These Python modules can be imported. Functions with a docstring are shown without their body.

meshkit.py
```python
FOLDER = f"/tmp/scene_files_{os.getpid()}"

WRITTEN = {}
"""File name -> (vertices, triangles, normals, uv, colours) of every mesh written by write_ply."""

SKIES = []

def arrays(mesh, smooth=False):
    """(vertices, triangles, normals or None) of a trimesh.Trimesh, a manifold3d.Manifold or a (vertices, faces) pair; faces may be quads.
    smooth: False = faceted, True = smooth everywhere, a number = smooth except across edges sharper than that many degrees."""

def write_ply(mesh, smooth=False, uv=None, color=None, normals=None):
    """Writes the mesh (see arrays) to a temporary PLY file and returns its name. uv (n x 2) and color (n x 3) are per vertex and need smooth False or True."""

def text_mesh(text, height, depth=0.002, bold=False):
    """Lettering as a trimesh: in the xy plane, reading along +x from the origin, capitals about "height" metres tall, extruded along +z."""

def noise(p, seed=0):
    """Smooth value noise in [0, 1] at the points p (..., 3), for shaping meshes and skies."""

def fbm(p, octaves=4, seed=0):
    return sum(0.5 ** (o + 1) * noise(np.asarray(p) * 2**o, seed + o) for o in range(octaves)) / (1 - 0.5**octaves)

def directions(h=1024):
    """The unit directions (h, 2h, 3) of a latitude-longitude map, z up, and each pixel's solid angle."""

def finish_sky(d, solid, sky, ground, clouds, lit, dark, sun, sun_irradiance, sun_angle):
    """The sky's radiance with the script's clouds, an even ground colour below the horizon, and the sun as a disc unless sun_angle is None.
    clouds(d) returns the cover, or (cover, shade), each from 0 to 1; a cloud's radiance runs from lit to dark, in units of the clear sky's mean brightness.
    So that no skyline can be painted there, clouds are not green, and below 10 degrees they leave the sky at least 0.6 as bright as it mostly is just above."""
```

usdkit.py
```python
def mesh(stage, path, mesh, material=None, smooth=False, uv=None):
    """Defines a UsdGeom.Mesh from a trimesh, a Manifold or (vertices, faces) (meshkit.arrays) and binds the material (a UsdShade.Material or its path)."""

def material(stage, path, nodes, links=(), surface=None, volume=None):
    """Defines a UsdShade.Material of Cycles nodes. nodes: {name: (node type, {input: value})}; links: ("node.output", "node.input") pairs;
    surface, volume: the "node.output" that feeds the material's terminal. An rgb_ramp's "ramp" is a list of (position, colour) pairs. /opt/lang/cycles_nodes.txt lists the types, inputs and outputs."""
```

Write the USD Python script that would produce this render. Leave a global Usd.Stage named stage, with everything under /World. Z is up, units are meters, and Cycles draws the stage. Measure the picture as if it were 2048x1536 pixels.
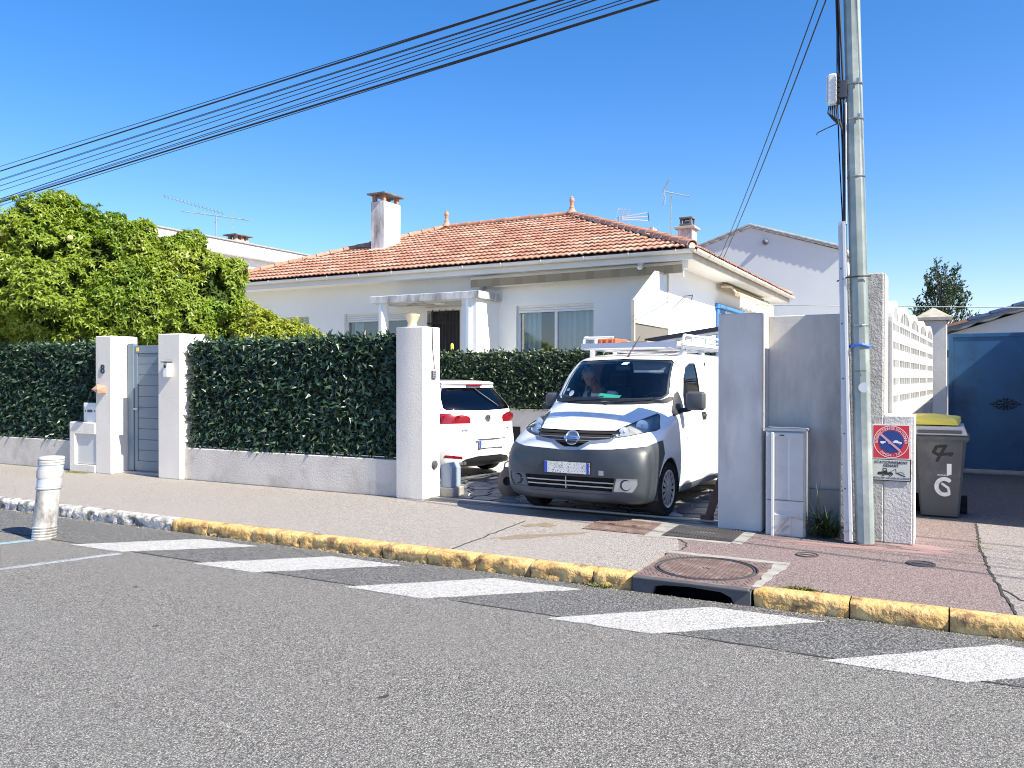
import math, random
import numpy as np
import trimesh
import manifold3d as m3
from manifold3d import Manifold, CrossSection
import shapely.geometry as sg
import shapely.ops as so
from scipy.interpolate import PchipInterpolator
from scipy.spatial import Voronoi
import usdkit, meshkit
from pxr import Usd, UsdGeom, UsdLux, UsdShade, Gf, Sdf

EXPOSURE = 1.1
SKY_STRENGTH, SKY_SAT, SUN_INTENSITY = 0.108, 1.35, 1.25
GOLF_POSE = ((-6.20, 10.80, 0), -76)
stage = Usd.Stage.CreateInMemory()
UsdGeom.SetStageUpAxis(stage, 'Z')
UsdGeom.SetStageMetersPerUnit(stage, 1.0)
UsdGeom.Xform.Define(stage, '/World')
UsdGeom.Scope.Define(stage, '/World/Looks')

# ------------------------------------------------------------------ camera, sky, sun
cam = UsdGeom.Camera.Define(stage, '/World/camera')
cam.CreateHorizontalApertureAttr(36.0)
cam.CreateFocalLengthAttr(36.0 * 1640 / 2048)
cam.CreateExposureAttr(EXPOSURE)
cam.AddTranslateOp().Set(Gf.Vec3d(0, 0, 1.5))
cam.AddRotateXYZOp().Set(Gf.Vec3f(90 - 0.38, 0, 28.4))
SUN_TO = np.array([0.93, -0.15, 0.86]); SUN_TO /= np.linalg.norm(SUN_TO)
sky = UsdLux.DomeLight.Define(stage, '/World/sky')
sky_mat = usdkit.material(stage, '/World/Looks/sky_look', {
    's': ('sky_texture', {'sky_type': 'single_scattering', 'sun_disc': False, 'sun_elevation': float(math.asin(SUN_TO[2])),
                          'sun_rotation': float(math.atan2(SUN_TO[0], SUN_TO[1])), 'air_density': 1.0, 'aerosol_density': 0.6, 'ozone_density': 3.0}),
    'h': ('hsv', {'saturation': SKY_SAT, 'value': 1.0}),
    't': ('mix_color', {'blend_type': 'multiply', 'fac': 1.0, 'b': (1.0, .885, .985)}),
    'b': ('background_shader', {'strength': SKY_STRENGTH})}, [('s.color', 'h.color'), ('h.color', 't.a'), ('t.result', 'b.color')], surface='b.background')
UsdShade.MaterialBindingAPI.Apply(sky.GetPrim()).Bind(sky_mat)
sky.GetPrim().SetCustomDataByKey('label', 'clear deep blue sky over the house')
sky.GetPrim().SetCustomDataByKey('category', 'sky')
sky.GetPrim().SetCustomDataByKey('kind', 'structure')
sun = UsdLux.DistantLight.Define(stage, '/World/sun')
sun.CreateNormalizeAttr(True); sun.CreateIntensityAttr(SUN_INTENSITY); sun.CreateAngleAttr(0.5)
sun.CreateColorAttr(Gf.Vec3f(1.0, 0.93, 0.775))
sun.AddRotateXYZOp().Set(Gf.Vec3f(0, math.degrees(math.acos(SUN_TO[2])), math.degrees(math.atan2(SUN_TO[1], SUN_TO[0]))))

# ------------------------------------------------------------------ scene helpers
_used = {}
def uname(parent, name):
    k = parent + '/' + name
    n = _used.get(k, 0); _used[k] = n + 1
    return k if n == 0 else '%s_%03d' % (k, n)
def props(prim, label=None, cat=None, group=None, kind=None):
    for k, v in (('label', label), ('category', cat), ('group', group), ('kind', kind)):
        if v: prim.SetCustomDataByKey(k, v)
class T:
    def __init__(self, path, loc): self.path, self.loc = path, np.array(loc, float)
    def part(self, name, mesh, mat, smooth=False, label=None, kind=None):
        v, f, n = meshkit.arrays(mesh, smooth)
        p = uname(self.path, name)
        g = usdkit.mesh(stage, p, (v - self.loc, f), MATS[mat]) if n is None else define(p, v - self.loc, f, n, MATS[mat])
        props((g.GetPrim() if hasattr(g, 'GetPrim') else g), label, None, None, kind)
        return T(p, self.loc)
def define(p, v, f, n, mat):
    from pxr import Vt
    m = UsdGeom.Mesh.Define(stage, p)
    m.CreatePointsAttr(Vt.Vec3fArray.FromNumpy(v.astype(np.float32)))
    m.CreateFaceVertexCountsAttr(Vt.IntArray.FromNumpy(np.full(len(f), 3, np.int32)))
    m.CreateFaceVertexIndicesAttr(Vt.IntArray.FromNumpy(f.astype(np.int32).ravel()))
    m.CreateSubdivisionSchemeAttr('none')
    m.CreateNormalsAttr(Vt.Vec3fArray.FromNumpy(n.astype(np.float32))); m.SetNormalsInterpolation('vertex')
    UsdShade.MaterialBindingAPI.Apply(m.GetPrim()).Bind(mat)
    return m
def thing(name, label, cat, loc=(0, 0, 0), rotz=0.0, group=None, kind=None):
    """An Xform. With rotz = 0 its parts are given in world coordinates; otherwise in the thing's own."""
    p = uname('/World', name)
    x = UsdGeom.Xform.Define(stage, p); x.AddTranslateOp().Set(Gf.Vec3d(*map(float, loc)))
    if rotz: x.AddRotateZOp().Set(float(rotz))
    props(x.GetPrim(), label, cat, group, kind)
    return T(p, (0, 0, 0) if rotz else loc)
def single(name, mesh, mat, label, cat, smooth=False, group=None, kind=None):
    p = uname('/World', name)
    v, f, n = meshkit.arrays(mesh, smooth)
    g = usdkit.mesh(stage, p, (v, f), MATS[mat]) if n is None else define(p, v, f, n, MATS[mat])
    props(g.GetPrim(), label, cat, group, kind)
    return T(p, (0, 0, 0))

# ------------------------------------------------------------------ mesh helpers
A = np.array
def arr(m):
    v, f, _ = meshkit.arrays(m, False); return v, f
def join(ms):
    V, F, n = [], [], 0
    for m in ms:
        v, f = arr(m); V.append(v); F.append(f + n); n += len(v)
    return np.vstack(V), np.vstack(F)
def box(x0, x1, y0, y1, z0, z1, b=0.0):
    if b <= 0:
        P = A([[x, y, z] for x in (x0, x1) for y in (y0, y1) for z in (z0, z1)], float)
        F = A([[0, 1, 3, 2], [4, 6, 7, 5], [0, 4, 5, 1], [2, 3, 7, 6], [0, 2, 6, 4], [1, 5, 7, 3]])
        return P, np.vstack([F[:, [0, 1, 2]], F[:, [0, 2, 3]]])
    P = []
    for x, sx in ((x0, 1), (x1, -1)):
        for y, sy in ((y0, 1), (y1, -1)):
            for z, sz in ((z0, 1), (z1, -1)):
                P += [(x + sx * b, y + sy * b, z), (x + sx * b, y, z + sz * b), (x, y + sy * b, z + sz * b)]
    return hullp(P)
def hullp(P): return arr(Manifold.hull_points(np.asarray(P, float)))
def man(m):
    v, f = arr(m)
    return Manifold(m3.Mesh(np.ascontiguousarray(v, dtype=np.float32), np.ascontiguousarray(f, dtype=np.uint32)))
def mbox(x0, x1, y0, y1, z0, z1): return Manifold.cube((x1 - x0, y1 - y0, z1 - z0)).translate((x0, y0, z0))
def basis(d):
    d = A(d, float); d /= np.linalg.norm(d)
    a = np.cross(d, [0, 0, 1.0] if abs(d[2]) < .9 else [1.0, 0, 0]); a /= np.linalg.norm(a)
    return a, np.cross(d, a), d
def cyl(p0, p1, r0, r1=None, n=12, cap=True):
    r1 = r0 if r1 is None else r1
    p0, p1 = A(p0, float), A(p1, float); a, b, d = basis(p1 - p0)
    t = np.arange(n) * 2 * np.pi / n
    c = np.cos(t)[:, None] * a + np.sin(t)[:, None] * b
    V = np.vstack([p0 + c * r0, p1 + c * r1, [p0], [p1]])
    i = np.arange(n); j = (i + 1) % n
    F = [np.c_[i, j, n + j], np.c_[i, n + j, n + i]]
    if cap: F += [np.c_[j, i, np.full(n, 2 * n)], np.c_[n + i, n + j, np.full(n, 2 * n + 1)]]
    return V, np.vstack(F)
def tube(P, r, n=6, closed=False):
    P = A(P, float); t = np.gradient(P, axis=0)
    if closed: t = np.roll(P, -1, 0) - np.roll(P, 1, 0)
    t /= np.linalg.norm(t, axis=1, keepdims=True) + 1e-12
    ref = A([0, 0, 1.0]) if abs(t[:, 2]).mean() < .8 else A([1.0, 0, 0])
    a = np.cross(t, ref); a /= np.linalg.norm(a, axis=1, keepdims=True) + 1e-12
    b = np.cross(t, a); g = np.arange(n) * 2 * np.pi / n
    rr = np.broadcast_to(np.asarray(r, float), (len(P),))[:, None, None]
    V = (P[:, None] + rr * (np.cos(g)[None, :, None] * a[:, None] + np.sin(g)[None, :, None] * b[:, None])).reshape(-1, 3)
    m = len(P); F = []
    for k in range(m if closed else m - 1):
        i = k * n + np.arange(n); j = k * n + (np.arange(n) + 1) % n; k2 = ((k + 1) % m) * n
        i2 = k2 + np.arange(n); j2 = k2 + (np.arange(n) + 1) % n
        F += [np.c_[i, j, j2], np.c_[i, j2, i2]]
    if not closed:
        V = np.vstack([V, P[:1], P[-1:]]); q = np.arange(n); w = (q + 1) % n
        F += [np.c_[w, q, np.full(n, m * n)], np.c_[(m - 1) * n + q, (m - 1) * n + w, np.full(n, m * n + 1)]]
    return V, np.vstack(F)
def lathe(prof, n=24, o=(0, 0, 0), axis=(0, 0, 1)):
    """prof: (radius, height) pairs, from bottom to top."""
    a, b, d = basis(axis); t = np.arange(n) * 2 * np.pi / n
    c = np.cos(t)[:, None] * a + np.sin(t)[:, None] * b
    V = np.vstack([A(o) + c * r + d * h for r, h in prof] + [[A(o) + d * prof[0][1]], [A(o) + d * prof[-1][1]]])
    i = np.arange(n); j = (i + 1) % n; F = []; m = len(prof)
    for k in range(m - 1):
        F += [np.c_[k * n + i, k * n + j, k * n + n + j], np.c_[k * n + i, k * n + n + j, k * n + n + i]]
    F += [np.c_[j, i, np.full(n, m * n)], np.c_[(m - 1) * n + i, (m - 1) * n + j, np.full(n, m * n + 1)]]
    return V, np.vstack(F)
def extr(poly, h0, h1):
    """Extrudes a shapely polygon (or list of points) along z."""
    if not hasattr(poly, 'geom_type'): poly = sg.Polygon(poly)
    gs = getattr(poly, 'geoms', [poly]); out = []
    for g in gs:
        if g.is_empty or g.area < 1e-9: continue
        m = trimesh.creation.extrude_polygon(g, h1 - h0, engine='earcut'); m.apply_translation((0, 0, h0)); out.append(m)
    return join(out)
def place(m, o, ex, ey, ez):
    v, f = arr(m); return A(o, float) + v[:, :1] * A(ex, float) + v[:, 1:2] * A(ey, float) + v[:, 2:] * A(ez, float), f
XZ = ((1, 0, 0), (0, 0, 1), (0, -1, 0))       # a drawing on a surface that faces the street
def front(m, x, y, z): return place(m, (x, y, z), *XZ)
YZ = ((0, 1, 0), (0, 0, 1), (1, 0, 0))        # a drawing on a surface that faces +x
def side(m, x, y, z): return place(m, (x, y, z), *YZ)
def text(s, h, d=.002, bold=False, center=True):
    m = meshkit.text_mesh(s, h, d, bold)
    if center: m.apply_translation((-(m.bounds[0, 0] + m.bounds[1, 0]) / 2, 0, 0))
    return arr(m)
def grid_surface(X, Y, Z):
    n, m = X.shape; V = np.c_[X.ravel(), Y.ravel(), Z.ravel()]
    i, j = np.meshgrid(np.arange(n - 1), np.arange(m - 1), indexing='ij'); a = (i * m + j).ravel()
    return V, np.vstack([np.c_[a, a + m, a + m + 1], np.c_[a, a + m + 1, a + 1]])
def move(m, d):
    v, f = arr(m); return v + A(d, float), f
def rotate(m, deg, axis, o=(0, 0, 0)):
    v, f = arr(m); R = trimesh.transformations.rotation_matrix(math.radians(deg), axis, o)
    return v @ R[:3, :3].T + R[:3, 3], f
def leaves(P, D, N, L, Wd, bend, seed=0):
    """Many folded leaves, four triangles each: base points P, directions D, normals N, lengths L, widths Wd."""
    P, D, N = A(P), A(D), A(N); D = D / np.linalg.norm(D, axis=1, keepdims=True)
    S = np.cross(D, N); S /= np.linalg.norm(S, axis=1, keepdims=True) + 1e-9
    N = np.cross(S, D); L = np.asarray(L)[:, None]; Wd = np.asarray(Wd)[:, None]; bend = np.asarray(bend)[:, None]
    mid = P + D * L * .48 + N * bend * L * .25
    tip = P + D * L - N * bend * L * .35
    l = P + D * L * .42 + S * Wd * .5 + N * (Wd * .28 + bend * L * .2); r = P + D * L * .42 - S * Wd * .5 + N * (Wd * .28 + bend * L * .2)
    n = len(P); V = np.stack([P, mid, tip, l, r], 1).reshape(-1, 3); k = np.arange(n)[:, None] * 5
    F = np.stack([k + [0, 1, 3], k + [0, 4, 1], k + [3, 1, 2], k + [1, 4, 2]], 1).reshape(-1, 3)
    return V, F

# ------------------------------------------------------------------ materials
MATS = {}
def pm(name, c, rough=.6, metal=0.0, c2=None, vs=3.0, vd=4.0, lo=.35, hi=.65, bump=0.0, bs=60.0, bdist=.006, bd=3.0, spec=.5, coat=0.0, c3=None, s3=.5, lo3=.5, hi3=.65, trans=None, stretch=None, rand=0.0, geo='position', streak=None):
    """A principled material whose colour drifts between c and c2 (noise of scale vs), with stains of c3, and a noise bump."""
    n = {'g': ('geometry', {}), 'p': ('principled_bsdf', {'roughness': rough, 'metallic': metal, 'specular_ior_level': spec, 'coat_weight': coat, 'base_color': tuple(c)})}
    l = []; col = None; src = 'g.position'
    if stretch is not None:
        n['mp'] = ('mapping', {'mapping_type': 'point', 'scale': stretch}); l.append(('g.position', 'mp.vector')); src = 'mp.vector'
    if c2 is not None:
        n['n1'] = ('noise_texture', {'scale': vs, 'detail': vd, 'roughness': .6}); n['r1'] = ('rgb_ramp', {'ramp': [(lo, c), (hi, c2)]})
        l += [(src, 'n1.vector'), ('n1.fac', 'r1.fac')]; col = 'r1.color'
    if c3 is not None:
        if col is None: n['k'] = ('color', {'value': tuple(c)}); col = 'k.color'
        n['n3'] = ('noise_texture', {'scale': s3, 'detail': 6.0, 'roughness': .65}); n['r3'] = ('rgb_ramp', {'ramp': [(lo3, (0, 0, 0)), (hi3, (1, 1, 1))]})
        n['m3'] = ('mix_color', {'blend_type': 'mix', 'b': tuple(c3)})
        l += [('g.position' if streak is None else 'mps.vector', 'n3.vector'), ('n3.fac', 'r3.fac'), ('r3.color', 'm3.fac'), (col, 'm3.a')]; col = 'm3.result'
        if streak is not None:
            n['mps'] = ('mapping', {'mapping_type': 'point', 'scale': streak}); l.append(('g.position', 'mps.vector'))
    if rand:
        if col is None: n['k'] = ('color', {'value': tuple(c)}); col = 'k.color'
        n['mr'] = ('map_range', {'from_min': 0.0, 'from_max': 1.0, 'to_min': 1 - rand, 'to_max': 1 + rand}); n['hs'] = ('hsv', {})
        l += [('g.random_per_island', 'mr.value'), ('mr.result', 'hs.value'), (col, 'hs.color')]; col = 'hs.color'
    if col: l.append((col, 'p.base_color'))
    if bump:
        n['n2'] = ('noise_texture', {'scale': bs, 'detail': bd, 'roughness': .6}); n['b'] = ('bump', {'strength': bump, 'distance': bdist})
        l += [('g.position', 'n2.vector'), ('n2.fac', 'b.height'), ('b.normal', 'p.normal')]
    surf = 'p.BSDF'
    if trans is not None:
        n['t'] = ('translucent_bsdf', {'color': tuple(trans)}); n['mx'] = ('mix_closure', {'fac': .28}); l += [('p.BSDF', 'mx.closure1'), ('t.BSDF', 'mx.closure2')]; surf = 'mx.closure'
        if rand:
            n['hs2'] = ('hsv', {'color': tuple(trans)}); l += [('mr.result', 'hs2.value'), ('hs2.color', 't.color')]
    MATS[name] = usdkit.material(stage, '/World/Looks/' + name + '_look', n, l, surface=surf)
def pane(name, tint=(.9, .95, .95), base=.03, rough=.0):
    """Clear glass: transparent, with a reflection that grows towards grazing angles, the same from either side."""
    n = {'t': ('transparent_bsdf', {'color': tint}), 'g': ('glossy_bsdf', {'color': (1, 1, 1), 'roughness': rough}), 'w': ('layer_weight', {'blend': .5}), 'q': ('math', {'math_type': 'power', 'value2': 5.0}), 's': ('math', {'math_type': 'multiply', 'value2': .55}), 'a': ('math', {'math_type': 'add', 'value2': base}), 'm': ('mix_closure', {})}
    MATS[name] = usdkit.material(stage, '/World/Looks/' + name + '_look', n, [('w.facing', 'q.value1'), ('q.value', 's.value1'), ('s.value', 'a.value1'), ('a.value', 'm.fac'), ('t.BSDF', 'm.closure1'), ('g.BSDF', 'm.closure2')], surface='m.closure')
def asphalt(name, base, dark, light, stain, scale=85.0, rough=.85, tintbase=None, agg=.5, patch=.35, lane=False):
    n = {'g': ('geometry', {}),
         'v': ('voronoi_texture', {'scale': scale, 'feature': 'f1'}), 'hv': ('rgb_to_bw', {}), 'r': ('rgb_ramp', {'ramp': [(.0, dark), (.42, base), (.62, base), (.95, light)]}),
         'vd': ('rgb_ramp', {'ramp': [(.30, (1.0, 1.0, 1.0)), (.50, (.55, .55, .56)), (.66, (.10, .10, .11))]}), 'mu': ('mix_color', {'blend_type': 'multiply', 'fac': agg}),
         'ml': ('mapping', {'mapping_type': 'point', 'scale': (.18, 1.5, 1.0) if lane else (1.0, 1.0, 1.0)}),
         'nl': ('noise_texture', {'scale': .55, 'detail': 5.0, 'roughness': .6}), 'rl': ('rgb_ramp', {'ramp': [(.4, (0, 0, 0)), (.72, (1, 1, 1))]}),
         'ms': ('mix_color', {'blend_type': 'mix', 'b': stain}), 'mf': ('math', {'math_type': 'multiply', 'value2': patch}),
         'nf': ('noise_texture', {'scale': scale * .45, 'detail': 4.0, 'roughness': .7}), 'rf': ('rgb_ramp', {'ramp': [(.3, (.72, .72, .72)), (.7, (1.15, 1.15, 1.15))]}), 'mm': ('mix_color', {'blend_type': 'multiply', 'fac': .8, 'use_clamp_result': False}),
         'b': ('bump', {'strength': .55, 'distance': .006}), 'p': ('principled_bsdf', {'roughness': rough, 'specular_ior_level': .3})}
    l = [('g.position', 'v.vector'), ('v.color', 'hv.color'), ('hv.val', 'r.fac'), ('v.distance', 'vd.fac'), ('r.color', 'mu.a'), ('vd.color', 'mu.b'), ('ml.vector', 'nl.vector'), ('g.position', 'ml.vector'), ('nl.fac', 'rl.fac'), ('rl.color', 'mf.value1'),
         ('mf.value', 'ms.fac'), ('mu.result', 'ms.a'), ('g.position', 'nf.vector'), ('nf.fac', 'rf.fac'), ('ms.result', 'mm.a'), ('rf.color', 'mm.b'), ('mm.result', 'p.base_color'), ('v.distance', 'b.height'), ('b.normal', 'p.normal')]
    n['b'][1]['invert'] = True
    MATS[name] = usdkit.material(stage, '/World/Looks/' + name + '_look', n, l, surface='p.BSDF')

asphalt('asphalt', (.265, .256, .24), (.05, .05, .048), (.56, .55, .52), (.18, .178, .172), 135.0, agg=.78, lane=True)
asphalt('asphalt_gutter', (.20, .20, .197), (.04, .04, .04), (.42, .42, .41), (.14, .14, .143), 90.0, agg=.8)
asphalt('pavement_tan', (.45, .41, .375), (.14, .12, .11), (.56, .53, .50), (.33, .30, .28), 105.0, agg=.6)
asphalt('pavement_red', (.29, .225, .215), (.09, .065, .065), (.42, .35, .34), (.27, .19, .18), 105.0, agg=.55)
asphalt('pavement_pale', (.35, .315, .30), (.13, .115, .11), (.48, .44, .42), (.27, .235, .225), 95.0, agg=.5)
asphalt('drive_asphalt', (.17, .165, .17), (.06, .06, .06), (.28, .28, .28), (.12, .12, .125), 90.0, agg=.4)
asphalt('road_paint', (.54, .535, .52), (.18, .18, .175), (.64, .635, .62), (.43, .425, .415), 90.0, agg=.5, patch=.6)
asphalt('blue_paint', (.30, .48, .66), (.12, .16, .2), (.42, .58, .72), (.24, .30, .36), 112.0, agg=.4)
asphalt('worn_paint', (.42, .46, .50), (.12, .12, .13), (.58, .60, .62), (.22, .22, .23), 112.0, agg=.5, patch=.8)
pm('earth', (.12, .11, .09), .95, c2=(.09, .09, .07), vs=.4)
pm('terrace', (.56, .53, .47), .9, c2=(.46, .44, .38), vs=2)
pm('stucco', (.76, .71, .63), .85, c2=(.70, .65, .575), vs=1.4, bump=.55, bs=55, bdist=.008, c3=(.48, .44, .39), s3=1.3, lo3=.52, hi3=.78, streak=(1.5, 1.5, .3))
pm('stucco_low', (.62, .575, .515), .88, c2=(.53, .49, .435), vs=1.8, bump=.6, bs=38, bdist=.010, c3=(.36, .33, .29), s3=1.4, lo3=.52, hi3=.72)
pm('plaster_grey', (.69, .66, .61), .85, c2=(.57, .545, .505), vs=1.6, bump=.35, bs=30, bdist=.006, c3=(.34, .32, .295), s3=1.5, lo3=.5, hi3=.76, streak=(1.2, 1, .3))
pm('roughcast', (.50, .485, .46), .92, c2=(.36, .345, .33), vs=5, bump=.9, bs=42, bdist=.022, bd=4, c3=(.30, .29, .27), s3=1.2, lo3=.5, hi3=.75)
pm('roughcast_pale', (.60, .575, .545), .92, c2=(.48, .46, .44), vs=4, bump=.85, bs=46, bdist=.016, bd=4, c3=(.46, .30, .26), s3=1.6, lo3=.62, hi3=.8)
pm('house_wall', (.88, .875, .82), .8, c2=(.84, .835, .78), vs=.8, bump=.15, bs=50, bdist=.004)
pm('house_side', (.86, .85, .83), .8, c2=(.82, .81, .79), vs=.8, bump=.12, bs=50, bdist=.004)
pm('soffit', (.80, .79, .76), .7)
pm('neighbour_white', (.86, .86, .84), .8, c2=(.82, .82, .80), vs=.5)
pm('neighbour_grey', (.66, .67, .66), .85, c2=(.61, .62, .61), vs=.4, bump=.1, bs=30)
pm('gutter', (.66, .63, .56), .45, c2=(.60, .57, .50), vs=3)
pm('fascia', (.58, .52, .44), .6, c2=(.48, .42, .35), vs=5)
for i, (a, b) in enumerate((((.43, .215, .14), (.33, .155, .10)), ((.48, .265, .18), (.38, .19, .125)), ((.37, .175, .115), (.28, .13, .085)), ((.50, .32, .235), (.41, .235, .16)))):
    pm('tile_%s' % 'abcd'[i], a, .8, c2=b, vs=9, vd=5, bump=.2, bs=90, bdist=.003, c3=(.50, .38, .29), s3=2.2, lo3=.56, hi3=.8)
pm('roof_deck', (.18, .09, .06), .9)
pm('chimney', (.66, .655, .65), .9, c2=(.58, .575, .57), vs=2, bump=.3, bs=40, c3=(.16, .155, .15), s3=.9, lo3=.47, hi3=.68, streak=(4, 4, .8))
pm('chimney_brick', (.42, .22, .16), .9, c2=(.30, .15, .11), vs=10)
pm('chimney_cap', (.16, .17, .17), .9, c2=(.10, .10, .10), vs=6)
pm('terracotta', (.46, .27, .19), .85, c2=(.36, .21, .15), vs=8)
pm('mortar', (.55, .52, .47), .9)
pm('white_metal', (.74, .745, .74), .4, c2=(.70, .70, .69), vs=4)
pm('galvanised', (.27, .31, .295), .55, metal=.1, c2=(.20, .24, .23), vs=5, bump=.05, bs=20, c3=(.40, .43, .40), s3=2, lo3=.5, hi3=.7)
pm('duct', (.62, .64, .66), .42, metal=.25, c2=(.55, .57, .59), vs=3)
pm('aluminium', (.68, .69, .70), .32, metal=.75)
pm('steel', (.45, .46, .47), .35, metal=.9)
pm('cable', (.015, .015, .018), .6)
pm('cable_grey', (.10, .105, .12), .6)
pm('black_plastic', (.022, .022, .024), .5)
pm('dark_plastic', (.075, .082, .092), .48, bump=.08, bs=400, bdist=.001, c2=(.065, .07, .08), vs=4)
pm('rubber', (.010, .010, .011), .85, c2=(.016, .016, .016), vs=12, spec=.2)
pm('dark_void', (.01, .01, .01), .9)
pm('gate_blue_grey', (.15, .205, .26), .45, c2=(.135, .185, .24), vs=2)
pm('gate_blue', (.022, .105, .24), .5, c2=(.018, .08, .18), vs=1.2, vd=6, bump=.05, bs=30, c3=(.012, .035, .08), s3=1.3, lo3=.5, hi3=.76)
pm('gate_iron', (.03, .05, .075), .45, metal=.3)
pm('shutter_green', (.42, .46, .42), .6)
pm('frame_white', (.76, .76, .74), .45)
pm('shutter_blue', (.05, .20, .50), .5)
pm('door_wood', (.045, .032, .028), .5, c2=(.02, .015, .014), vs=10, stretch=(1, 1, .12))
pm('curtain', (.62, .63, .62), .9)
pm('room', (.25, .25, .24), .9)
pm('awning_stripe', (.31, .245, .16), .85); pm('awning_band', (.35, .29, .195), .85); pm('awning_pale', (.58, .52, .40), .85)
pm('awning_cream', (.74, .66, .47), .85, c2=(.68, .60, .42), vs=4, trans=(.7, .6, .4))
pm('screen_panel', (.60, .63, .66), .35, c2=(.52, .55, .58), vs=2.5)
pm('screen_dark', (.16, .15, .13), .6)
pm('concrete', (.42, .40, .37), .9, c2=(.34, .325, .30), vs=5, bump=.4, bs=60, c3=(.26, .25, .23), s3=3, lo3=.55, hi3=.75)
pm('pale_concrete', (.35, .335, .305), .9, c2=(.25, .24, .22), vs=9, bump=.2, bs=50)
pm('lattice', (.56, .55, .52), .8, c2=(.50, .49, .465), vs=2, c3=(.55, .52, .44), s3=2.5, lo3=.62, hi3=.8)
pm('cap_stone', (.44, .40, .33), .9, c2=(.30, .28, .23), vs=7)
pm('kerb_white', (.56, .54, .51), .9, c2=(.38, .37, .35), vs=7, bump=.9, bs=24, bdist=.02, c3=(.15, .145, .135), s3=7, lo3=.46, hi3=.62)
pm('kerb_yellow', (.62, .42, .18), .88, c2=(.52, .32, .11), vs=7, bump=.9, bs=24, bdist=.02, c3=(.20, .12, .06), s3=7.5, lo3=.50, hi3=.66)
pm('joint_dirt', (.10, .09, .08), .95, c2=(.07, .075, .05), vs=8)
pm('cast_iron', (.24, .165, .145), .62, metal=.25, c2=(.17, .115, .10), vs=9, c3=(.30, .24, .21), s3=6)
pm('cast_iron_dark', (.085, .08, .082), .6, metal=.25, c2=(.06, .058, .06), vs=8)
pm('inlet', (.095, .10, .11), .7, c2=(.07, .075, .085), vs=5, bump=.2, bs=60)
for i, c in enumerate(((.15, .16, .175), (.115, .125, .14), (.20, .205, .21), (.09, .095, .105))): pm('flag_%s' % 'abcd'[i], c, .55, c2=tuple(x * .7 for x in c), vs=7, bump=.3, bs=25, bdist=.006)
pm('bollard', (.46, .455, .44), .75, c2=(.38, .375, .36), vs=7, bump=.2, bs=40, c3=(.13, .12, .105), s3=5.2, lo3=.50, hi3=.68, streak=(1, 1, .6))
pm('bollard_band', (.46, .52, .58), .4, c2=(.38, .44, .50), vs=8)
pm('cabinet', (.58, .575, .55), .55, c2=(.53, .525, .50), vs=3, c3=(.45, .43, .40), s3=2.5, lo3=.6, hi3=.8)
pm('sign_red', (.62, .035, .05), .45); pm('sign_blue', (.02, .05, .23), .45); pm('sign_white', (.78, .78, .76), .5); pm('sign_cream', (.62, .62, .55), .5, c2=(.55, .56, .50), vs=6); pm('sign_black', (.02, .02, .02), .5); pm('sign_slash', (.62, .34, .42), .45)
pm('bin_grey', (.070, .077, .088), .45, c2=(.055, .062, .072), vs=3, bump=.06, bs=200, bdist=.002, c3=(.16, .16, .165), s3=2, lo3=.55, hi3=.8)
pm('bin_lid_grey', (.46, .44, .44), .5); pm('bin_yellow', (.75, .62, .09), .5, c2=(.68, .56, .08), vs=4)
pm('spray_black', (.012, .012, .013), .6); pm('spray_white', (.72, .74, .76), .6, c2=(.5, .52, .54), vs=18)
pm('sticker', (.70, .72, .72), .5)
pm('leaf_hedge', (.055, .135, .06), .42, c2=(.085, .175, .08), vs=3, rand=.6, spec=.7)
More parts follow.
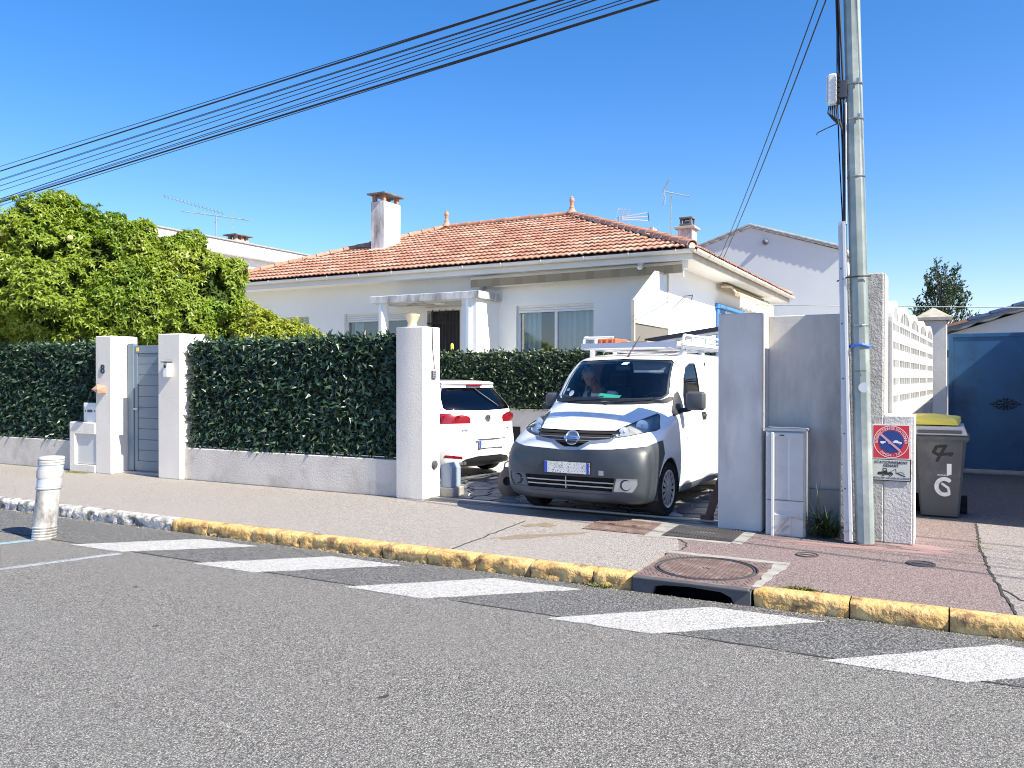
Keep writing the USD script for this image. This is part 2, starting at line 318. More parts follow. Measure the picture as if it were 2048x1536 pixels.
pm('leaf_hedge_back', (.07, .15, .04), .45, c2=(.10, .18, .05), vs=3, rand=.6, spec=.8)
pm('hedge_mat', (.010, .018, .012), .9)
pm('leaf_tree', (.25, .43, .035), .42, c2=(.43, .51, .05), vs=.9, rand=.4, spec=.5, trans=(.45, .62, .04))
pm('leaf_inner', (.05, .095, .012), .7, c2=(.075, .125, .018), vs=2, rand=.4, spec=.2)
pm('leaf_bush', (.40, .52, .05), .42, c2=(.54, .54, .06), vs=2, rand=.35, spec=.5, trans=(.55, .66, .05))
pm('leaf_evergreen', (.035, .075, .03), .55, c2=(.055, .10, .035), vs=2, rand=.4, trans=(.06, .13, .04))
pm('leaf_grass', (.06, .11, .045), .5, c2=(.10, .15, .06), vs=6, rand=.4, trans=(.12, .2, .06))
pm('leaf_dry', (.30, .27, .13), .8); pm('moss', (.12, .15, .03), .9, c2=(.20, .18, .06), vs=20)
pm('bark', (.13, .10, .075), .9, c2=(.08, .065, .05), vs=12, bump=.4, bs=40)
pm('fruit', (.72, .55, .20), .6); pm('flower_yellow', (.80, .58, .08), .6)
pm('van_white', (.80, .805, .81), .28, coat=.6, c2=(.77, .775, .78), vs=2, c3=(.62, .61, .59), s3=3, lo3=.66, hi3=.9)
pm('car_white', (.80, .80, .80), .25, coat=.7)
pm('van_bumper', (.030, .039, .050), .42, bump=.05, bs=300, bdist=.001, c2=(.05, .058, .067), vs=3)
pm('chrome', (.62, .63, .64), .32, metal=.85)
pm('silver_trim', (.42, .44, .47), .3, metal=.7)
pm('lamp_bowl', (.66, .67, .68), .35, metal=.6)
pm('lamp_house', (.36, .365, .35), .45)
pm('wheel_silver', (.55, .56, .58), .32, metal=.7)
pm('tail_red', (.21, .006, .010), .2, coat=.5); pm('tail_clear', (.62, .50, .50), .15, coat=.8)
pm('plate_noise', (.72, .72, .70), .45, c2=(.10, .10, .10), vs=110, vd=3, lo=.53, hi=.60)
pm('plate_blue', (.03, .07, .42), .45); pm('paper_green', (.04, .42, .26), .7); pm('paper_white', (.76, .76, .74), .7)
pm('dash', (.035, .038, .042), .7); pm('seat_cloth', (.045, .048, .055), .9); pm('visor', (.16, .19, .22), .8)
pm('skin', (.24, .125, .085), .5, bump=.1, bs=80, bdist=.002); pm('hair', (.16, .155, .16), .6, bump=.6, bs=90, bdist=.006, c2=(.05, .05, .055), vs=25)
pm('shirt', (.82, .83, .83), .85, bump=.3, bs=18, bdist=.012); pm('vest', (.045, .06, .11), .85); pm('trousers', (.05, .055, .07), .9); pm('eye', (.03, .02, .02), .3); pm('lips', (.2, .09, .075), .5)
pm('plastic_orange', (.50, .13, .06), .6); pm('wood', (.42, .30, .18), .7, c2=(.32, .22, .13), vs=10); pm('rust', (.17, .085, .06), .75, c2=(.12, .06, .045), vs=8)
pm('brown_plastic', (.17, .125, .10), .6); pm('motor_grey', (.28, .34, .42), .5); pm('cream_vase', (.62, .52, .34), .6)
pm('tape_blue', (.05, .16, .55), .5); pm('canopy_dark', (.035, .035, .05), .5); pm('tile_blue', (.10, .16, .34), .6, c2=(.07, .12, .26), vs=5); pm('tile_old', (.30, .30, .28), .85, c2=(.2, .2, .19), vs=6)
pm('kerb_grit', (.34, .27, .17), .95, c2=(.2, .18, .15), vs=40); pm('crack', (.035, .033, .03), .95); pm('stain', (.17, .13, .09), .95, c2=(.24, .20, .15), vs=30); pm('pink_dust', (.30, .17, .155), .95, c2=(.27, .195, .185), vs=25)
pane('windscreen', (.90, .93, .94), .045); pane('tinted', (.30, .33, .36), .06); pane('lens', (.97, .97, .965), .03); pane('house_glass', (.72, .80, .84), .10)
rng = np.random.default_rng(7)
random.seed(7)
# ================================================================== GROUND
def sheet(pts, z):
    return extr(sg.Polygon(pts), z - .03, z)
def wob(pts, step=.12, amp=.008, seed=0):
    """The outline of a painted or worn patch: points along the edges, slightly uneven."""
    r = np.random.default_rng(seed); out = []
    for (a, b) in zip(pts, pts[1:] + pts[:1]):
        a, b = A(a, float), A(b, float); n = max(1, int(np.linalg.norm(b - a) / step))
        for k in range(n): out.append(a + (b - a) * k / n + r.normal(0, amp, 2))
    return sg.Polygon(out).buffer(0)
def blob(cx, cy, rx, ry, rot=0.0, seed=0, n=28, rough=.25):
    t = np.arange(n) * 2 * np.pi / n; ph = np.random.default_rng(seed).uniform(0, 6.28, 4)
    r = 1 + rough * (np.sin(2 * t + ph[0]) * .4 + np.sin(3 * t + ph[1]) * .4 + np.sin(5 * t + ph[2]) * .3 + np.sin(9 * t + ph[3]) * .2)
    x, y = rx * r * np.cos(t), ry * r * np.sin(t); c, s = math.cos(rot), math.sin(rot)
    return sg.Polygon(np.c_[cx + c * x - s * y, cy + s * x + c * y]).buffer(0)
single('ground', sheet([(-300, -300), (300, -300), (300, 300), (-300, 300)], -.22), 'earth', 'bare earth around the street, seen between the plots', 'ground', kind='structure')
road = thing('road', 'grey coarse asphalt road in the foreground', 'road', kind='structure')
road.part('carriageway', sheet([(-90, -45), (90, -45), (90, 5.05), (-90, 5.05)], -.12), 'asphalt')
road.part('gutter_strip', sheet([(-90, 5.05), (90, 5.05), (90, 5.93), (-90, 5.93)], -.12), 'asphalt_gutter')
road.part('seam', extr(wob([(-12, 5.04), (6, 5.04), (6, 5.052), (-12, 5.052)], .15, .005, 5), -.1205, -.1165), 'crack')
for k, x in enumerate((-7.58, -5.88, -4.17, -2.42, -.67)):
    lab = ('leftmost white parallelogram next to the bollard', 'white parallelogram, second from the bollard', 'white parallelogram on the road in front of the driveway, middle of five', 'white parallelogram in front of the drain inlet', 'white parallelogram nearest the camera at the right edge')[k]
    single('road_marking', extr(wob([(x, 4.97), (x + .72, 4.98), (x + 1.66, 5.78), (x + .9, 5.77)], .07, .004, k), -.1185, -.115), 'road_paint', lab, 'road marking', group='white slanted markings along the kerb')
single('road_marking', extr(wob([(-8.62, 3.8), (-8.52, 3.8), (-8.05, 4.99), (-8.15, 4.99)], .08, .006, 11), -.1185, -.115), 'blue_paint', 'pale blue painted bay line running from the bollard foot', 'road marking')
single('road_marking', extr(wob([(-7.27, 3.75), (-7.18, 3.75), (-6.76, 4.93), (-6.84, 4.93)], .06, .009, 12), -.1185, -.1152), 'worn_paint', 'worn thin whitish line crossing the road left of the first parallelogram', 'road marking')

RED = [(-1.25, 6.085), (.335, 6.085), (.28, 6.8), (.23, 7.44), (.19, 8.39), (.19, 9.75), (-.45, 9.75), (-.45, 8.6), (-1.7, 8.6), (-1.76, 7.52), (-2.28, 7.48), (-2.12, 7.0), (-2.2, 6.9), (-1.25, 6.9)]
single('pavement', sheet([(-60, 6.085), (-2.19, 6.085), (-2.2, 6.9), (-2.12, 7.0), (-2.28, 7.48), (-1.76, 7.52), (-1.7, 8.6), (-60, 8.6)], 0), 'pavement_tan', 'pale grey asphalt pavement along the hedge wall', 'pavement', kind='structure')
single('pavement_red', sheet(RED, 0), 'pavement_red', 'reddish asphalt pavement around the utility pole', 'pavement', kind='structure')
single('pavement_pale', sheet([(.345, 6.085), (40, 6.085), (40, 9.75), (.2, 9.75), (.2, 8.39), (.24, 7.44), (.29, 6.8)], 0), 'pavement_pale', 'pale pavement apron right of the crack', 'pavement', kind='structure')
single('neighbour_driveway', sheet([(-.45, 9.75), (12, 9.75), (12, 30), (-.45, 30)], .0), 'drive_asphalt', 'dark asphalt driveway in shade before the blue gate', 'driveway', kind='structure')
single('garden_terrace', box(-30, -1.8, 13.72, 28.5, -.2, .9), 'terrace', 'raised garden terrace the house stands on', 'terrace', kind='structure')
def crackline(pts, w, z=.0035, seed=0):
    pts = A(pts, float); d = np.r_[0, np.cumsum(np.linalg.norm(np.diff(pts, axis=0), axis=1))]; n = max(4, int(d[-1] / .06))
    s = np.linspace(0, d[-1], n); p = np.c_[np.interp(s, d, pts[:, 0]), np.interp(s, d, pts[:, 1])]; r = np.random.default_rng(seed)
    p[1:-1] += r.normal(0, .008, (n - 2, 2)); return extr(sg.LineString(p).buffer(w / 2, cap_style=2), z - .003, z)
def mark(pts, w, lab, seed=0):
    single('pavement_crack', crackline(pts, w, seed=seed), 'crack', lab, 'crack')
mark([(-3.98, 7.65), (-3.93, 6.9), (-3.89, 6.09)], .014, 'thin straight joint across the grey pavement before the driveway', 1)
mark([(.19, 9.7), (.195, 8.39), (.235, 7.44), (.285, 6.82), (.34, 6.1)], .018, 'dark crack between red pavement and pale apron', 2)
mark([(.3, 6.77), (.41, 6.5), (.75, 6.15)], .014, 'short crack in the pale apron at the right edge', 3)
mark([(-2.1, 7.02), (-2.13, 7.3), (-2.28, 7.47)], .012, 'short jagged crack between the ribbed grates and the drain cover', 4)
single('rust_stain', extr(blob(-3.5, 6.98, .42, .085, .75, 3, rough=.5), 0, .003), 'stain', 'brown elongated stain on the pavement before the van', 'stain')
single('rust_stain', extr(blob(-3.72, 7.5, .16, .10, .2, 4, rough=.7), 0, .003), 'stain', 'small brown stain beside the pavement joint', 'stain')
for k, (x, y, a, b, r) in enumerate(((-.72, 7.86, .5, .09, .1), (-.25, 8.08, .26, .12, -.3), (-1.2, 7.86, .32, .06, .15))):
    single('brick_dust', extr(blob(x, y, a, b, r, 20 + k, rough=.6), 0, .0025 + .0006 * k), 'pink_dust', ('pink red dust on the pavement at the pole foot', 'pink red dust below the parking signs', 'pink red dust before the utility cabinet')[k], 'dust')

single('wall_gap', crackline([(-10.08, 8.412), (-6.2, 8.412)], .022, .004, 31), 'joint_dirt', 'dark dirt line at the foot of the middle low wall', 'dirt')
single('wall_gap', crackline([(-18, 8.412), (-12.66, 8.412)], .02, .004, 32), 'joint_dirt', 'dark dirt line at the foot of the left low wall', 'dirt')
r = np.random.default_rng(77); gm = []
for k in range(900):
    x_ = r.uniform(-12, 3); y_ = 5.93 - abs(r.normal(0, .035)); s_ = r.uniform(.003, .010); gm.append(hullp(A([(1, 0, 0), (-1, .3, 0), (0, 1, .2), (0, -1, 0), (.2, .1, .8)]) * s_ * r.uniform(.6, 1.3, 3) + A([x_, y_, -.1185])))
single('kerb_grit', join(gm), 'kerb_grit', 'loose grit lying in the gutter along the kerb', 'grit', kind='stuff')
for k, (x_, y_, a_) in enumerate(((-8.3, 3.25, .035), (-6.9, 3.0, .03), (-4.6, 3.6, .02), (-2.55, 3.35, .025), (-5.6, 4.2, .02))):
    single('tar_spot', extr(blob(x_, y_, a_, a_ * .6, .4 * k, 80 + k, 16, .5), -.1195, -.1165), 'crack', ('dark tar spot on the road at the left edge', 'dark tar spot right of the one at the left edge', 'tiny dark tar spot in the middle of the road', 'tiny dark tar spot below the drain inlet', 'tiny dark tar spot left below the second parallelogram')[k], 'tar spot')

# driveway of flagstones
drive = thing('driveway', 'dark irregular flagstone driveway under the van', 'driveway', kind='structure')
drive.part('mortar_bed', sheet([(-12, 8.6), (-1.7, 8.6), (-1.7, 13.72), (-12, 13.72)], -.012), 'mortar')
pts = []
for i in range(16):
    for j in range(11):
        pts.append((-6.9 + .345 * i + (j % 2) * .15 + rng.uniform(-.09, .09), 8.82 + .27 * j + rng.uniform(-.07, .07)))
vor = Voronoi(A(pts)); lim = sg.box(-6.7, 8.72, -1.72, 11.6)
for k, reg in enumerate(vor.point_region):
    ids = vor.regions[reg]
    if -1 in ids or not ids: continue
    g = sg.Polygon(vor.vertices[ids]).intersection(lim).buffer(-.024, join_style=2).buffer(.008)
    if g.is_empty or g.geom_type != 'Polygon' or g.area < .012: continue
    g = g.simplify(.012); z = rng.uniform(-.002, .010)
    drive.part('flagstone', extr(g, -.03, z), 'flag_%s' % 'abcd'[rng.integers(4)])
drive.part('threshold', box(-5.75, -2.1, 8.36, 8.69, -.05, .004), 'cast_iron_dark')
drive.part('gate_rail', join([box(-5.74, -2.11, 8.50, 8.53, .004, .022), box(-5.74, -2.11, 8.585, 8.60, .004, .014)]), 'steel')

# kerb
kerb = thing('kerb', 'kerb of rough stones, white on the left and painted yellow on the right', 'kerb', kind='structure')
def kerb_stone(x0, x1, seed):
    nx, prof = 15, [(5.955, -.16), (5.945, -.115), (5.950, -.08), (5.942, -.045), (5.948, -.018), (5.97, -.001), (6.04, .006), (6.083, .0), (6.083, -.16)]
    X, Y, Z = [], [], []
    for i in range(nx):
        x = x0 + (x1 - x0) * i / (nx - 1); e = 1 if 0 < i < nx - 1 else 0
        X.append([x] * len(prof)); Y.append([p[0] + (0 if e else (.012 if k < 5 else 0)) for k, p in enumerate(prof)]); Z.append([p[1] - (0 if e else (.010 if 3 < k < 7 else 0)) for k, p in enumerate(prof)])
    X, Y, Z = A(X), A(Y), A(Z); P = np.stack([X, Y, Z], -1)
    d = meshkit.fbm(P * 19 + seed * 3.1, 3, seed) - .5; wgt = np.zeros_like(X); wgt[:, 0:6] = A([.5, 1, 1, 1, .6, .3])
    Y = Y + d * .075 * wgt; Z = Z + (meshkit.fbm(P * 11 + 9, 3, seed + 5) - .5) * .022 * wgt * (np.arange(len(prof)) > 1)
    m = grid_surface(X, Y, Z); V, F = m; n = len(prof); F = F[:, ::-1]
    c = len(V); V = np.vstack([V, [[x0, 6.02, -.08], [x1, 6.02, -.08]]]); i = np.arange(n - 1)
    F = np.vstack([F, np.c_[i + 1, i, np.full(n - 1, c)], np.c_[(nx - 1) * n + i, (nx - 1) * n + i + 1, np.full(n - 1, c + 1)]])
    return V, F
kerb.part('bed', box(-60, -2.17, 5.985, 6.08, -.2, -.02), 'joint_dirt'); kerb.part('bed', box(-1.265, 30, 5.985, 6.08, -.2, -.02), 'joint_dirt')
x = -15.0; k = 0
while x < 3.2:
    L = rng.uniform(.46, .66)
    if x < -7.35 < x + L + .1: L = -7.34 - x
    if x < -2.16 < x + L + .12: L = -2.175 - x
    if -2.18 < x < -1.28: x = -1.265; continue
    kerb.part('kerb_stone', kerb_stone(x + .004, x + L - .006, k), 'kerb_white' if x < -7.36 else 'kerb_yellow', smooth=40)
    x += L; k += 1
kerb.part('far_stones', box(3.3, 30, 5.95, 6.083, -.16, .003, .01), 'kerb_yellow')

# ================================================================== THE HOUSE
FX0, FX1, FY0, FY1 = -17.95, -5.38, 17.0, 27.0
HZ = 3.95
house = thing('house', 'low white bungalow with red tiled hip roof behind the hedge', 'house', (-11.6, 17.0, .9))
wall = sg.box(FX0, .85, FX1, HZ)
WIN = [(-16.75, 1.9, -15.47, 3.19), (-14.24, 1.75, -12.12, 3.20), (-9.08, 1.0, -7.12, 3.20)]
DOOR = (-11.58, .95, -10.62, 3.18)
for w in WIN + [DOOR]: wall = wall.difference(sg.box(*w))
house.part('wall', place(extr(wall, -.25, 0), (0, FY0, 0), *XZ), 'house_wall', label='front wall with three window openings and the door')
sw = sg.box(FY0 + .25, .85, FY1, HZ).difference(sg.box(21.6, 1.0, 23.0, 3.25))
house.part('wall', place(extr(sw, -.25, 0), (FX1, 0, 0), *YZ), 'house_side', label='sunlit right side wall')
house.part('wall', box(FX0, FX0 + .25, FY0 + .25, FY1, .85, HZ), 'house_side')
house.part('wall', box(FX0 + .25, FX1 - .25, FY1 - .25, FY1, .85, HZ), 'house_side')
house.part('interior', join([box(FX0 + .3, FX1 - .3, FY0 + 3.2, FY0 + 3.3, .9, HZ - .05), box(FX0 + .26, FX1 - .26, FY0 + .26, FY0 + 3.3, .86, .95), box(-11.9, -11.8, FY0 + .3, FY0 + 3.2, .95, HZ - .1), box(-10.4, -10.3, FY0 + .3, FY0 + 3.2, .95, HZ - .1)]), 'room')
EX0, EX1, EY0, EY1, EZ = -18.95, -4.66, 16.36, 27.65, 4.14
house.part('soffit', box(EX0 + .08, EX1 - .08, EY0 + .08, EY1 - .08, 3.95, 3.99), 'soffit')
house.part('fascia', join([box(EX0 + .06, EX1 - .06, EY0 + .06, EY0 + .085, 3.93, 4.12), box(EX0 + .06, EX1 - .06, EY1 - .085, EY1 - .06, 3.93, 4.12), box(EX0 + .06, EX0 + .085, EY0 + .09, EY1 - .09, 3.93, 4.12)]), 'soffit')
house.part('fascia', box(EX1 - .085, EX1 - .06, EY0 + .09, EY1 - .09, 3.93, 4.12), 'fascia', label='brown board under the right gutter')
def gutter_run(p0, p1, out):
    """A half round gutter between p0 and p1; out is the side that faces away from the wall."""
    p0, p1, out = A(p0, float), A(p1, float), A(out, float); t = np.linspace(0, np.pi, 9); r = .075
    prof = [(-math.cos(a) * r, -math.sin(a) * r) for a in t] + [(math.cos(a) * (r - .006), -math.sin(a) * (r - .006)) for a in t]
    n = len(prof); V = [p + out * q[0] + A([0, 0, 1.0]) * q[1] for p in (p0, p1) for q in prof]; i = np.arange(n); j = (i + 1) % n
    return A(V), np.vstack([np.c_[i, j, n + j], np.c_[i, n + j, n + i]])
gt = house.part('gutter', gutter_run((EX0, EY0 - .03, 4.12), (EX1 + .03, EY0 - .03, 4.12), (0, -1, 0)), 'gutter', smooth=50)
gs = house.part('gutter', gutter_run((EX1 + .03, EY0 - .1, 4.12), (EX1 + .03, EY1, 4.12), (1, 0, 0)), 'gutter', smooth=50)
for k in range(13):
    xx = EX1 - .35 - k * 1.02
    gt.part('bracket', tube([(xx, EY0 + .05, 4.125)] + [(xx, EY0 - .03 - .079 * math.cos(a), 4.12 - .079 * math.sin(a)) for a in np.linspace(math.pi, 0, 8)] + [(xx, EY0 - .11, 4.135)], .009, 5), 'gutter')
for k in range(9):
    yy = EY0 + .9 + k * 1.15
    gs.part('bracket', tube([(EX1 - .05, yy, 4.125)] + [(EX1 + .03 + .079 * math.cos(a), yy, 4.12 - .079 * math.sin(a)) for a in np.linspace(math.pi, 0, 8)] + [(EX1 + .11, yy, 4.135)], .009, 5), 'gutter')
house.part('downpipe', tube([(EX0 + .4, EY0 + .02, 4.05), (EX0 + .5, EY0 + .3, 3.85), (FX0 + .15, FY0 - .05, 3.7), (FX0 + .15, FY0 - .05, .95)], .04, 8), 'gutter', smooth=50)
# roof planes
RL, RR, RY, RZ = -14.0, -9.72, 21.6, 6.16
c = [(EX0, EY0, EZ), (EX1, EY0, EZ), (EX1, EY1, EZ), (EX0, EY1, EZ), (RL, RY, RZ), (RR, RY, RZ)]
V = A(c + [(x_, y_, z_ - .05) for x_, y_, z_ in c]); F = A([(0, 1, 5), (0, 5, 4), (1, 2, 5), (2, 3, 4), (2, 4, 5), (3, 0, 4)])
roof = house.part('roof', (V, np.vstack([F, F[:, ::-1] + 6, [(0, 6, 7), (0, 7, 1), (1, 7, 8), (1, 8, 2), (2, 8, 9), (2, 9, 3), (3, 9, 6), (3, 6, 0)]])), 'roof_deck')
TW, TE = .30, .385
def tile(o, ex, es, en, seed):
    """One interlocking clay tile: two rolls across, raised at its lower edge."""
    r = np.random.default_rng(seed); n = 13; u = np.linspace(-.5, .5, n) * (TW - .004); w = .024 * (.5 + .5 * np.cos(u / TW * 4 * np.pi + math.pi)) ** .8
    lift = .052 + r.uniform(-.006, .006); top = .012; sk = r.uniform(-.006, .006)
    lo = np.c_[u, np.full(n, -.012 + sk), w + lift]; lo2 = np.c_[u, np.full(n, -.012 + sk), w + lift - .022]; hi = np.c_[u, np.full(n, TE + .03), w + top]
    P = np.vstack([lo2, lo, hi]); P = A(o) + P[:, :1] * ex + P[:, 1:2] * es + P[:, 2:] * en
    i = np.arange(n - 1)
    F = [np.c_[i, i + 1, n + i + 1], np.c_[i, n + i + 1, n + i], np.c_[n + i, n + i + 1, 2 * n + i + 1], np.c_[n + i, 2 * n + i + 1, 2 * n + i]]
    F += [A([[0, n, 2 * n]]), A([[n - 1, 3 * n - 1, 2 * n - 1]])]
    return P, np.vstack(F)
def plane_tiles(a, b, e0, e1, seed):
    """Tiles of the roof plane with eave a-b and ridge e0-e1 (e1 nearest b)."""
    a, b, e0, e1 = (A(p, float) for p in (a, b, e0, e1)); ex = (b - a) / np.linalg.norm(b - a)
    es = e0 - a; es = es - ex * (es @ ex); S = np.linalg.norm(es); es /= S; en = np.cross(ex, es); out = []
    W = np.linalg.norm(b - a); l1 = (e0 - a) @ ex; r1 = W - (e1 - a) @ ex
    for j in range(int(S / TE) + 1):
        s = j * TE
        if s > S - .1: break
        f = (s + TE * .5) / S; x0, x1 = l1 * f, W - r1 * f
        k0 = int(math.ceil((x0 - .12) / TW)); off = (j % 2) * .0
        for k in range(k0, int((x1 + .12) / TW)):
            xc = (k + .5) * TW + off
            out.append((a + ex * xc + es * s, tile(a + ex * xc + es * s, ex, es, en, seed + j * 97 + k)))
    return out
ft = plane_tiles((EX0, EY0 - .02, EZ + .01), (EX1, EY0 - .02, EZ + .01), (RL, RY, RZ + .01), (RR, RY, RZ + .01), 1)
st = plane_tiles((EX1 + .02, EY0, EZ + .01), (EX1 + .02, EY1, EZ + .01), (RR, RY, RZ + .01), (RR, RY, RZ + .01), 5000)
ft = [t for t in ft if not (-15.06 < t[0][0] < -14.56 and 19.2 < t[0][1] < 19.9)]
ft.sort(key=lambda t: np.linalg.norm(t[0] - A([0, 0, 1.5])))
for k, (o, m) in enumerate(ft[:290]): roof.part('roof_tile', m, 'tile_%s' % 'aabacabdab'[rng.integers(10)], smooth=35)
rest = ft[290:]
for q in range(4): roof.part('tile_field', join([m for i, (o, m) in enumerate(rest) if i % 4 == q]), 'tile_%s' % 'abad'[q], smooth=35, kind='stuff')
for q in range(3): roof.part('tile_field', join([m for i, (o, m) in enumerate(st) if i % 3 == q]), 'tile_%s' % 'abc'[q], smooth=35, kind='stuff')
lt = plane_tiles((EX0 - .02, EY1, EZ + .01), (EX0 - .02, EY0, EZ + .01), (RL, RY, RZ + .01), (RL, RY, RZ + .01), 9000)
roof.part('tile_field', join([m for o, m in lt]), 'tile_a', smooth=35, kind='stuff')
def cap_tile(p, d, up, L=.40, r0=.115, r1=.088):
    d = A(d, float); d /= np.linalg.norm(d); s = np.cross(d, up); s /= np.linalg.norm(s); up = np.cross(s, d); n = 9; t = np.linspace(-.15, math.pi + .15, n)
    c1 = np.cos(t)[:, None] * s; c2 = np.sin(t)[:, None] * up * .85
    a = p + r0 * (c1 + c2); a2 = p + (r0 - .02) * (c1 + c2); b = p + d * (L + .05) + r1 * (c1 + c2); V = np.vstack([a2, a, b]); i = np.arange(n - 1)
    F = np.vstack([np.c_[i, n + i + 1, i + 1], np.c_[i, n + i, n + i + 1], np.c_[n + i, 2 * n + i + 1, n + i + 1], np.c_[n + i, 2 * n + i, 2 * n + i + 1]])[:, ::-1]
    return V, F
def cap_run(p0, p1, name):
    p0, p1 = A(p0, float), A(p1, float); L = np.linalg.norm(p1 - p0); n = int(L / .40); d = (p1 - p0) / L
    for k in range(n):
        q = p0 + d * (k * L / n) + A([0, 0, .035 + rng.uniform(-.006, .006)])
        roof.part(name, cap_tile(q, d, A([0, 0, 1.0]), L / n, .125, .095), 'tile_%s' % 'abab'[rng.integers(4)], smooth=45)
    roof.part('bedding', cyl(p0, p1, .075, n=8), 'mortar')
cap_run((EX1 - .05, EY0 + .05, EZ + .05), (RR, RY, RZ + .03), 'hip_tile')
cap_run((EX0 + .05, EY0 + .05, EZ + .05), (RL, RY, RZ + .03), 'hip_tile')
cap_run((RR, RY, RZ + .03), (RL, RY, RZ + .03), 'ridge_tile')
cap_run((EX1 - .05, EY1 - .05, EZ + .05), (RR, RY, RZ + .03), 'hip_tile')
FIN = [(.17, 0), (.16, .06), (.10, .12), (.075, .19), (.085, .21), (.085, .225), (.06, .24), (.05, .32), (.065, .35), (.065, .365), (.05, .38), (.075, .43), (.08, .48), (.07, .53), (.045, .56), (.05, .575), (.03, .6), (.0, .62)]
for xx in (RR, RL): roof.part('finial', lathe([(r * .95, h * .82) for r, h in FIN], 16, (xx, RY, RZ + .08)), 'terracotta', smooth=60)
# big chimney
ch = roof.part('chimney', box(-15.06, -14.58, 19.17, 19.97, 4.9, 6.66, .01), 'chimney', label='tall white stained chimney stack')
for sx in (-15.03, -14.72):
    for sy in (19.2, 19.83): ch.part('cap_pillar', box(sx, sx + .11, sy, sy + .11, 6.66, 6.86), 'chimney_brick')
ch.part('cap_slab', box(-15.15, -14.49, 19.08, 20.06, 6.86, 6.91, .008), 'chimney_cap')
ch.part('flashing', hullp([(-15.2, 19.0, 5.13), (-14.44, 19.0, 5.13), (-14.44, 20.1, 5.58), (-15.2, 20.1, 5.58), (-15.1, 19.14, 5.28), (-14.55, 19.14, 5.28), (-14.55, 20.0, 5.62), (-15.1, 20.0, 5.62)]), 'mortar')
# two small stacks behind the right hip
c2 = roof.part('chimney', box(-7.12, -6.68, 23.3, 23.75, 4.7, 5.84, .01), 'chimney', label='short chimney with a dark metal cowl behind the right hip')
c2.part('collar', box(-7.2, -6.6, 23.22, 23.83, 5.84, 5.91, .008), 'concrete')
c2.part('cowl', join([box(-7.08, -6.72, 23.34, 23.71, 5.91, 6.0), box(-7.09, -6.71, 23.33, 23.72, 6.15, 6.19)] + [box(x_, x_ + .05, y_, y_ + .05, 6.0, 6.15) for x_ in (-7.07, -6.78) for y_ in (23.35, 23.65)] + [box(-7.0, -6.8, 23.42, 23.62, 6.03, 6.08)]), 'chimney_cap')
c3 = roof.part('vent_pot', cyl((-7.95, 23.2, 5.2), (-7.95, 23.2, 5.62), .13, .12, 12), 'chimney', smooth=40, label='white vent pot with a slanted hood')
c3.part('hood', hullp([(-8.22, 23.02, 5.66), (-7.78, 23.02, 5.64), (-8.22, 23.38, 5.66), (-7.78, 23.38, 5.64), (-7.78, 23.02, 5.92), (-7.78, 23.38, 5.92), (-7.86, 23.02, 5.93), (-7.86, 23.38, 5.93)]), 'chimney')
# porch
porch = house.part('porch_roof', box(-12.52, -9.45, 15.9, 17.02, 3.32, 3.49, .012), 'chimney', label='flat white concrete porch slab over the door')
porch.part('lamp', lathe([(.0, -.05), (.1, -.045), (.14, -.02), (.14, 0)], 16, (-10.9, 16.5, 3.32)), 'frame_white', smooth=50)
for x_ in (-12.22, -9.75): house.part('porch_column', lathe([(.12, .9), (.12, 3.32)], 16, (x_, 16.05, 0)), 'house_wall', smooth=50)
house.part('porch_wall', box(-9.95, -9.55, 15.98, 17.0, .9, 3.32), 'house_wall')
# windows
def window(name, x0, z0, x1, z1, lowered, curtain, label):
    y = FY0 + .12
    w = house.part('window', join([box(x0, x0 + .05, y, y + .06, z0, z1), box(x1 - .05, x1, y, y + .06, z0, z1), box(x0 + .05, x1 - .05, y, y + .06, z0, z0 + .06), box(x0 + .05, x1 - .05, y, y + .06, z1 - .05, z1), box((x0 + x1) / 2 - .035, (x0 + x1) / 2 + .035, y - .003, y + .057, z0 + .06, z1 - .05)]), 'frame_white', label=label)
    w.part('sill', box(x0 - .05, x1 + .05, FY0 - .05, FY0 + .1, z0 - .05, z0 - .002, .006), 'pale_concrete')
    n = max(2, int((z1 - lowered) / .055))
    w.part('roller_shutter', join([box(x0 + .01, x1 - .01, y - .05, y - .022, z1 - .055 * (k + 1) + .006, z1 - .055 * k, .004) for k in range(n)]), 'shutter_green' if lowered < z0 + .3 else 'frame_white')
    if lowered > z0 + .3:
        w.part('pane', box(x0 + .05, (x0 + x1) / 2 - .035, y + .025, y + .031, z0 + .06, z1 - .05), 'house_glass')
        w.part('pane', box((x0 + x1) / 2 + .035, x1 - .05, y + .025, y + .031, z0 + .06, z1 - .05), 'house_glass')
    for a, b in curtain:
        u = np.linspace(a, b, max(8, int((b - a) / .015))); z = np.linspace(z0 + .05, z1 - .04, 4); U, Zz = np.meshgrid(u, z, indexing='ij')
        w.part('curtain', grid_surface(U, FY0 + .30 + .03 * np.sin(U * 42) + .012 * np.sin(U * 97 + 1), Zz), 'curtain', smooth=True)
    return w
window('w', *WIN[0][:4], lowered=WIN[0][1], curtain=[], label='left window with its green roller shutter down')
window('w', *WIN[1][:4], lowered=2.98, curtain=[(-14.1, -13.85)], label='middle window reflecting the garden')
window('w', *WIN[2][:4], lowered=3.0, curtain=[(-9.0, -8.55), (-8.2, -7.16)], label='right window with white curtains')
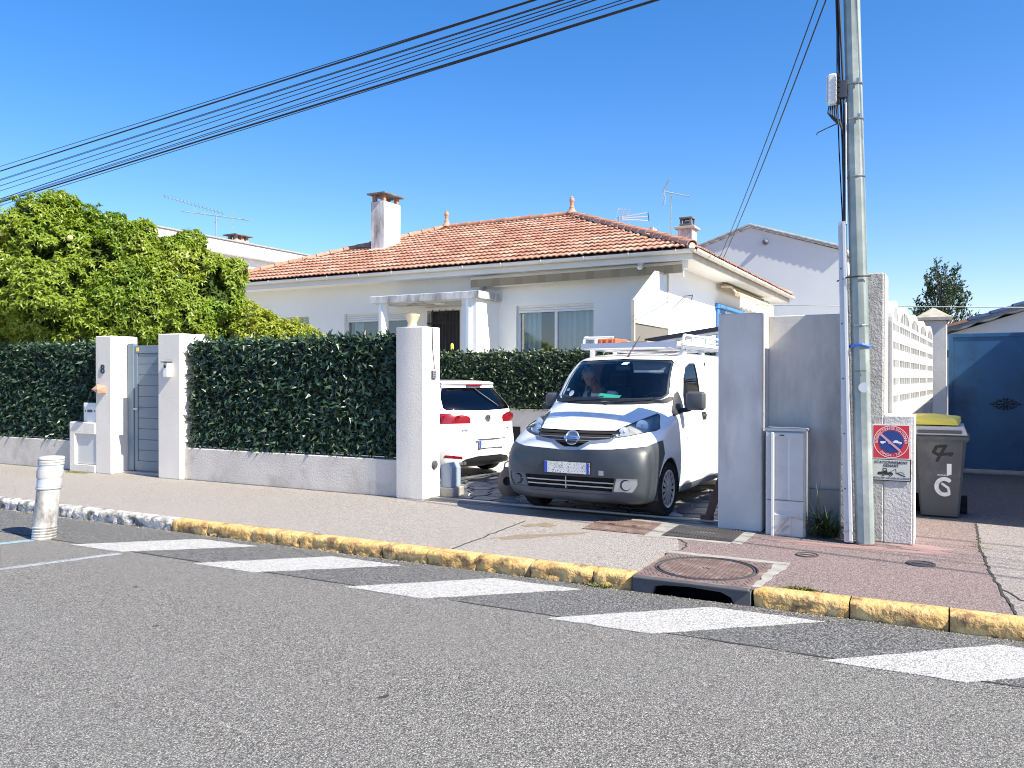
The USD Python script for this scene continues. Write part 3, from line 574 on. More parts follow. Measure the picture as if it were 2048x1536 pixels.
# door with its open iron grille
dr = house.part('door', box(DOOR[0], DOOR[2], FY0 + .16, FY0 + .21, .95, 3.17), 'door_wood', label='dark wooden front door')
dr.part('frame', join([box(DOOR[0] - .09, DOOR[0], FY0 - .03, FY0 - .003, .95, 3.26), box(DOOR[2], DOOR[2] + .09, FY0 - .03, FY0 - .003, .95, 3.26), box(DOOR[0], DOOR[2], FY0 - .03, FY0 - .003, 3.18, 3.26)]), 'house_side')
dr.part('grille', join([cyl((-11.5 + .1 * k, FY0 - .06, 1.0), (-11.5 + .1 * k, FY0 - .06, 3.12 + .08 * (k % 2)), .011, n=6) for k in range(9)] + [box(-11.56, -10.66, FY0 - .075, FY0 - .045, z, z + .035) for z in (1.3, 2.1, 2.85)]), 'black_plastic')
house.part('wall_lamp', join([box(-10.02, -9.9, 16.9, 16.99, 3.62, 3.72), cyl((-9.96, 16.93, 3.72), (-9.96, 16.93, 4.0), .012, n=6)]), 'chimney')
house.part('doorbell', lathe([(.0, 0), (.05, .005), (.055, .03), (.03, .045), (.0, .05)], 12, (-10.32, 16.985, 2.25), (0, -1, 0)), 'door_wood', smooth=50)
# front awning, rolled in
aw = house.part('awning', cyl((-10.12, 16.72, 3.86), (-4.95, 16.72, 3.90), .055, n=12), 'frame_white', smooth=50, label='long closed front awning under the eave')
stripes = []
for k in range(26):
    x0, x1 = -10.1 + k * .197, -10.1 + (k + 1) * .197
    aw.part('fabric_stripe', box(x0 + .0005, x1 - .0005, 16.62, 16.64, 3.655 + k * .0016, 3.83 + k * .0016), 'awning_stripe' if k % 3 == 0 else 'awning_band')
aw.part('arm', join([cyl((-9.5, 16.7, 3.66), (-8.0, 16.86, 3.70), .022, n=8), cyl((-7.3, 16.86, 3.72), (-5.7, 16.7, 3.75), .022, n=8)]), 'frame_white', smooth=50)
aw.part('crank_box', join([box(-4.99, -4.9, 16.62, 16.78, 3.78, 3.97, .01), cyl((-4.95, 16.62, 3.78), (-4.95, 16.62, 3.6), .01, n=6)]), 'frame_white')
house.part('security_camera', join([box(-5.9, -5.8, 16.5, 16.6, 3.9, 3.95), lathe([(.0, -.09), (.045, -.08), (.055, -.02), (.05, .04)], 14, (-5.85, 16.52, 3.85), (0, 1, .3))]), 'frame_white', smooth=40)
# side awning
sa = house.part('awning', cyl((-4.86, 20.95, 3.64), (-4.86, 25.4, 3.64), .06, n=12), 'awning_cream', smooth=50, label='cream side awning with scalloped valance')
u = np.linspace(20.97, 25.38, 90); zl = 3.34 - .045 * np.abs(np.sin((u - 20.97) / .245 * math.pi / 1.0)); U = np.stack([u, u], 1); X_ = np.stack([-4.80 + .012 * np.sin(u * 13), -4.80 + .025 * np.sin(u * 13 + .4)], 1)
sa.part('valance', grid_surface(X_, U, np.stack([np.full(90, 3.60), zl], 1)), 'awning_cream', smooth=True)
sa.part('cassette', join([box(-5.3, -5.1, 20.9, 25.5, 3.78, 3.9, .01), cyl((-5.15, 21.3, 3.78), (-4.9, 21.6, 3.66), .02, n=6), cyl((-5.15, 25.0, 3.78), (-4.9, 25.2, 3.66), .02, n=6)]), 'awning_stripe')
for y_ in (20.88, 25.44):
    sa.part('end_bracket', tube([(-5.25, y_ + .02, 3.84), (-5.0, y_ + .02, 3.82), (-4.86, y_ + .02, 3.66)], .028, 6), 'awning_pale')
# open blue shutter on the side
sh = house.part('shutter', join([box(-5.36, -5.31, 20.85, 21.58, 1.0, 3.28, .006)] + [box(-5.31, -5.295, 20.92, 21.5, 1.1 + .06 * k, 1.14 + .06 * k) for k in range(35)]), 'shutter_blue', label='bright blue open wooden shutter')
house.part('shutter', box(-5.36, -5.31, 23.02, 23.7, 1.0, 3.28, .006), 'shutter_blue')
hw = house.part('window', box(-5.56, -5.5, 21.6, 23.0, 1.0, 3.25), 'tinted', label='side window behind the blue shutters')
hw.part('lintel', box(-5.377, -5.29, 20.8, 23.75, 3.29, 3.42, .005), 'shutter_blue')
house.part('cable_clip', tube([(-5.34, 17.0, 2.95), (-5.33, 18.0, 3.35), (-5.33, 18.6, 3.42), (-5.36, 18.6, 3.3)], .012, 5), 'cable_grey')

# windbreak screen at the house corner
scr = thing('windbreak_screen', 'slanted translucent windbreak panel at the right corner of the house', 'screen', (-5.39, 15.9, .9))
scr.part('panel', place(extr([(14.84, 2.66), (16.88, 2.62), (16.88, 3.68), (16.09, 3.66), (14.84, 3.0)], 0, .02), (-5.40, 0, 0), *YZ), 'screen_panel')
scr.part('panel', place(extr([(14.84, .95), (16.88, .95), (16.88, 2.54), (14.84, 2.58)], 0, .02), (-5.40, 0, 0), *YZ), 'screen_dark', label='dark lower infill')
scr.part('frame', join([box(-5.42, -5.36, 14.78, 14.84, .95, 3.0), box(-5.42, -5.36, 16.88, 16.93, .95, 3.72), box(-5.425, -5.355, 14.84, 16.88, 2.56, 2.65), cyl((-5.39, 14.81, 2.99), (-5.39, 16.09, 3.68), .018, n=6), cyl((-5.39, 16.09, 3.68), (-5.39, 16.9, 3.71), .018, n=6)]), 'awning_pale')

# ================================================================== NEIGHBOURING BUILDINGS
nb = thing('flat_roof_house', 'tall white flat roofed house behind the orange tree', 'house', (-21.3, 20, 0))
w_ = sg.box(16.2, 0, 30, 5.60).difference(sg.box(17.2, 3.9, 18.5, 5.05)).difference(sg.box(22, 3.2, 23.2, 4.6))
nb.part('wall', place(extr(w_, -.25, 0), (-21.3, 0, 0), *YZ), 'neighbour_white')
nb.part('wall', box(-30, -21.55, 16.2, 16.4, 0, 5.60), 'neighbour_white')
nb.part('parapet', box(-30, -21.0, 15.9, 30.2, 5.60, 6.02, .01), 'neighbour_white')
nb.part('coping', box(-30.05, -20.95, 15.85, 30.25, 6.02, 6.07, .008), 'pale_concrete')
for y0, z0, y1, z1 in ((17.2, 3.9, 18.5, 5.05), (22, 3.2, 23.2, 4.6)):
    wn = nb.part('window', join([box(-21.44, -21.38, y0, y0 + .06, z0, z1), box(-21.44, -21.38, y1 - .06, y1, z0, z1), box(-21.44, -21.38, y0 + .06, y1 - .06, z0, z0 + .06), box(-21.44, -21.38, y0 + .06, y1 - .06, z1 - .06, z1)]), 'frame_white')
    wn.part('pane', box(-21.42, -21.40, y0 + .06, y1 - .06, z0 + .06, z1 - .06), 'tinted')
nc = nb.part('chimney', box(-21.75, -21.35, 19.9, 20.5, 6.07, 6.2), 'chimney')
for sx in (-21.74, -21.46):
    for sy in (19.92, 20.15, 20.38): nc.part('cap_pillar', box(sx, sx + .1, sy, sy + .1, 6.2, 6.34), 'chimney_brick')
nc.part('cap_slab', box(-21.85, -21.25, 19.8, 20.6, 6.34, 6.38, .006), 'chimney_cap')
nb.part('drain_spout', tube([(-21.0, 23.6, 5.72), (-20.85, 23.6, 5.72), (-20.85, 23.6, 5.6)], .03, 6), 'cable_grey')
gh = thing('gable_house', 'pale grey gabled house behind the bungalow on the right', 'house', (-6.5, 30, 0))
gh.part('wall', place(extr([(-11.2, 0), (-3.42, 0), (-3.42, 5.87), (-6.5, 6.92), (-11.2, 5.35)], -5, 0), (0, 30, 0), *XZ), 'neighbour_grey')
for nm, (x0, z0, x1, z1) in (('roof', (-6.5, 6.93, -3.25, 5.85)), ('roof', (-6.5, 6.93, -11.5, 5.27))):
    r_ = gh.part(nm, hullp([(x_, y, z_ + d_) for x_, z_ in ((x0, z0), (x1, z1)) for y in (29.90, 35) for d_ in (0, .05)]), 'soffit')
    n = 14
    for k in range(n):
        a = A([x0, 29.94, z0 + .06]) + (A([x1, 29.94, z1 + .06]) - A([x0, 29.94, z0 + .06])) * k / n; b = A([x0, 29.94, z0 + .06]) + (A([x1, 29.94, z1 + .06]) - A([x0, 29.94, z0 + .06])) * (k + 1.08) / n
        r_.part('verge_tile', cyl(b, a + A([0, 0, .012]), .075, .062, 8), 'tile_old', smooth=50)
gh.part('wall_light', lathe([(.0, 0), (.09, .01), (.1, .08), (.06, .14), (.0, .16)], 12, (-5.95, 29.995, 6.35), (0, -1, 0)), 'cable_grey', smooth=50)
gr = thing('garage', 'low garage with scalloped tile verge behind the blue gate', 'garage', (2, 17, 0))
gr.part('wall', place(extr([(-.15, 0), (6, 0), (6, 4.0), (3.4, 3.43), (-.15, 2.30)], -5, 0), (0, 17, 0), *XZ), 'house_side')
rf = gr.part('roof', hullp([(-.5, y, z) for y in (16.72, 22) for z in (2.24, 2.27)] + [(4.2, y, z) for y in (16.72, 22) for z in (3.74, 3.77)]), 'tile_old')
for k in range(14):
    a = A([-.5 + k * .34, 16.74, 2.31 + k * .1085]); b = a + A([.36, 0, .115])
    rf.part('verge_tile', join([hullp([a + A(o) for o in ((0, -.06, 0), (0, .3, 0), (0, -.06, .05), (0, .3, .05))] + [b + A(o) for o in ((0, -.06, -.02), (0, .3, -.02), (0, -.06, .03), (0, .3, .03))])]), 'tile_blue' if k > 1 else 'tile_b')
u = np.linspace(-.2, 4.2, 150); zz = 2.27 + (u + .5) * .319 - .03 - .045 * np.abs(np.sin(u / .21 * math.pi / 2 + .6))
rf.part('scalloped_edge', grid_surface(np.stack([u, u, u], 1), np.stack([np.full(150, 16.70), np.full(150, 16.70), np.full(150, 16.99)], 1), np.stack([2.30 + (u + .5) * .319, zz, zz], 1)), 'tile_old')

# wires and aerials
def cable(p0, p1, r, sag, label, cat='cable', group=None, n=18, mat='cable', name='overhead_cable'):
    p0, p1 = A(p0, float), A(p1, float); t = np.linspace(0, 1, n)[:, None]; P = p0 + (p1 - p0) * t; P[:, 2] -= sag * 4 * (t * (1 - t))[:, 0]
    return single(name, tube(P, r, 5), mat, label, cat, smooth=True, group=group)
WIRES = [((-27.08, 11.998, 6.455), (6.671, 6.193, 5.28), .006, 'topmost thin black cable of the bundle crossing the sky'), ((-27.094, 11.989, 6.288), (6.713, 6.216, 5.358), .013, 'thick black cable just under the topmost thin one'),
         ((-27.243, 11.906, 5.998), (7.151, 6.455, 5.494), .006, 'third cable from the top of the bundle at the left edge'), ((-27.263, 11.895, 5.963), (7.211, 6.487, 5.51), .006, 'fourth cable from the top, almost touching the third at the left edge'),
         ((-27.329, 11.857, 5.77), (7.405, 6.592, 5.601), .007, 'fifth cable from the top at the left edge, in the middle of the bundle'), ((-27.395, 11.82, 5.594), (7.599, 6.698, 5.683), .006, 'sixth cable from the top at the left edge'),
         ((-27.441, 11.794, 5.313), (7.733, 6.772, 5.815), .009, 'medium black cable just above the close lower pair'), ((-27.597, 11.709, 5.261), (8.189, 7.019, 5.84), .006, 'upper cable of the close thin pair above the thickest cable'),
         ((-27.658, 11.676, 5.234), (8.367, 7.115, 5.852), .006, 'lower cable of the close thin pair above the thickest cable'), ((-27.794, 11.602, 5.191), (8.764, 7.329, 5.872), .015, 'thickest black cable along the lower side of the bundle'),
         ((-27.814, 11.59, 5.085), (8.823, 7.362, 5.922), .006, 'lowest thin cable of the bundle, below the thickest one')]
for p, q, r, lab in WIRES: cable(p, q, r, .0, lab, 'cable', 'overhead cables crossing the sky', 6)
cable((-.94, 8.1, 5.35), (-5.13, 20.3, 4.30), .008, .12, 'right one of two service wires running from the pole to the house eave', group='service wires to the house', name='service_wire')
cable((-1.01, 8.06, 5.35), (-5.22, 20.28, 4.30), .007, .12, 'left one of two service wires running from the pole to the house eave', group='service wires to the house', name='service_wire')
cable((-3.0, 14.3, 2.76), (3.5, 17.8, 2.70), .009, .01, 'thin pale wire behind the dark green tree at the right', mat='galvanised', name='service_wire')

def yagi(name, label, boom0, boom1, ups, n, half, mast_top, mast_bottom, grid=None, r=.012):
    t = thing(name, label, 'aerial', mast_bottom)
    b0, b1 = A(boom0, float), A(boom1, float); d = (b1 - b0) / np.linalg.norm(b1 - b0); s = np.cross(d, [0, 0, 1.0]); s /= np.linalg.norm(s); up = np.cross(s, d)
    t.part('mast', cyl(mast_bottom, mast_top, .018, n=8), 'galvanised', smooth=50)
    t.part('boom', cyl(b0, b1, r, n=6), 'galvanised')
    for k in range(n):
        p = b0 + (b1 - b0) * (k + .5) / n; e = s * half * math.cos(ups) + up * half * math.sin(ups)
        t.part('element', cyl(p - e, p + e, .006, n=5), 'cable_grey')
    if grid:
        for sg_ in (1, -1):
            q = d * -.12 + up * sg_ * .40; rows = []
            for k in range(7): rows.append(cyl(b1 + q * (k + .5) / 7 - s * .2, b1 + q * (k + .5) / 7 + s * .2, .005, n=4))
            rows += [cyl(b1 + s * o, b1 + s * o + q, .006, n=4) for o in (-.2, 0, .2)]
            t.part('reflector_grid', join(rows), 'galvanised')
    return t
FAR = lambda p: tuple(A([0, 0, 1.5]) + 1.134 * (A(p, float) - A([0, 0, 1.5])))
yl = yagi('roof_aerial', 'long television aerial on the white flat roofed house', FAR((-20.43, 16.28, 6.86)), FAR((-18.85, 17.13, 6.33)), .5, 16, .10, FAR((-19.05, 17.02, 6.27)), (-21.60, 19.30, 6.06), r=.014)
yl.part('boom', cyl(FAR((-19.95, 16.54, 6.40)), FAR((-18.2, 17.48, 6.13)), .016, n=6), 'galvanised')
yl.part('dipole', join([cyl(FAR((-18.62, 17.25, 5.9)), FAR((-18.62, 17.25, 6.42)), .014, n=6), cyl(FAR((-18.45, 17.30, 6.16)), FAR((-18.2, 17.5, 6.15)), .011, n=5), cyl(FAR((-19.1, 17.0, 6.05)), FAR((-19.0, 17.05, 6.15)), .015, n=5)]), 'galvanised')
yl.part('brace', tube([FAR((-19.6, 16.72, 6.55)), FAR((-19.6, 16.72, 6.42)), FAR((-19.4, 16.83, 6.34)), FAR((-19.0, 17.05, 6.25))], .010, 5), 'galvanised')
yl.part('foot', box(-21.7, -21.5, 19.2, 19.4, 6.06, 6.09), 'concrete')
yagi('roof_aerial', 'tall mast aerial with a row of dark elements above the vent pot', (-6.98, 24.12, 6.94), (-7.70, 23.73, 7.10), .6, 11, .10, (-7.48, 23.85, 7.05), (-7.48, 23.85, 5.1), grid=True)
y3 = thing('roof_aerial', 'triple boom aerial with a grid reflector behind the roof hip', 'aerial', (-8.30, 21.68, 5.6))
y3.part('mast', cyl((-8.32, 21.68, 5.4), (-8.32, 21.68, 6.05), .018, n=8), 'galvanised', smooth=50)
for k, (dz, zz) in enumerate(((.10, 6.16), (.0, 6.05), (-.10, 5.93))):
    y3.part('boom', cyl((-8.25, 21.72, 6.0 + dz * .3), (-7.60, 22.07, zz), .013, n=6), 'aluminium')
y3.part('end_bar', cyl((-7.60, 22.07, 6.17), (-7.57, 22.08, 5.92), .012, n=6), 'cable')
for sgn in (1, -1):
    q = A([-.02, 0, .30 * sgn]) + A([.10, .05, 0]); b = A([-8.30, 21.70, 6.0]); s = A([.17, .09, 0]); rows = [cyl(b + q * (k + .6) / 6 - s * .6, b + q * (k + .6) / 6 + s * 1.1, .006, n=4) for k in range(6)]
    rows += [cyl(b + s * o, b + s * o + q, .007, n=4) for o in (-.6, .25, 1.1)]
    y3.part('reflector_grid', join(rows), 'galvanised')

# ================================================================== STREET WALL, PILLARS, GATES
t = thing('gate_pillar', 'white rendered pillar with keypad between hedge and driveway', 'pillar', (-5.97, 8.56, 0))
t.part('shaft', box(-6.18, -5.76, 8.36, 8.74, 0, 2.145, .012), 'stucco')
kp = t.part('keypad', box(-5.758, -5.73, 8.53, 8.61, 1.50, 1.60, .005), 'dark_plastic')
kp.part('keys', join([box(-5.73, -5.726, 8.535 + .025 * i, 8.553 + .025 * i, 1.51 + .022 * j, 1.525 + .022 * j) for i in range(3) for j in range(4)]), 'aluminium')
t.part('photocell', lathe([(.05, 0), (.055, .012), (.045, .03), (.02, .034)], 16, (-5.76, 8.59, .42), (1, 0, 0)), 'dark_plastic', smooth=50)
t.part('cable', tube([(-5.755, 8.56, 2.14), (-5.752, 8.55, 1.9), (-5.755, 8.60, 1.62)], .005, 5), 'cable_grey')
vs = single('vase', lathe([(.06, 0), (.065, .01), (.055, .06), (.075, .10), (.10, .16), (.098, .17), (.07, .10), (.0, .08)], 20, (-6.06, 8.55, 2.145)), 'cream_vase', 'small cream vase on top of the keypad pillar', 'vase', smooth=50)
t = thing('gate_pillar', 'white pillar with house number 8 left of the gate', 'pillar', (-11.8, 8.5, 0))
t.part('shaft', box(-12.0, -11.62, 8.3, 8.78, 0, 2.17, .012), 'stucco')
t.part('house_number', front(text('8', .13, .012, True), -11.815, 8.299, 1.585), 'gate_iron')
t.part('wall_light', hullp([(-11.95, 8.30, 1.38), (-11.72, 8.30, 1.38), (-11.90, 8.16, 1.33), (-11.76, 8.16, 1.33), (-11.93, 8.30, 1.31), (-11.74, 8.30, 1.27), (-11.84, 8.22, 1.41), (-11.78, 8.18, 1.27)]), 'terracotta')
t = thing('gate_pillar', 'white pillar with intercom right of the gate', 'pillar', (-10.35, 8.55, 0))
t.part('shaft', box(-10.58, -10.10, 8.34, 8.82, 0, 2.17, .012), 'stucco')
ic = t.part('intercom', box(-10.375, -10.27, 8.26, 8.34, 1.52, 1.74, .012), 'frame_white')
ic.part('camera_eye', lathe([(.0, 0), (.025, .0), (.022, .015), (.0, .02)], 12, (-10.32, 8.262, 1.68), (0, -1, 0)), 'black_plastic')
ic.part('hood', box(-10.385, -10.26, 8.23, 8.34, 1.74, 1.755, .003), 'dark_plastic')
t = thing('gate_pillar', 'pale grey pillar right of the driveway beside the van', 'pillar', (-1.87, 8.4, 0))
t.part('shaft', box(-2.09, -1.66, 8.2, 8.6, 0, 2.145, .01), 'plaster_grey')
t = thing('boundary_wall', 'low rendered wall under the middle leaf panel', 'wall', (-8.1, 8.5, 0))
t.part('wall', box(-10.10, -6.18, 8.42, 8.66, 0, .47, .008), 'stucco_low')
t = thing('boundary_wall', 'low rendered wall at the left edge under the leaf panel', 'wall', (-15, 8.5, 0))
t.part('wall', box(-26, -12.64, 8.42, 8.66, 0, .48, .008), 'stucco_low')
t = thing('boundary_wall', 'grey rendered wall behind the utility cabinet', 'wall', (-1.3, 8.7, 0))
t.part('wall', box(-1.66, -.93, 8.52, 8.75, 0, 2.13, .008), 'plaster_grey')
t.part('plinth', box(-1.655, -.93, 8.44, 8.52, 0, .42, .01), 'concrete')
# meter block, letter box
t = thing('meter_block', 'white masonry block with meter door left of the house number pillar', 'meter box', (-12.3, 8.4, 0))
t.part('block', arr(man(box(-12.64, -12.0, 8.28, 8.66, 0, .80, .012)) - mbox(-12.5, -11.9, 8.2, 8.34, .12, .62)), 'stucco')
md = t.part('door', box(-12.49, -12.01, 8.315, 8.335, .13, .61, .004), 'cabinet')
md.part('frame', join([box(-12.5, -12.48, 8.30, 8.338, .12, .62), box(-12.48, -12.004, 8.30, 8.338, .61, .62)]), 'white_metal')
t = thing('letter_box', 'white metal letter box standing on the meter block', 'letter box', (-12.18, 8.45, .8))
t.part('body', box(-12.36, -12.005, 8.34, 8.62, .802, 1.11, .006), 'frame_white')
t.part('flap', box(-12.33, -12.03, 8.332, 8.34, 1.03, 1.07, .002), 'white_metal')
t.part('name_plate', box(-12.26, -12.14, 8.334, 8.339, .96, 1.0), 'dark_plastic')
for x_ in (-12.31, -12.08): t.part('lock', lathe([(.012, 0), (.01, .006), (.0, .007)], 10, (x_, 8.339, .98), (0, -1, 0)), 'cable')
# pedestrian gate
t = thing('pedestrian_gate', 'grey blue slatted metal gate between two white pillars', 'gate', (-11.1, 8.62, 0))
t.part('frame', join([box(-11.60, -11.46, 8.58, 8.66, .04, 2.06, .004), box(-11.46, -10.60, 8.595, 8.645, 1.90, 2.02, .004), box(-11.46, -10.60, 8.595, 8.645, .05, .20, .004), box(-11.46, -11.38, 8.595, 8.645, .20, 1.90, .004), box(-10.66, -10.60, 8.595, 8.645, .20, 1.90, .004)]), 'gate_blue_grey')
t.part('back_sheet', box(-11.38, -10.66, 8.626, 8.63, .20, 1.90), 'gate_blue_grey')
for k in range(10): t.part('slat', box(-11.38, -10.66, 8.606, 8.626, .203 + .1697 * k, .203 + .1697 * (k + 1) - .006, .004), 'gate_blue_grey')
t.part('notice', box(-11.41, -11.35, 8.590, 8.594, 1.93, 1.99), 'bin_yellow')
t.part('handle', join([cyl((-11.42, 8.595, 1.02), (-11.42, 8.55, 1.02), .012, n=8), cyl((-11.42, 8.55, 1.02), (-11.32, 8.55, 1.02), .010, n=8)]), 'steel', smooth=50)
single('gate_sill', box(-11.62, -10.58, 8.5, 8.78, -.02, .03, .005), 'concrete', 'concrete sill under the pedestrian gate', 'sill')
# sliding gate gear and leaning stop
t = thing('gate_motor', 'blue grey sliding gate motor behind the keypad pillar', 'gate motor', (-5.7, 8.9, 0))
t.part('housing', hullp([(-5.78, 8.77, .12), (-5.62, 8.77, .12), (-5.78, 9.0, .12), (-5.62, 9.0, .12), (-5.78, 8.77, .40), (-5.66, 8.78, .43), (-5.62, 8.79, .36), (-5.78, 9.0, .40), (-5.66, 8.99, .43), (-5.62, 9.0, .36)]), 'motor_grey')
t.part('base', box(-5.8, -5.58, 8.75, 9.03, -.01, .115, .012), 'pale_concrete')
t = thing('gate_stop', 'rusty brown leaning beam beside the right pillar', 'beam', (-2.3, 8.56, 0))
t.part('beam', hullp([(-2.33, 8.53, .0), (-2.255, 8.53, .0), (-2.33, 8.60, .0), (-2.255, 8.60, .0), (-2.17, 8.73, .62), (-2.10, 8.73, .62), (-2.17, 8.80, .62), (-2.10, 8.80, .62)]), 'rust')
t.part('foot', box(-2.355, -2.235, 8.505, 8.62, .004, .07, .01), 'rust')
# tub between the cars
t = thing('garden_pot', 'brown jar with a dark side opening between the two cars', 'pot', (-5.02, 9.25, 0))
jar = man(lathe([(.10, 0), (.14, .05), (.17, .14), (.165, .22), (.13, .30), (.09, .34), (.085, .36)], 24, (-5.02, 9.25, 0)))
t.part('jar', arr(jar - Manifold.cylinder(.2, .055, .06, 20).rotate((90, 0, 0)).translate((-4.99, 9.16, .20))), 'brown_plastic', smooth=50)
t.part('opening', lathe([(.0, 0), (.06, .0), (.06, .01)], 16, (-4.99, 9.12, .20), (0, -1, 0)), 'dark_void')
t.part('handle', tube([(-5.1, 9.2, .30), (-5.06, 9.17, .42), (-4.97, 9.17, .47), (-4.93, 9.2, .34)], .010, 6), 'steel', smooth=50)

# hedge panels of leaves
def hedge(name, label, x0, x1, y, z0, z1, depth, per_m2, mat, seed, L=.085, spill=True, ground_mat='hedge_mat'):
    r = np.random.default_rng(seed); t = thing(name, label, 'hedge', ((x0 + x1) / 2, y, z0))
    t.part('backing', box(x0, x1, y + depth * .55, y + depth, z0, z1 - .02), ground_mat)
    n = int((x1 - x0) * (z1 - z0) * per_m2)
    P = np.c_[r.uniform(x0, x1, n), y + depth * r.uniform(.0, .6, n), r.uniform(z0 + .01, z1 - .01, n)]
    D = np.c_[r.normal(0, 1.0, n), -r.uniform(.1, .9, n), r.normal(-.05, .55, n)]; N = np.c_[r.normal(0, .35, n), r.uniform(-1.0, -.2, n), r.uniform(.2, 1.1, n)]
    k = int((x1 - x0) * 30)                                           # tufts along the top
    P2 = np.c_[r.uniform(x0, x1, k), y + depth * r.uniform(0, 1, k), r.uniform(z1 - .05, z1 + .0, k)]; D2 = np.c_[r.normal(0, .6, k), r.normal(-.2, .5, k), r.uniform(.2, 1.0, k)]; N2 = np.c_[r.normal(0, .5, k), -np.ones(k), r.uniform(0, .6, k)]
    P, D, N = np.vstack([P, P2]), np.vstack([D, D2]), np.vstack([N, N2])
    if spill:
        k = int((x1 - x0) * 12); P3 = np.c_[r.uniform(x0, x1, k), y + r.uniform(-.02, .03, k), r.uniform(z0, z0 + .06, k)]; D3 = np.c_[r.normal(0, .5, k), -r.uniform(.2, .7, k), -r.uniform(.4, 1.0, k)]; N3 = np.c_[r.normal(0, .4, k), -np.ones(k), r.uniform(.2, .8, k)]
        P, D, N = np.vstack([P, P3]), np.vstack([D, D3]), np.vstack([N, N3])
    m = len(P); Ls = L * r.uniform(.75, 1.3, m)
    t.part('leaves', leaves(P, D, N, Ls, Ls * r.uniform(.36, .48, m), r.uniform(-.3, .9, m)), mat, kind='stuff')
    return t
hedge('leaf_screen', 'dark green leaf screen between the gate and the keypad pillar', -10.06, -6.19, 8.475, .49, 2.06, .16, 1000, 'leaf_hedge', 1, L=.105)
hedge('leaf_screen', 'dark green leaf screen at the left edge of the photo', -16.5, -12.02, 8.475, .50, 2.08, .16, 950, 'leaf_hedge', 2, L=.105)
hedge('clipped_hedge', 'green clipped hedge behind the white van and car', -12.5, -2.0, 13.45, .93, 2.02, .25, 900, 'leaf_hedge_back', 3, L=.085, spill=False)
t = thing('boundary_wall', 'grey retaining wall under the clipped hedge', 'wall', (-7, 13.6, 0))
t.part('wall', box(-12.5, -1.8, 13.55, 13.72, 0, .92, .008), 'plaster_grey')
t.part('niche', box(-7.35, -7.15, 13.545, 13.551, .2, .60), 'dark_void')
flw = thing('yellow_flowers', 'yellow flower spikes in front of the house door', 'flowers', (-9.6, 14.6, .9))
for x_, y_, h_ in ((-9.72, 14.5, 2.16), (-9.33, 14.6, 2.24)):
    f_ = flw.part('flower', lathe([(.0, h_ - .16), (.035, h_ - .12), (.04, h_ - .05), (.02, h_), (.0, h_ + .01)], 8, (x_, y_, 0)), 'flower_yellow')
    f_.part('stem', cyl((x_, y_, .9), (x_, y_, h_ - .14), .008, n=5), 'leaf_hedge_back')

# trees
def crown_leaves(blobs, n, L, seed, ratio=.34, per=6, droop=.15, gap=.30):
    """Rosettes of leaves near the surface of a union of ellipsoids."""
    r = np.random.default_rng(seed); C = A([b[:3] for b in blobs], float); R = A([b[3:6] for b in blobs], float); P, U = [], []
    a = R.prod(1) ** (2 / 3.); pick = r.choice(len(blobs), n * 3, p=a / a.sum()); d = r.normal(size=(n * 3, 3)); d /= np.linalg.norm(d, axis=1, keepdims=True)
    f = 1 - r.uniform(0, 1, n * 3) ** 1.9 * .40; q = C[pick] + d * R[pick] * f[:, None]
    q += (meshkit.fbm(q * 1.7 + 5, 3, seed)[:, None] - .5) * .5 * d
    dens = meshkit.fbm(q * 1.9 + 31, 3, seed + 3)
    inside = np.zeros(len(q), bool)
    for c_, r_ in zip(C, R): inside |= (((q - c_) / (r_ * .62)) ** 2).sum(1) < 1
    keep = ~inside & (dens > gap); q, d = q[keep][:n], d[keep][:n]
    k = len(q); ax = d * .7 + A([0, 0, .55]) + r.normal(0, .35, (k, 3)); ax /= np.linalg.norm(ax, axis=1, keepdims=True)
    a1 = np.cross(ax, r.normal(size=(k, 3))); a1 /= np.linalg.norm(a1, axis=1, keepdims=True); a2 = np.cross(ax, a1)
    PP, DD, NN, LL = [], [], [], []
    for j in range(per):
        th = 2 * np.pi * j / per + r.uniform(-.4, .4, k); e = np.cos(th)[:, None] * a1 + np.sin(th)[:, None] * a2; up = r.uniform(.1, .9, k)[:, None]
        dd = e + ax * up - A([0, 0, droop]); PP.append(q - ax * r.uniform(0, .05, k)[:, None]); DD.append(dd); NN.append(ax - e * .3); LL.append(L * r.uniform(.7, 1.25, k))
    P, D, N, Ls = np.vstack(PP), np.vstack(DD), np.vstack(NN), np.concatenate(LL)
    return leaves(P, D, N, Ls, Ls * ratio, r.uniform(0, 1.2, len(Ls)), seed), q
def limbs(base, tips, r0, seed):
    r = np.random.default_rng(seed); out = []
    for tip in tips:
        t = np.linspace(0, 1, 7)[:, None]; P = A(base) + (A(tip) - A(base)) * t + r.normal(0, .05, (7, 3)) * (t * (1 - t) * 4); out.append(tube(P, np.linspace(r0, r0 * .2, 7), 7))
    return out
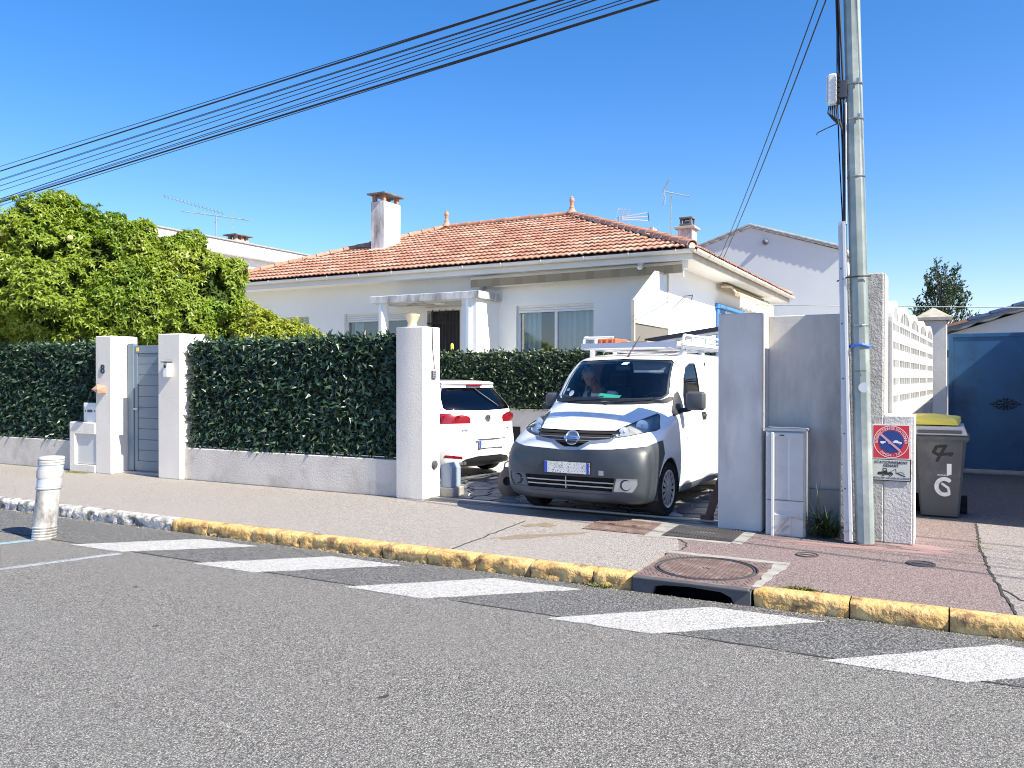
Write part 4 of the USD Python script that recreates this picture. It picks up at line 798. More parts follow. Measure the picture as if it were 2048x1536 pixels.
BL = [(-14.88, 9.14, 4.01, 0.8, 0.72, 0.8), (-15.81, 8.64, 3.68, 0.92, 0.83, 0.92), (-14.12, 9.9, 4.37, 0.39, 0.35, 0.39), (-14.46, 9.59, 3.85, 0.71, 0.64, 0.71), (-13.71, 10.22, 3.79, 0.65, 0.58, 0.65), (-13.19, 10.73, 3.72, 0.56, 0.51, 0.56), (-12.79, 11.18, 3.39, 0.52, 0.46, 0.52), (-12.62, 11.27, 2.91, 0.53, 0.48, 0.53), (-14.57, 9.18, 2.94, 1.0, 0.9, 1.0), (-13.63, 10.03, 2.87, 0.93, 0.84, 0.93), (-12.98, 10.84, 2.79, 0.77, 0.7, 0.77), (-16.05, 8.5, 2.85, 1.05, 0.94, 1.05), (-15.32, 8.9, 3.31, 0.92, 0.83, 0.92), (-13.23, 10.59, 3.09, 0.72, 0.65, 0.72), (-14.05, 9.81, 3.34, 0.84, 0.76, 0.84), (-12.5, 11.44, 2.5, 0.44, 0.4, 0.44), (-16.75, 8.35, 3.71, 0.97, 0.88, 0.97), (-14.71, 9.47, 4.55, 0.37, 0.34, 0.37), (-15.26, 9.05, 4.58, 0.35, 0.32, 0.35), (-13.48, 10.35, 4.21, 0.32, 0.29, 0.32), (-13.02, 10.94, 4.07, 0.27, 0.25, 0.27), (-12.49, 11.56, 3.58, 0.21, 0.18, 0.21), (-13.99, 9.85, 4.6, 0.21, 0.19, 0.21), (-13.94, 9.88, 4.78, 0.12, 0.11, 0.12), (-13.81, 10.06, 4.55, 0.18, 0.16, 0.18)]
t = thing('orange_tree', 'large bright green leafy tree with a few oranges behind the left screen', 'tree', (-14.3, 10.6, 0))
lv, q = crown_leaves(BL, 25000, .092, 11, .42, 6, gap=.41)
t.part('crown', lv, 'leaf_tree', kind='stuff')
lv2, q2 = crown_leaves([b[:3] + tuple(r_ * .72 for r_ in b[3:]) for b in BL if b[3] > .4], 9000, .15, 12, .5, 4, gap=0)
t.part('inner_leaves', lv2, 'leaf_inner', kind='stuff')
t.part('trunk', tube([(-14.3, 10.9, 0), (-14.35, 10.9, .8), (-14.2, 10.85, 1.6), (-14.3, 10.8, 2.4)], [.16, .13, .12, .09], 9), 'bark', smooth=True)
for m in limbs((-14.25, 10.85, 1.5), [b[:3] for b in BL[:12]], .07, 4): t.part('branch', m, 'bark', smooth=True)
for px_, py_, pz_ in ((-14.75, 8.42, 4.05), (-14.55, 8.0, 3.1), (-13.85, 9.1, 4.0)):
    t.part('orange', trimesh.creation.icosphere(2, .05).apply_translation((px_, py_, pz_)), 'fruit', smooth=True)
t = thing('garden_bush', 'yellow green rounded bush between the orange tree and the house window', 'bush', (-11.6, 11.9, 0))
lv, q = crown_leaves([(-11.75, 11.7, 2.05, .55, .5, .66), (-11.25, 11.9, 2.0, .5, .5, .60), (-12.2, 11.6, 1.9, .6, .5, .6), (-10.8, 12.0, 1.85, .4, .4, .5), (-12.0, 11.6, 2.3, .6, .5, .65)], 5200, .08, 15, .36, 6)
t.part('crown', lv, 'leaf_bush', kind='stuff')
t.part('trunk', tube([(-11.6, 11.9, 0), (-11.6, 11.85, .8), (-11.55, 11.85, 1.8)], [.06, .05, .03], 7), 'bark', smooth=True)
t = thing('evergreen_tree', 'dark green upright evergreen tree behind the right fence', 'tree', (-.3, 21.3, 0))
r = np.random.default_rng(5); P = []
for k in range(60):
    z = r.uniform(1.2, 3.75) ; w = .62 * (1 - max(0, (z - 2.2) / 2.6)) ; th = r.uniform(0, 6.28); rr = w * math.sqrt(r.uniform(.1, 1)); P.append((-.3 + rr * math.cos(th), 21.3 + rr * math.sin(th), z))
PP, DD, NN = [], [], []
br = []
for (x_, y_, z_) in P:
    out = A([x_ + .3, y_ - 21.3, 0]) * .35; top = A([x_, y_, z_]) + out + A([0, 0, r.uniform(.35, .75)]); b0 = A([-.3, 21.3, max(.6, z_ - .5)]); br.append(tube([b0, (b0 + A([x_, y_, z_])) / 2 + A([0, 0, -.03]), A([x_, y_, z_]), top], [.02, .016, .012, .004], 4))
    for j in range(75):
        s = r.uniform(0, 1); c_ = A([x_, y_, z_]) * (1 - s) + top * s; e = r.normal(size=3); e[2] = abs(e[2]) * .9 + .35; PP.append(c_ + r.normal(0, .035, 3)); DD.append(e); NN.append(r.normal(size=3))
m = len(PP); t.part('crown', leaves(PP, DD, NN, r.uniform(.07, .13, m), r.uniform(.025, .045, m), r.uniform(0, .8, m)), 'leaf_evergreen', kind='stuff')
t.part('trunk', tube([(-.3, 21.3, 0), (-.28, 21.32, 1.5), (-.3, 21.3, 3.9)], [.10, .07, .015], 8), 'bark', smooth=True)
t.part('branches', join(br), 'bark')

# ================================================================== RIGHT SIDE: BUTTRESS, POLE, SIGNS, FENCE, BLUE GATE
t = thing('buttress_wall', 'rough cast stepped wall end carrying the parking signs', 'wall', (-.65, 8.4, 0))
t.part('pier', box(-.95, -.575, 8.20, 8.62, 0, 2.47, .012), 'roughcast')
t.part('step', box(-.577, -.335, 8.205, 8.62, 0, 1.165, .01), 'roughcast_pale')
t.part('side_render', box(-.335, -.325, 8.21, 8.62, 0, 1.16), 'stucco')
t.part('side_render', box(-.575, -.567, 8.21, 8.62, 1.168, 2.46), 'stucco')
pole = thing('utility_pole', 'tall galvanised many sided utility pole leaning slightly left', 'utility pole', (-.715, 8.08, 0))
oct_ = lathe([(.082, 0), (.078, 2.0), (.072, 5.0), (.066, 8.0)], 10)
v_, f_ = oct_; v_ = v_ + A([-.715, 8.06, 0]) + np.outer(v_[:, 2], [-.0255, 0, 0]); pole.part('shaft', (v_, f_), 'galvanised')
pole.part('foot_plate', lathe([(.10, -.02), (.10, .006), (.085, .01)], 14, (-.715, 8.06, 0)), 'rust')
for z in (1.98, 3.85, 4.17, 3.33): pole.part('band', tube([(-.715 - .0255 * z + .080 * math.cos(a), 8.06 + .080 * math.sin(a), z) for a in np.linspace(0, 2 * np.pi, 16)[:-1]], .005, 5, True), 'steel')
for z in (3.85, 4.17): pole.part('buckle', box(-.715 - .0255 * z + .03, -.715 - .0255 * z + .055, 7.965, 7.985, z - .012, z + .03), 'steel')
dct = pole.part('cable_duct', hullp([(-.885 + .075 * i + .014 * 0, y, z) for i in (0, 1) for y in (7.985, 8.06) for z in (.015,)] + [(-.945 + .066 * i, y, 2.93) for i in (0, 1) for y in (7.985, 8.06)]), 'duct')
dct.part('ridge', hullp([(-.840, 7.972, .03), (-.815, 7.972, .03), (-.840, 7.986, .03), (-.815, 7.986, .03), (-.905, 7.972, 2.92), (-.885, 7.972, 2.92), (-.905, 7.986, 2.92), (-.885, 7.986, 2.92)]), 'white_metal')
for z in (.5, 1.0, 1.5, 2.0, 2.5): dct.part('screw', lathe([(.008, 0), (.006, .005), (.0, .006)], 8, (-.868 - .02 * z, 7.985, z), (0, -1, 0)), 'cable_grey')
pole.part('foot_clip', box(-.89, -.80, 7.975, 8.065, .10, .115), 'steel')
pole.part('black_tie', tube([(-.955, 8.02, 2.39), (-.86, 7.965, 2.415), (-.76, 7.965, 2.42), (-.67, 8.0, 2.42)], .007, 5), 'cable')
for k, (dx, r_) in enumerate(((-.095, .012), (-.115, .010), (-.105, .008), (-.13, .006))):
    pole.part('cable', tube([(-.715 - .0255 * z + dx + .012 * math.sin(z * 2 + k), 8.03 + .02 * k - .03, z) for z in np.linspace(2.9, 7.6, 14)], r_, 6), 'cable', smooth=True)
pole.part('white_wire', tube([(-.715 - .0255 * z - .075 + .02 * (z - 3.4), 7.985, z) for z in np.linspace(2.9, 4.0, 6)], .006, 5), 'frame_white')
pole.part('tape', tube([(-.715 - .0255 * 1.80 + .084 * math.cos(a), 8.06 + .084 * math.sin(a), 1.80 + .01 * math.sin(3 * a)) for a in np.linspace(math.pi * 1.02, math.pi * 2.05, 12)], .014, 6), 'tape_blue')
pole.part('paper_sticker', place(extr(sg.Point(0, 0).buffer(.045).intersection(sg.box(-.05, -.05, .02, .05)).union(sg.box(-.01, -.04, .03, .04)), 0, .003), (-.722, 7.972, 1.42), *XZ), 'sticker')
pole.part('pole_band_mark', box(-.80, -.70, 7.974, 7.978, 1.565, 1.572), 'cable_grey')
bx = thing('junction_box', 'small white junction box with hanging cables on the pole', 'junction box', (-.98, 8.0, 4.05))
bx.part('housing', box(-1.03, -.955, 7.94, 8.04, 4.00, 4.27, .012), 'frame_white')
bx.part('cover', box(-1.045, -1.031, 7.945, 8.035, 4.02, 4.25, .006), 'duct')
bx.part('bracket', box(-.955, -.87, 7.97, 8.03, 4.05, 4.2), 'cable_grey')
bx.part('connectors', join([box(-.955, -.93, 7.93 + .02 * k, 7.942 + .02 * k, 4.0 + .045 * j, 4.03 + .045 * j) for k in range(5) for j in range(6)]), 'black_plastic')
for k in range(5): bx.part('loose_cable', tube([(-1.02 + .015 * k, 7.97, 3.985), (-1.03 + .02 * k, 7.96, 3.92 - .012 * k), (-.99 + .012 * k, 7.96, 3.86 - .015 * k), (-.93, 7.97, 3.85 - .01 * k), (-.90, 8.0, 3.72)], .007, 5), 'cable', smooth=True)
bx.part('stub_wire', tube([(-.95, 7.98, 3.82), (-1.05, 7.96, 3.78), (-1.12, 7.95, 3.75), (-1.125, 7.95, 3.73)], .005, 5), 'cable')

# signs
def arc_text(s, R, h, a0, a1, flip=False):
    out = []; w = [max(.25, np.ptp(arr(text(c, h))[0][:, 0]) / h) if c != ' ' else .35 for c in s]
    tot = sum(w) + .28 * (len(s) - 1); pos = 0
    for c, wi in zip(s, w):
        a = math.radians(a0 + (a1 - a0) * (pos + wi / 2) / tot); pos += wi + .28
        if c == ' ': continue
        m = arr(text(c, h, .0016)); v, f = m
        if not flip: v = v + A([0, R, 0]); ang = a - math.pi / 2
        else: v = v + A([0, -R - h, 0]); ang = a + math.pi / 2
        cs, sn = math.cos(ang), math.sin(ang); out.append((np.c_[v[:, 0] * cs - v[:, 1] * sn, v[:, 0] * sn + v[:, 1] * cs, v[:, 2]], f))
    return join(out)
def plate(w, h, r=.008): return sg.box(-w / 2 + r, -h / 2 + r, w / 2 - r, h / 2 - r).buffer(r)
SY = 8.20
sx, sz, sw_ = -.512, .925, .315
t = thing('parking_sign', 'square red no parking sign with a blue disc and white lettering', 'sign', (sx, SY, sz))
F_ = lambda m, d: front(move(m, (0, 0, d)), sx, SY, sz)
t.part('plate', F_(extr(plate(sw_, sw_), 0, .008), 0), 'sign_white')
t.part('red_field', F_(extr(plate(sw_ - .018, sw_ - .018), 0, .0012), .008), 'sign_red')
ring = lambda a, b: sg.Point(0, 0).buffer(a, 40).difference(sg.Point(0, 0).buffer(b, 40))
t.part('white_ring', F_(extr(ring(.146, .141), 0, .0012), .0092), 'sign_white')
t.part('blue_disc', F_(extr(sg.Point(0, 0).buffer(.103, 40), 0, .0012), .0092), 'sign_blue')
t.part('lettering', F_(arc_text('INTERDICTION DE STATIONNER', .111, .021, 186, -6), .0092), 'sign_white')
t.part('lettering', F_(arc_text('24H/24 · 7J/7', .111, .021, 226, 314, True), .0092), 'sign_white')
def tow(s):
    """A breakdown truck lifting a car."""
    g = [sg.Polygon([(-.085, -.012), (-.045, -.012), (-.045, .002), (-.060, .004), (-.085, .004)]), sg.Polygon([(-.052, -.004), (-.034, .020), (-.030, .018), (-.045, -.004)]), sg.box(-.034, .012, -.031, .020), sg.Polygon([(-.028, -.004), (.0, -.012), (.0, .0), (-.01, .004), (-.028, .004)]), sg.Polygon([(.015, -.006), (.085, -.014), (.085, -.002), (.06, .004), (.05, .014), (.028, .014), (.02, .004), (.012, .002)])]
    w = [sg.Point(-.068, -.014).buffer(.008), sg.Point(-.014, -.012).buffer(.008), sg.Point(.068, -.013).buffer(.007)]
    u = so.unary_union(g + w).difference(so.unary_union([sg.Point(p).buffer(.0035) for p in ((-.068, -.014), (-.014, -.012), (.068, -.013))]))
    from shapely import affinity
    return affinity.scale(u, s, s, origin=(0, 0))
t.part('tow_pictogram', F_(extr(tow(1.05), 0, .001), .0104), 'sign_white')
t.part('slash', F_(extr(sg.LineString([(-.085, .066), (.072, -.078)]).buffer(.0095, cap_style=2), 0, .001), .0116), 'sign_slash')
for q in ((-.150, 0), (.150, 0), (0, .152), (0, -.152)): t.part('screw', F_(lathe([(.004, 0), (.003, .003), (0, .0035)], 8, (q[0], q[1], .0085)), 0), 'steel')
sz2 = .668; w2, h2 = .325, .20
t = thing('parking_sign', 'cream tow away sign with black lettering and a truck below the red one', 'sign', (sx, SY, sz2))
F_ = lambda m, d: front(move(m, (0, 0, d)), sx, SY, sz2)
t.part('plate', F_(extr(plate(w2, h2, .004), 0, .006), 0), 'sign_black')
t.part('cream_field', F_(extr(plate(w2 - .016, h2 - .016, .003), 0, .0012), .006), 'sign_cream')
t.part('lettering', F_(join([move(text('STATIONNEMENT', .023, .0014, True), (0, .058, 0)), move(text('GENANT', .023, .0014, True), (0, .028, 0))]), .0072), 'sign_black')
t.part('lettering', F_(move(rotate((text('ARTICLE R37 1 DU CODE DE LA ROUTE', .0165, .0014)[0] * A([.72, 1, 1]), text('ARTICLE R37 1 DU CODE DE LA ROUTE', .0165, .0014)[1]), 0, (0, 0, 1)), (0, -.082, 0)), .0072), 'sign_black')
trk = so.unary_union([sg.Polygon([(-.110, -.045), (-.03, -.045), (.015, -.045), (.015, -.026), (-.0, -.018), (-.03, -.022), (-.03, -.012), (-.105, -.02), (-.112, -.03)]), sg.Polygon([(-.07, -.014), (-.033, -.014), (-.033, .010), (-.042, .016), (-.068, .016)]).difference(sg.box(-.064, -.006, -.039, .010)), sg.LineString([(-.015, -.022), (.04, .012), (.042, -.018)]).buffer(.0018), sg.Polygon([(.04, -.020), (.06, -.024), (.095, -.042), (.118, -.050), (.117, -.058), (.09, -.050), (.06, -.036), (.042, -.028)])]).difference(so.unary_union([sg.Point(-.065, -.048).buffer(.013), sg.Point(-.005, -.048).buffer(.013)]))
trk = so.unary_union([trk, sg.Point(-.065, -.048).buffer(.0105).difference(sg.Point(-.065, -.048).buffer(.005)), sg.Point(-.005, -.048).buffer(.0105).difference(sg.Point(-.005, -.048).buffer(.005)), sg.LineString([(.06, -.018), (.078, -.012), (.10, -.022), (.112, -.036)]).buffer(.0012)])
t.part('truck_pictogram', F_(extr(trk, 0, .0014), .0072), 'sign_black')

# openwork concrete fence
t = thing('lattice_fence', 'white openwork concrete fence with arched tops behind the signs', 'fence', (-.55, 11.5, 1.15))
FA = math.radians(2.4); FD = (math.sin(FA), math.cos(FA), 0); FN = (math.cos(FA), -math.sin(FA), 0); fence = lambda m: place(m, (-.585, 8.62, 0), FN, FD, (0, 0, 1))
t.part('base_wall', fence(box(-.07, .07, 0, 5.2, 0, 1.17, .008)), 'stucco_low')
def lattice_panel(y0, y1, z0, z1, zt):
    W = y1 - y0; th = np.linspace(0, math.pi, 17); g = sg.Polygon([(y0, z0), (y1, z0), (y1, z1)] + [(y0 + W / 2 + W / 2 * math.cos(a), z1 + (zt - z1) * math.sin(a)) for a in th] + [(y0, z1)]).buffer(0)
    nr = 5; rh = (z1 - z0) / nr; nc = 5; cw = (W - .08) / nc
    for r_ in range(nr):
        for c_ in range(nc): g = g.difference(sg.box(y0 + .04 + cw * c_ + .014, z0 + rh * r_ + rh * .52, y0 + .04 + cw * (c_ + 1) - .014, z0 + rh * (r_ + 1) - .012))
    q = [(y0 + W / 2 + (W / 2 - .11) * math.cos(a), z1 + .03 + (zt - z1 - .10) * math.sin(a)) for a in th]; hole = sg.Polygon(q)
    for c_ in (-.3, 0, .3): hole = hole.difference(sg.box(y0 + W / 2 + c_ * W / 2 - .02, z1, y0 + W / 2 + c_ * W / 2 + .02, zt))
    return g.difference(hole)
ys = [-.52, .68, 1.90, 3.12, 4.34]
for k, y0 in enumerate(ys):
    ya = max(y0, .02); t.part('panel', fence(place(extr(lattice_panel(ya + .01, y0 + 1.19, 1.17, 2.05, 2.27), -.05, .05), (0, 0, 0), *YZ)), 'lattice')
for y0 in ys[1:]: t.part('post', fence(box(-.055, .055, y0 - .028, y0 + .008, 1.17, 2.10, .006)), 'lattice')
t = thing('gate_pillar', 'grey capped pillar left of the blue gate', 'pillar', (-.31, 14.8, 0))
t.part('shaft', box(-.50, -.12, 14.6, 15.0, 0, 2.42, .01), 'plaster_grey')
t.part('cap', hullp([(-.57, 14.53, 2.42), (-.05, 14.53, 2.42), (-.57, 15.07, 2.42), (-.05, 15.07, 2.42), (-.57, 14.53, 2.47), (-.05, 14.53, 2.47), (-.57, 15.07, 2.47), (-.05, 15.07, 2.47), (-.33, 14.78, 2.63), (-.29, 14.82, 2.63)]), 'cap_stone')
t = thing('blue_gate', 'solid blue metal driveway gate with a black rosette', 'gate', (1.4, 15.0, 0))
t.part('leaf', join([box(-.10, 1.48, 14.98, 15.0, .06, 2.22, .003), box(-.10, -.04, 14.965, 14.98, .06, 2.22, .003), box(-.04, 1.48, 14.968, 14.98, 2.16, 2.22, .003)]), 'gate_blue')
t.part('leaf', join([box(1.50, 3.0, 14.98, 15.0, .06, 2.22, .003), box(1.50, 3.0, 14.968, 14.98, 2.16, 2.22, .003)]), 'gate_blue')
for z in (.4, 1.9): t.part('hinge', cyl((-.11, 14.97, z - .06), (-.11, 14.97, z + .06), .016, n=8), 'gate_iron')
def rosette(cx, cz):
    out = [lathe([(.0, .0), (.055, .0), (.055, .02), (.04, .03), (.03, .022), (.02, .022), (.018, .045), (.0, .05)], 20, (0, 0, 0))]
    for k in range(10):
        a = 2 * np.pi * k / 10; c = A([math.cos(a), math.sin(a), 0]); L = .055 if abs(c[0]) < .8 else .08
        out.append(hullp([c * .05 + A([0, 0, .004]), c * (.05 + L), c * (.05 + L * .6) + A([-c[1], c[0], 0]) * .02 + A([0, 0, .012]), c * (.05 + L * .6) - A([-c[1], c[0], 0]) * .02 + A([0, 0, .012]), c * (.05 + L * .5) + A([0, 0, .028]), c * (.05 + L * .55)]))
    for sx_ in (-1, 1):
        for k, (x_, y_, r_) in enumerate(((.13, .03, .025), (.13, -.03, .025), (.165, 0, .022), (.095, .055, .02), (.095, -.055, .02), (.19, 0, .014))): out.append(lathe([(r_, 0), (r_ * .9, .016), (r_ * .4, .022), (0, .023)], 10, (sx_ * x_, y_, 0)))
        out.append(hullp([(sx_ * .17, .012, 0), (sx_ * .17, -.012, 0), (sx_ * .235, 0, 0), (sx_ * .18, 0, .014)]))
    return front(join(out), cx, 14.98, cz)
t.part('rosette', rosette(.69, 1.10), 'gate_iron', smooth=40)
t.part('rosette', rosette(2.2, 1.10), 'gate_iron', smooth=40)
single('gate_threshold', box(-.5, 3.2, 14.85, 15.1, 0, .05, .01), 'concrete', 'pale concrete strip under the blue gate', 'threshold')
t = thing('boundary_wall', 'tall wall on the right side of the blue gate driveway', 'wall', (1.6, 12, 0))
t.part('wall', box(1.5, 1.72, 9.55, 16, 0, 2.8, .01), 'stucco_low')
t.part('coping', box(1.46, 1.76, 9.5, 16, 2.8, 2.86, .01), 'pale_concrete')

# utility cabinet and grass tuft
t = thing('utility_cabinet', 'cream grey plastic utility cabinet against the wall', 'utility cabinet', (-1.43, 8.3, 0))
t.part('body', box(-1.61, -1.245, 8.13, 8.44, -.02, 1.0, .008), 'cabinet')
t.part('lid', box(-1.62, -1.235, 8.10, 8.44, 1.0, 1.025, .006), 'cabinet')
dv = man(box(-1.60, -1.255, 8.085, 8.13, .345, .985, .006)) - Manifold.hull_points(A([(-1.52, 8.08, .40), (-1.40, 8.08, .40), (-1.505, 8.10, .40), (-1.42, 8.10, .40), (-1.52, 8.08, .93), (-1.40, 8.08, .93), (-1.505, 8.10, .93), (-1.42, 8.10, .93)]))
t.part('door', arr(man(box(-1.60, -1.255, 8.085, 8.13, .345, .985, .006)) - Manifold.hull_points(A([(x_, y_, z_) for x_, y_ in ((-1.515, 8.07), (-1.36, 8.07), (-1.515, 8.092), (-1.40, 8.100)) for z_ in (.347, .94)]))), 'cabinet')
t.part('vertical_rib', box(-1.548, -1.520, 8.065, 8.085, .0, .985, .004), 'white_metal')
t.part('lower_panel', box(-1.60, -1.255, 8.09, 8.13, 0, .338, .006), 'cabinet')
lp = t.part('step_plate', hullp([(-1.518, 8.075, .02), (-1.37, 8.075, .02), (-1.518, 8.09, .02), (-1.37, 8.09, .02), (-1.518, 8.07, .20), (-1.38, 8.07, .20), (-1.518, 8.09, .24), (-1.36, 8.09, .24)]), 'cabinet')
for k in range(2): lp.part('groove', hullp([(-1.50 + .05 * k, 8.071, .04), (-1.485 + .05 * k, 8.071, .04), (-1.40 + .02 * k, 8.068, .17 - .06 * k), (-1.385 + .02 * k, 8.068, .17 - .06 * k), (-1.45, 8.078, .10)]), 'cap_stone')
t.part('lock', box(-1.47, -1.43, 8.08, 8.085, .955, .965), 'black_plastic')
def tuft(name, label, o, n, L, spread, seed, mat='leaf_grass', cat='grass tuft', w=.016):
    r = np.random.default_rng(seed); V, F = [], []; k0 = 0
    for k in range(n):
        th = r.uniform(0, 2 * np.pi); l = L * r.uniform(.5, 1.2); lean = spread * r.uniform(.3, 1.2); s = np.linspace(0, 1, 6)
        b = A(o) + A([r.normal(0, .05), r.normal(0, .03), 0]); d = A([math.cos(th), math.sin(th) * .6 - .25, 0]); P = b + d * (lean * l * s ** 1.6)[:, None] + A([0, 0, 1]) * (l * (s - .55 * lean * s ** 2.6))[:, None]
        P[:, 2] = np.maximum(P[:, 2], .012); sd = np.cross(d, [0, 0, 1.0]); sd /= np.linalg.norm(sd) + 1e-9; ww = w * np.sqrt(np.clip(1 - s, 0, 1)) * r.uniform(.7, 1.2); P1, P2 = P + sd * ww[:, None] / 2, P - sd * ww[:, None] / 2
        V.append(np.vstack([P1, P2])); i = np.arange(5); F += [np.c_[i, i + 1, i + 7] + k0, np.c_[i, i + 7, i + 6] + k0]; k0 += 12
    single(name, (np.vstack(V), np.vstack(F)), mat, label, cat, smooth=True, kind=None)
tuft('grass_tuft', 'strappy green plant tuft between the utility cabinet and the pole', (-1.06, 8.20, 0), 190, .36, 1.0, 3)
tuft('dry_weed', 'tall bent dry weed stalk beside the utility cabinet', (-1.12, 8.22, 0), 4, .62, .55, 9, 'leaf_hedge_back', 'weed', .008)
tuft('weed', 'small yellow weed in the crack of the pale apron', (.19, 8.38, 0), 16, .07, 1.2, 4, 'moss', 'weed', .01)
for k, (x_, y_, a_, b_) in enumerate(((-12.35, 8.18, .28, .05), (-2.42, 5.93, .10, .02), (-.95, 6.09, .12, .012))):
    r = np.random.default_rng(60 + k); n = 260; q = np.c_[x_ + r.normal(0, a_ * .5, n), y_ + r.normal(0, b_ * .6, n), np.full(n, .0 if k != 1 else -.115)]
    single('moss_patch', leaves(q, np.c_[r.normal(0, 1, (n, 2)), r.uniform(.2, 1, n)], r.normal(size=(n, 3)), r.uniform(.015, .04, n), r.uniform(.008, .015, n), r.uniform(0, .8, n)), 'moss', ('green weeds at the foot of the meter block', 'mossy tuft at the kerb end left of the drain', 'thin moss line behind the yellow kerb right of the drain')[k], 'moss', kind='stuff')

# wheelie bin
t = thing('wheelie_bin', 'dark grey wheelie bin with a yellow lid and a painted 4', 'bin', (-.14, 10.2, 0))
t.part('body', hullp([(x_, y_, z_) for x_, y_ in ((-.33, 9.99), (.04, 9.99), (-.33, 10.40), (.04, 10.40), (-.31, 9.97), (.02, 9.97)) for z_ in (.02,)] + [(x_, y_, .83) for x_, y_ in ((-.40, 9.92), (.105, 9.92), (-.40, 10.48), (.105, 10.48), (-.37, 9.89), (.075, 9.89))]), 'bin_grey', label='tapering dark grey body')
t.part('rim', box(-.43, .135, 9.855, 10.51, .83, .90, .02), 'bin_grey')
t.part('wheel', cyl((-.40, 10.40, .10), (-.33, 10.40, .10), .10, n=20), 'rubber', smooth=40)
t.part('wheel', cyl((.05, 10.40, .10), (.12, 10.40, .10), .10, n=20), 'rubber', smooth=40)
t.part('lid', hullp([(-.42, 9.86, .90), (.115, 9.86, .90), (-.42, 10.5, .90), (.115, 10.5, .90), (-.38, 9.88, .985), (.08, 9.88, .985), (-.38, 10.46, 1.0), (.08, 10.46, 1.0)]), 'bin_lid_grey', label='pale grey lower lid')
t.part('lid_slot', box(-.36, .06, 9.853, 9.876, .915, .95, .004), 'dark_plastic')
t.part('yellow_lid', hullp([(-.44, 9.96, 1.0), (.03, 9.96, 1.0), (-.44, 10.48, 1.02), (.06, 10.48, 1.02), (-.42, 9.98, 1.075), (.0, 10.0, 1.065), (-.42, 10.46, 1.10), (.05, 10.46, 1.08), (-.2, 10.2, 1.115), (-.35, 9.95, 1.055)]), 'bin_yellow')
t.part('handle', cyl((-.38, 10.54, .95), (.08, 10.54, .95), .018, n=8), 'bin_grey')
def on_bin(g, d0, d1, x, z): # a flat mark on the leaning front of the bin
    v, f = extr(g, d0, d1); tilt = math.atan2(.08, .81); c, s = math.cos(tilt), math.sin(tilt); yb = 9.97 - (z - .02) * .0988
    return np.c_[x + v[:, 0], yb - v[:, 1] * s - v[:, 2] * c - .001, z + v[:, 1] * c - v[:, 2] * s], f
four = so.unary_union([sg.LineString([(-.055, .05), (-.085, -.01), (-.04, -.035), (.09, -.02), (.075, -.035)]).buffer(.017), sg.LineString([(-.03, .055), (.03, .06), (.0, .0), (-.05, -.10)]).buffer(.016)])
t.part('painted_four', on_bin(four, 0, .0015, -.12, .72), 'spray_black')
cc = sg.LineString([(.075 * math.cos(a), .085 * math.sin(a)) for k, a in enumerate(np.linspace(math.radians(55), math.radians(300), 22))]).buffer(.021)
cc = so.unary_union([cc, sg.LineString([(-.02, .03), (.035, -.01), (.045, -.05)]).buffer(.013)])
t.part('painted_letter', on_bin(cc, 0, .0015, -.10, .34), 'spray_white')
t.part('sticker', on_bin(sg.Polygon([(-.022, -.06), (.022, -.045), (.022, .07), (-.022, .07)]), 0, .0015, -.055, .52), 'sticker')
t.part('lettering', on_bin(sg.box(-.05, -.005, .05, .005).difference(so.unary_union([sg.box(-.045 + .014 * k, -.006, -.041 + .014 * k, .006) for k in range(7)])), 0, .0015, -.12, .465), 'sticker')

# bollard
r = np.random.default_rng(3)
prof = [(.104, -.125)]; z = -.12
for k in range(5): prof += [(.112, z + .006), (.113, z + .018), (.105, z + .026)]; z += .028
prof += [(.106, .06), (.108, .28)]
prof += [(.109, .385), (.118, .392), (.119, .40), (.112, .41), (.112, .50), (.121, .508), (.122, .575), (.115, .585), (.113, .63)]
z = .635
for k in range(2): prof += [(.121, z), (.121, z + .014), (.113, z + .02)]; z += .025
prof += [(.121, .687), (.121, .70), (.112, .712), (.06, .72), (.0, .722)]
v_, f_ = lathe(prof, 30)
v_ = v_ + A([-8.10, 5.03, 0]) + np.outer(v_[:, 2] + .12, [.085, .05, 0])
t = thing('bollard', 'weathered white ribbed bollard leaning on the road edge', 'bollard', (-8.10, 5.03, -.12))
t.part('post', (v_, f_), 'bollard', smooth=45)
v_, f_ = lathe([(.1145, .588), (.1155, .59), (.1155, .628), (.1145, .63)], 30); v_ = v_ + A([-8.10, 5.03, 0]) + np.outer(v_[:, 2] + .12, [.085, .05, 0]); t.part('reflective_band', (v_, f_), 'bollard_band', smooth=45)
v_, f_ = lathe([(.1125, .415), (.1135, .417), (.1135, .495), (.1125, .497)], 30); v_ = v_ + A([-8.10, 5.03, 0]) + np.outer(v_[:, 2] + .12, [.085, .05, 0]); t.part('reflective_band', (v_, f_), 'bollard_band', smooth=45)

# drain inlet with manhole
DX0, DX1, DY0, DY1 = -2.155, -1.285, 5.93, 6.83
t = thing('drain_inlet', 'cast iron kerb drain inlet with a round treaded lid', 'drain', (-1.72, 6.4, -.12))
cx, cy = (DX0 + DX1) / 2, DY0 + .47
top = sg.box(DX0, DY0, DX1, DY1).difference(sg.Point(cx, cy).buffer(.385, 40))
t.part('frame', extr(top, -.03, .006), 'cast_iron')
t.part('lid', extr(sg.Point(cx, cy).buffer(.372, 40), -.03, .005), 'cast_iron')
t.part('gap', extr(sg.Point(cx, cy).buffer(.386, 40), -.04, -.012), 'dark_void')
t.part('rim', join([extr(sg.Point(cx, cy).buffer(.398, 40).difference(sg.Point(cx, cy).buffer(.387, 40)), .0055, .012), extr(sg.Point(cx, cy).buffer(.371, 40).difference(sg.Point(cx, cy).buffer(.358, 40)), .0045, .011)]), 'cast_iron_dark')
studs, st2 = [], []
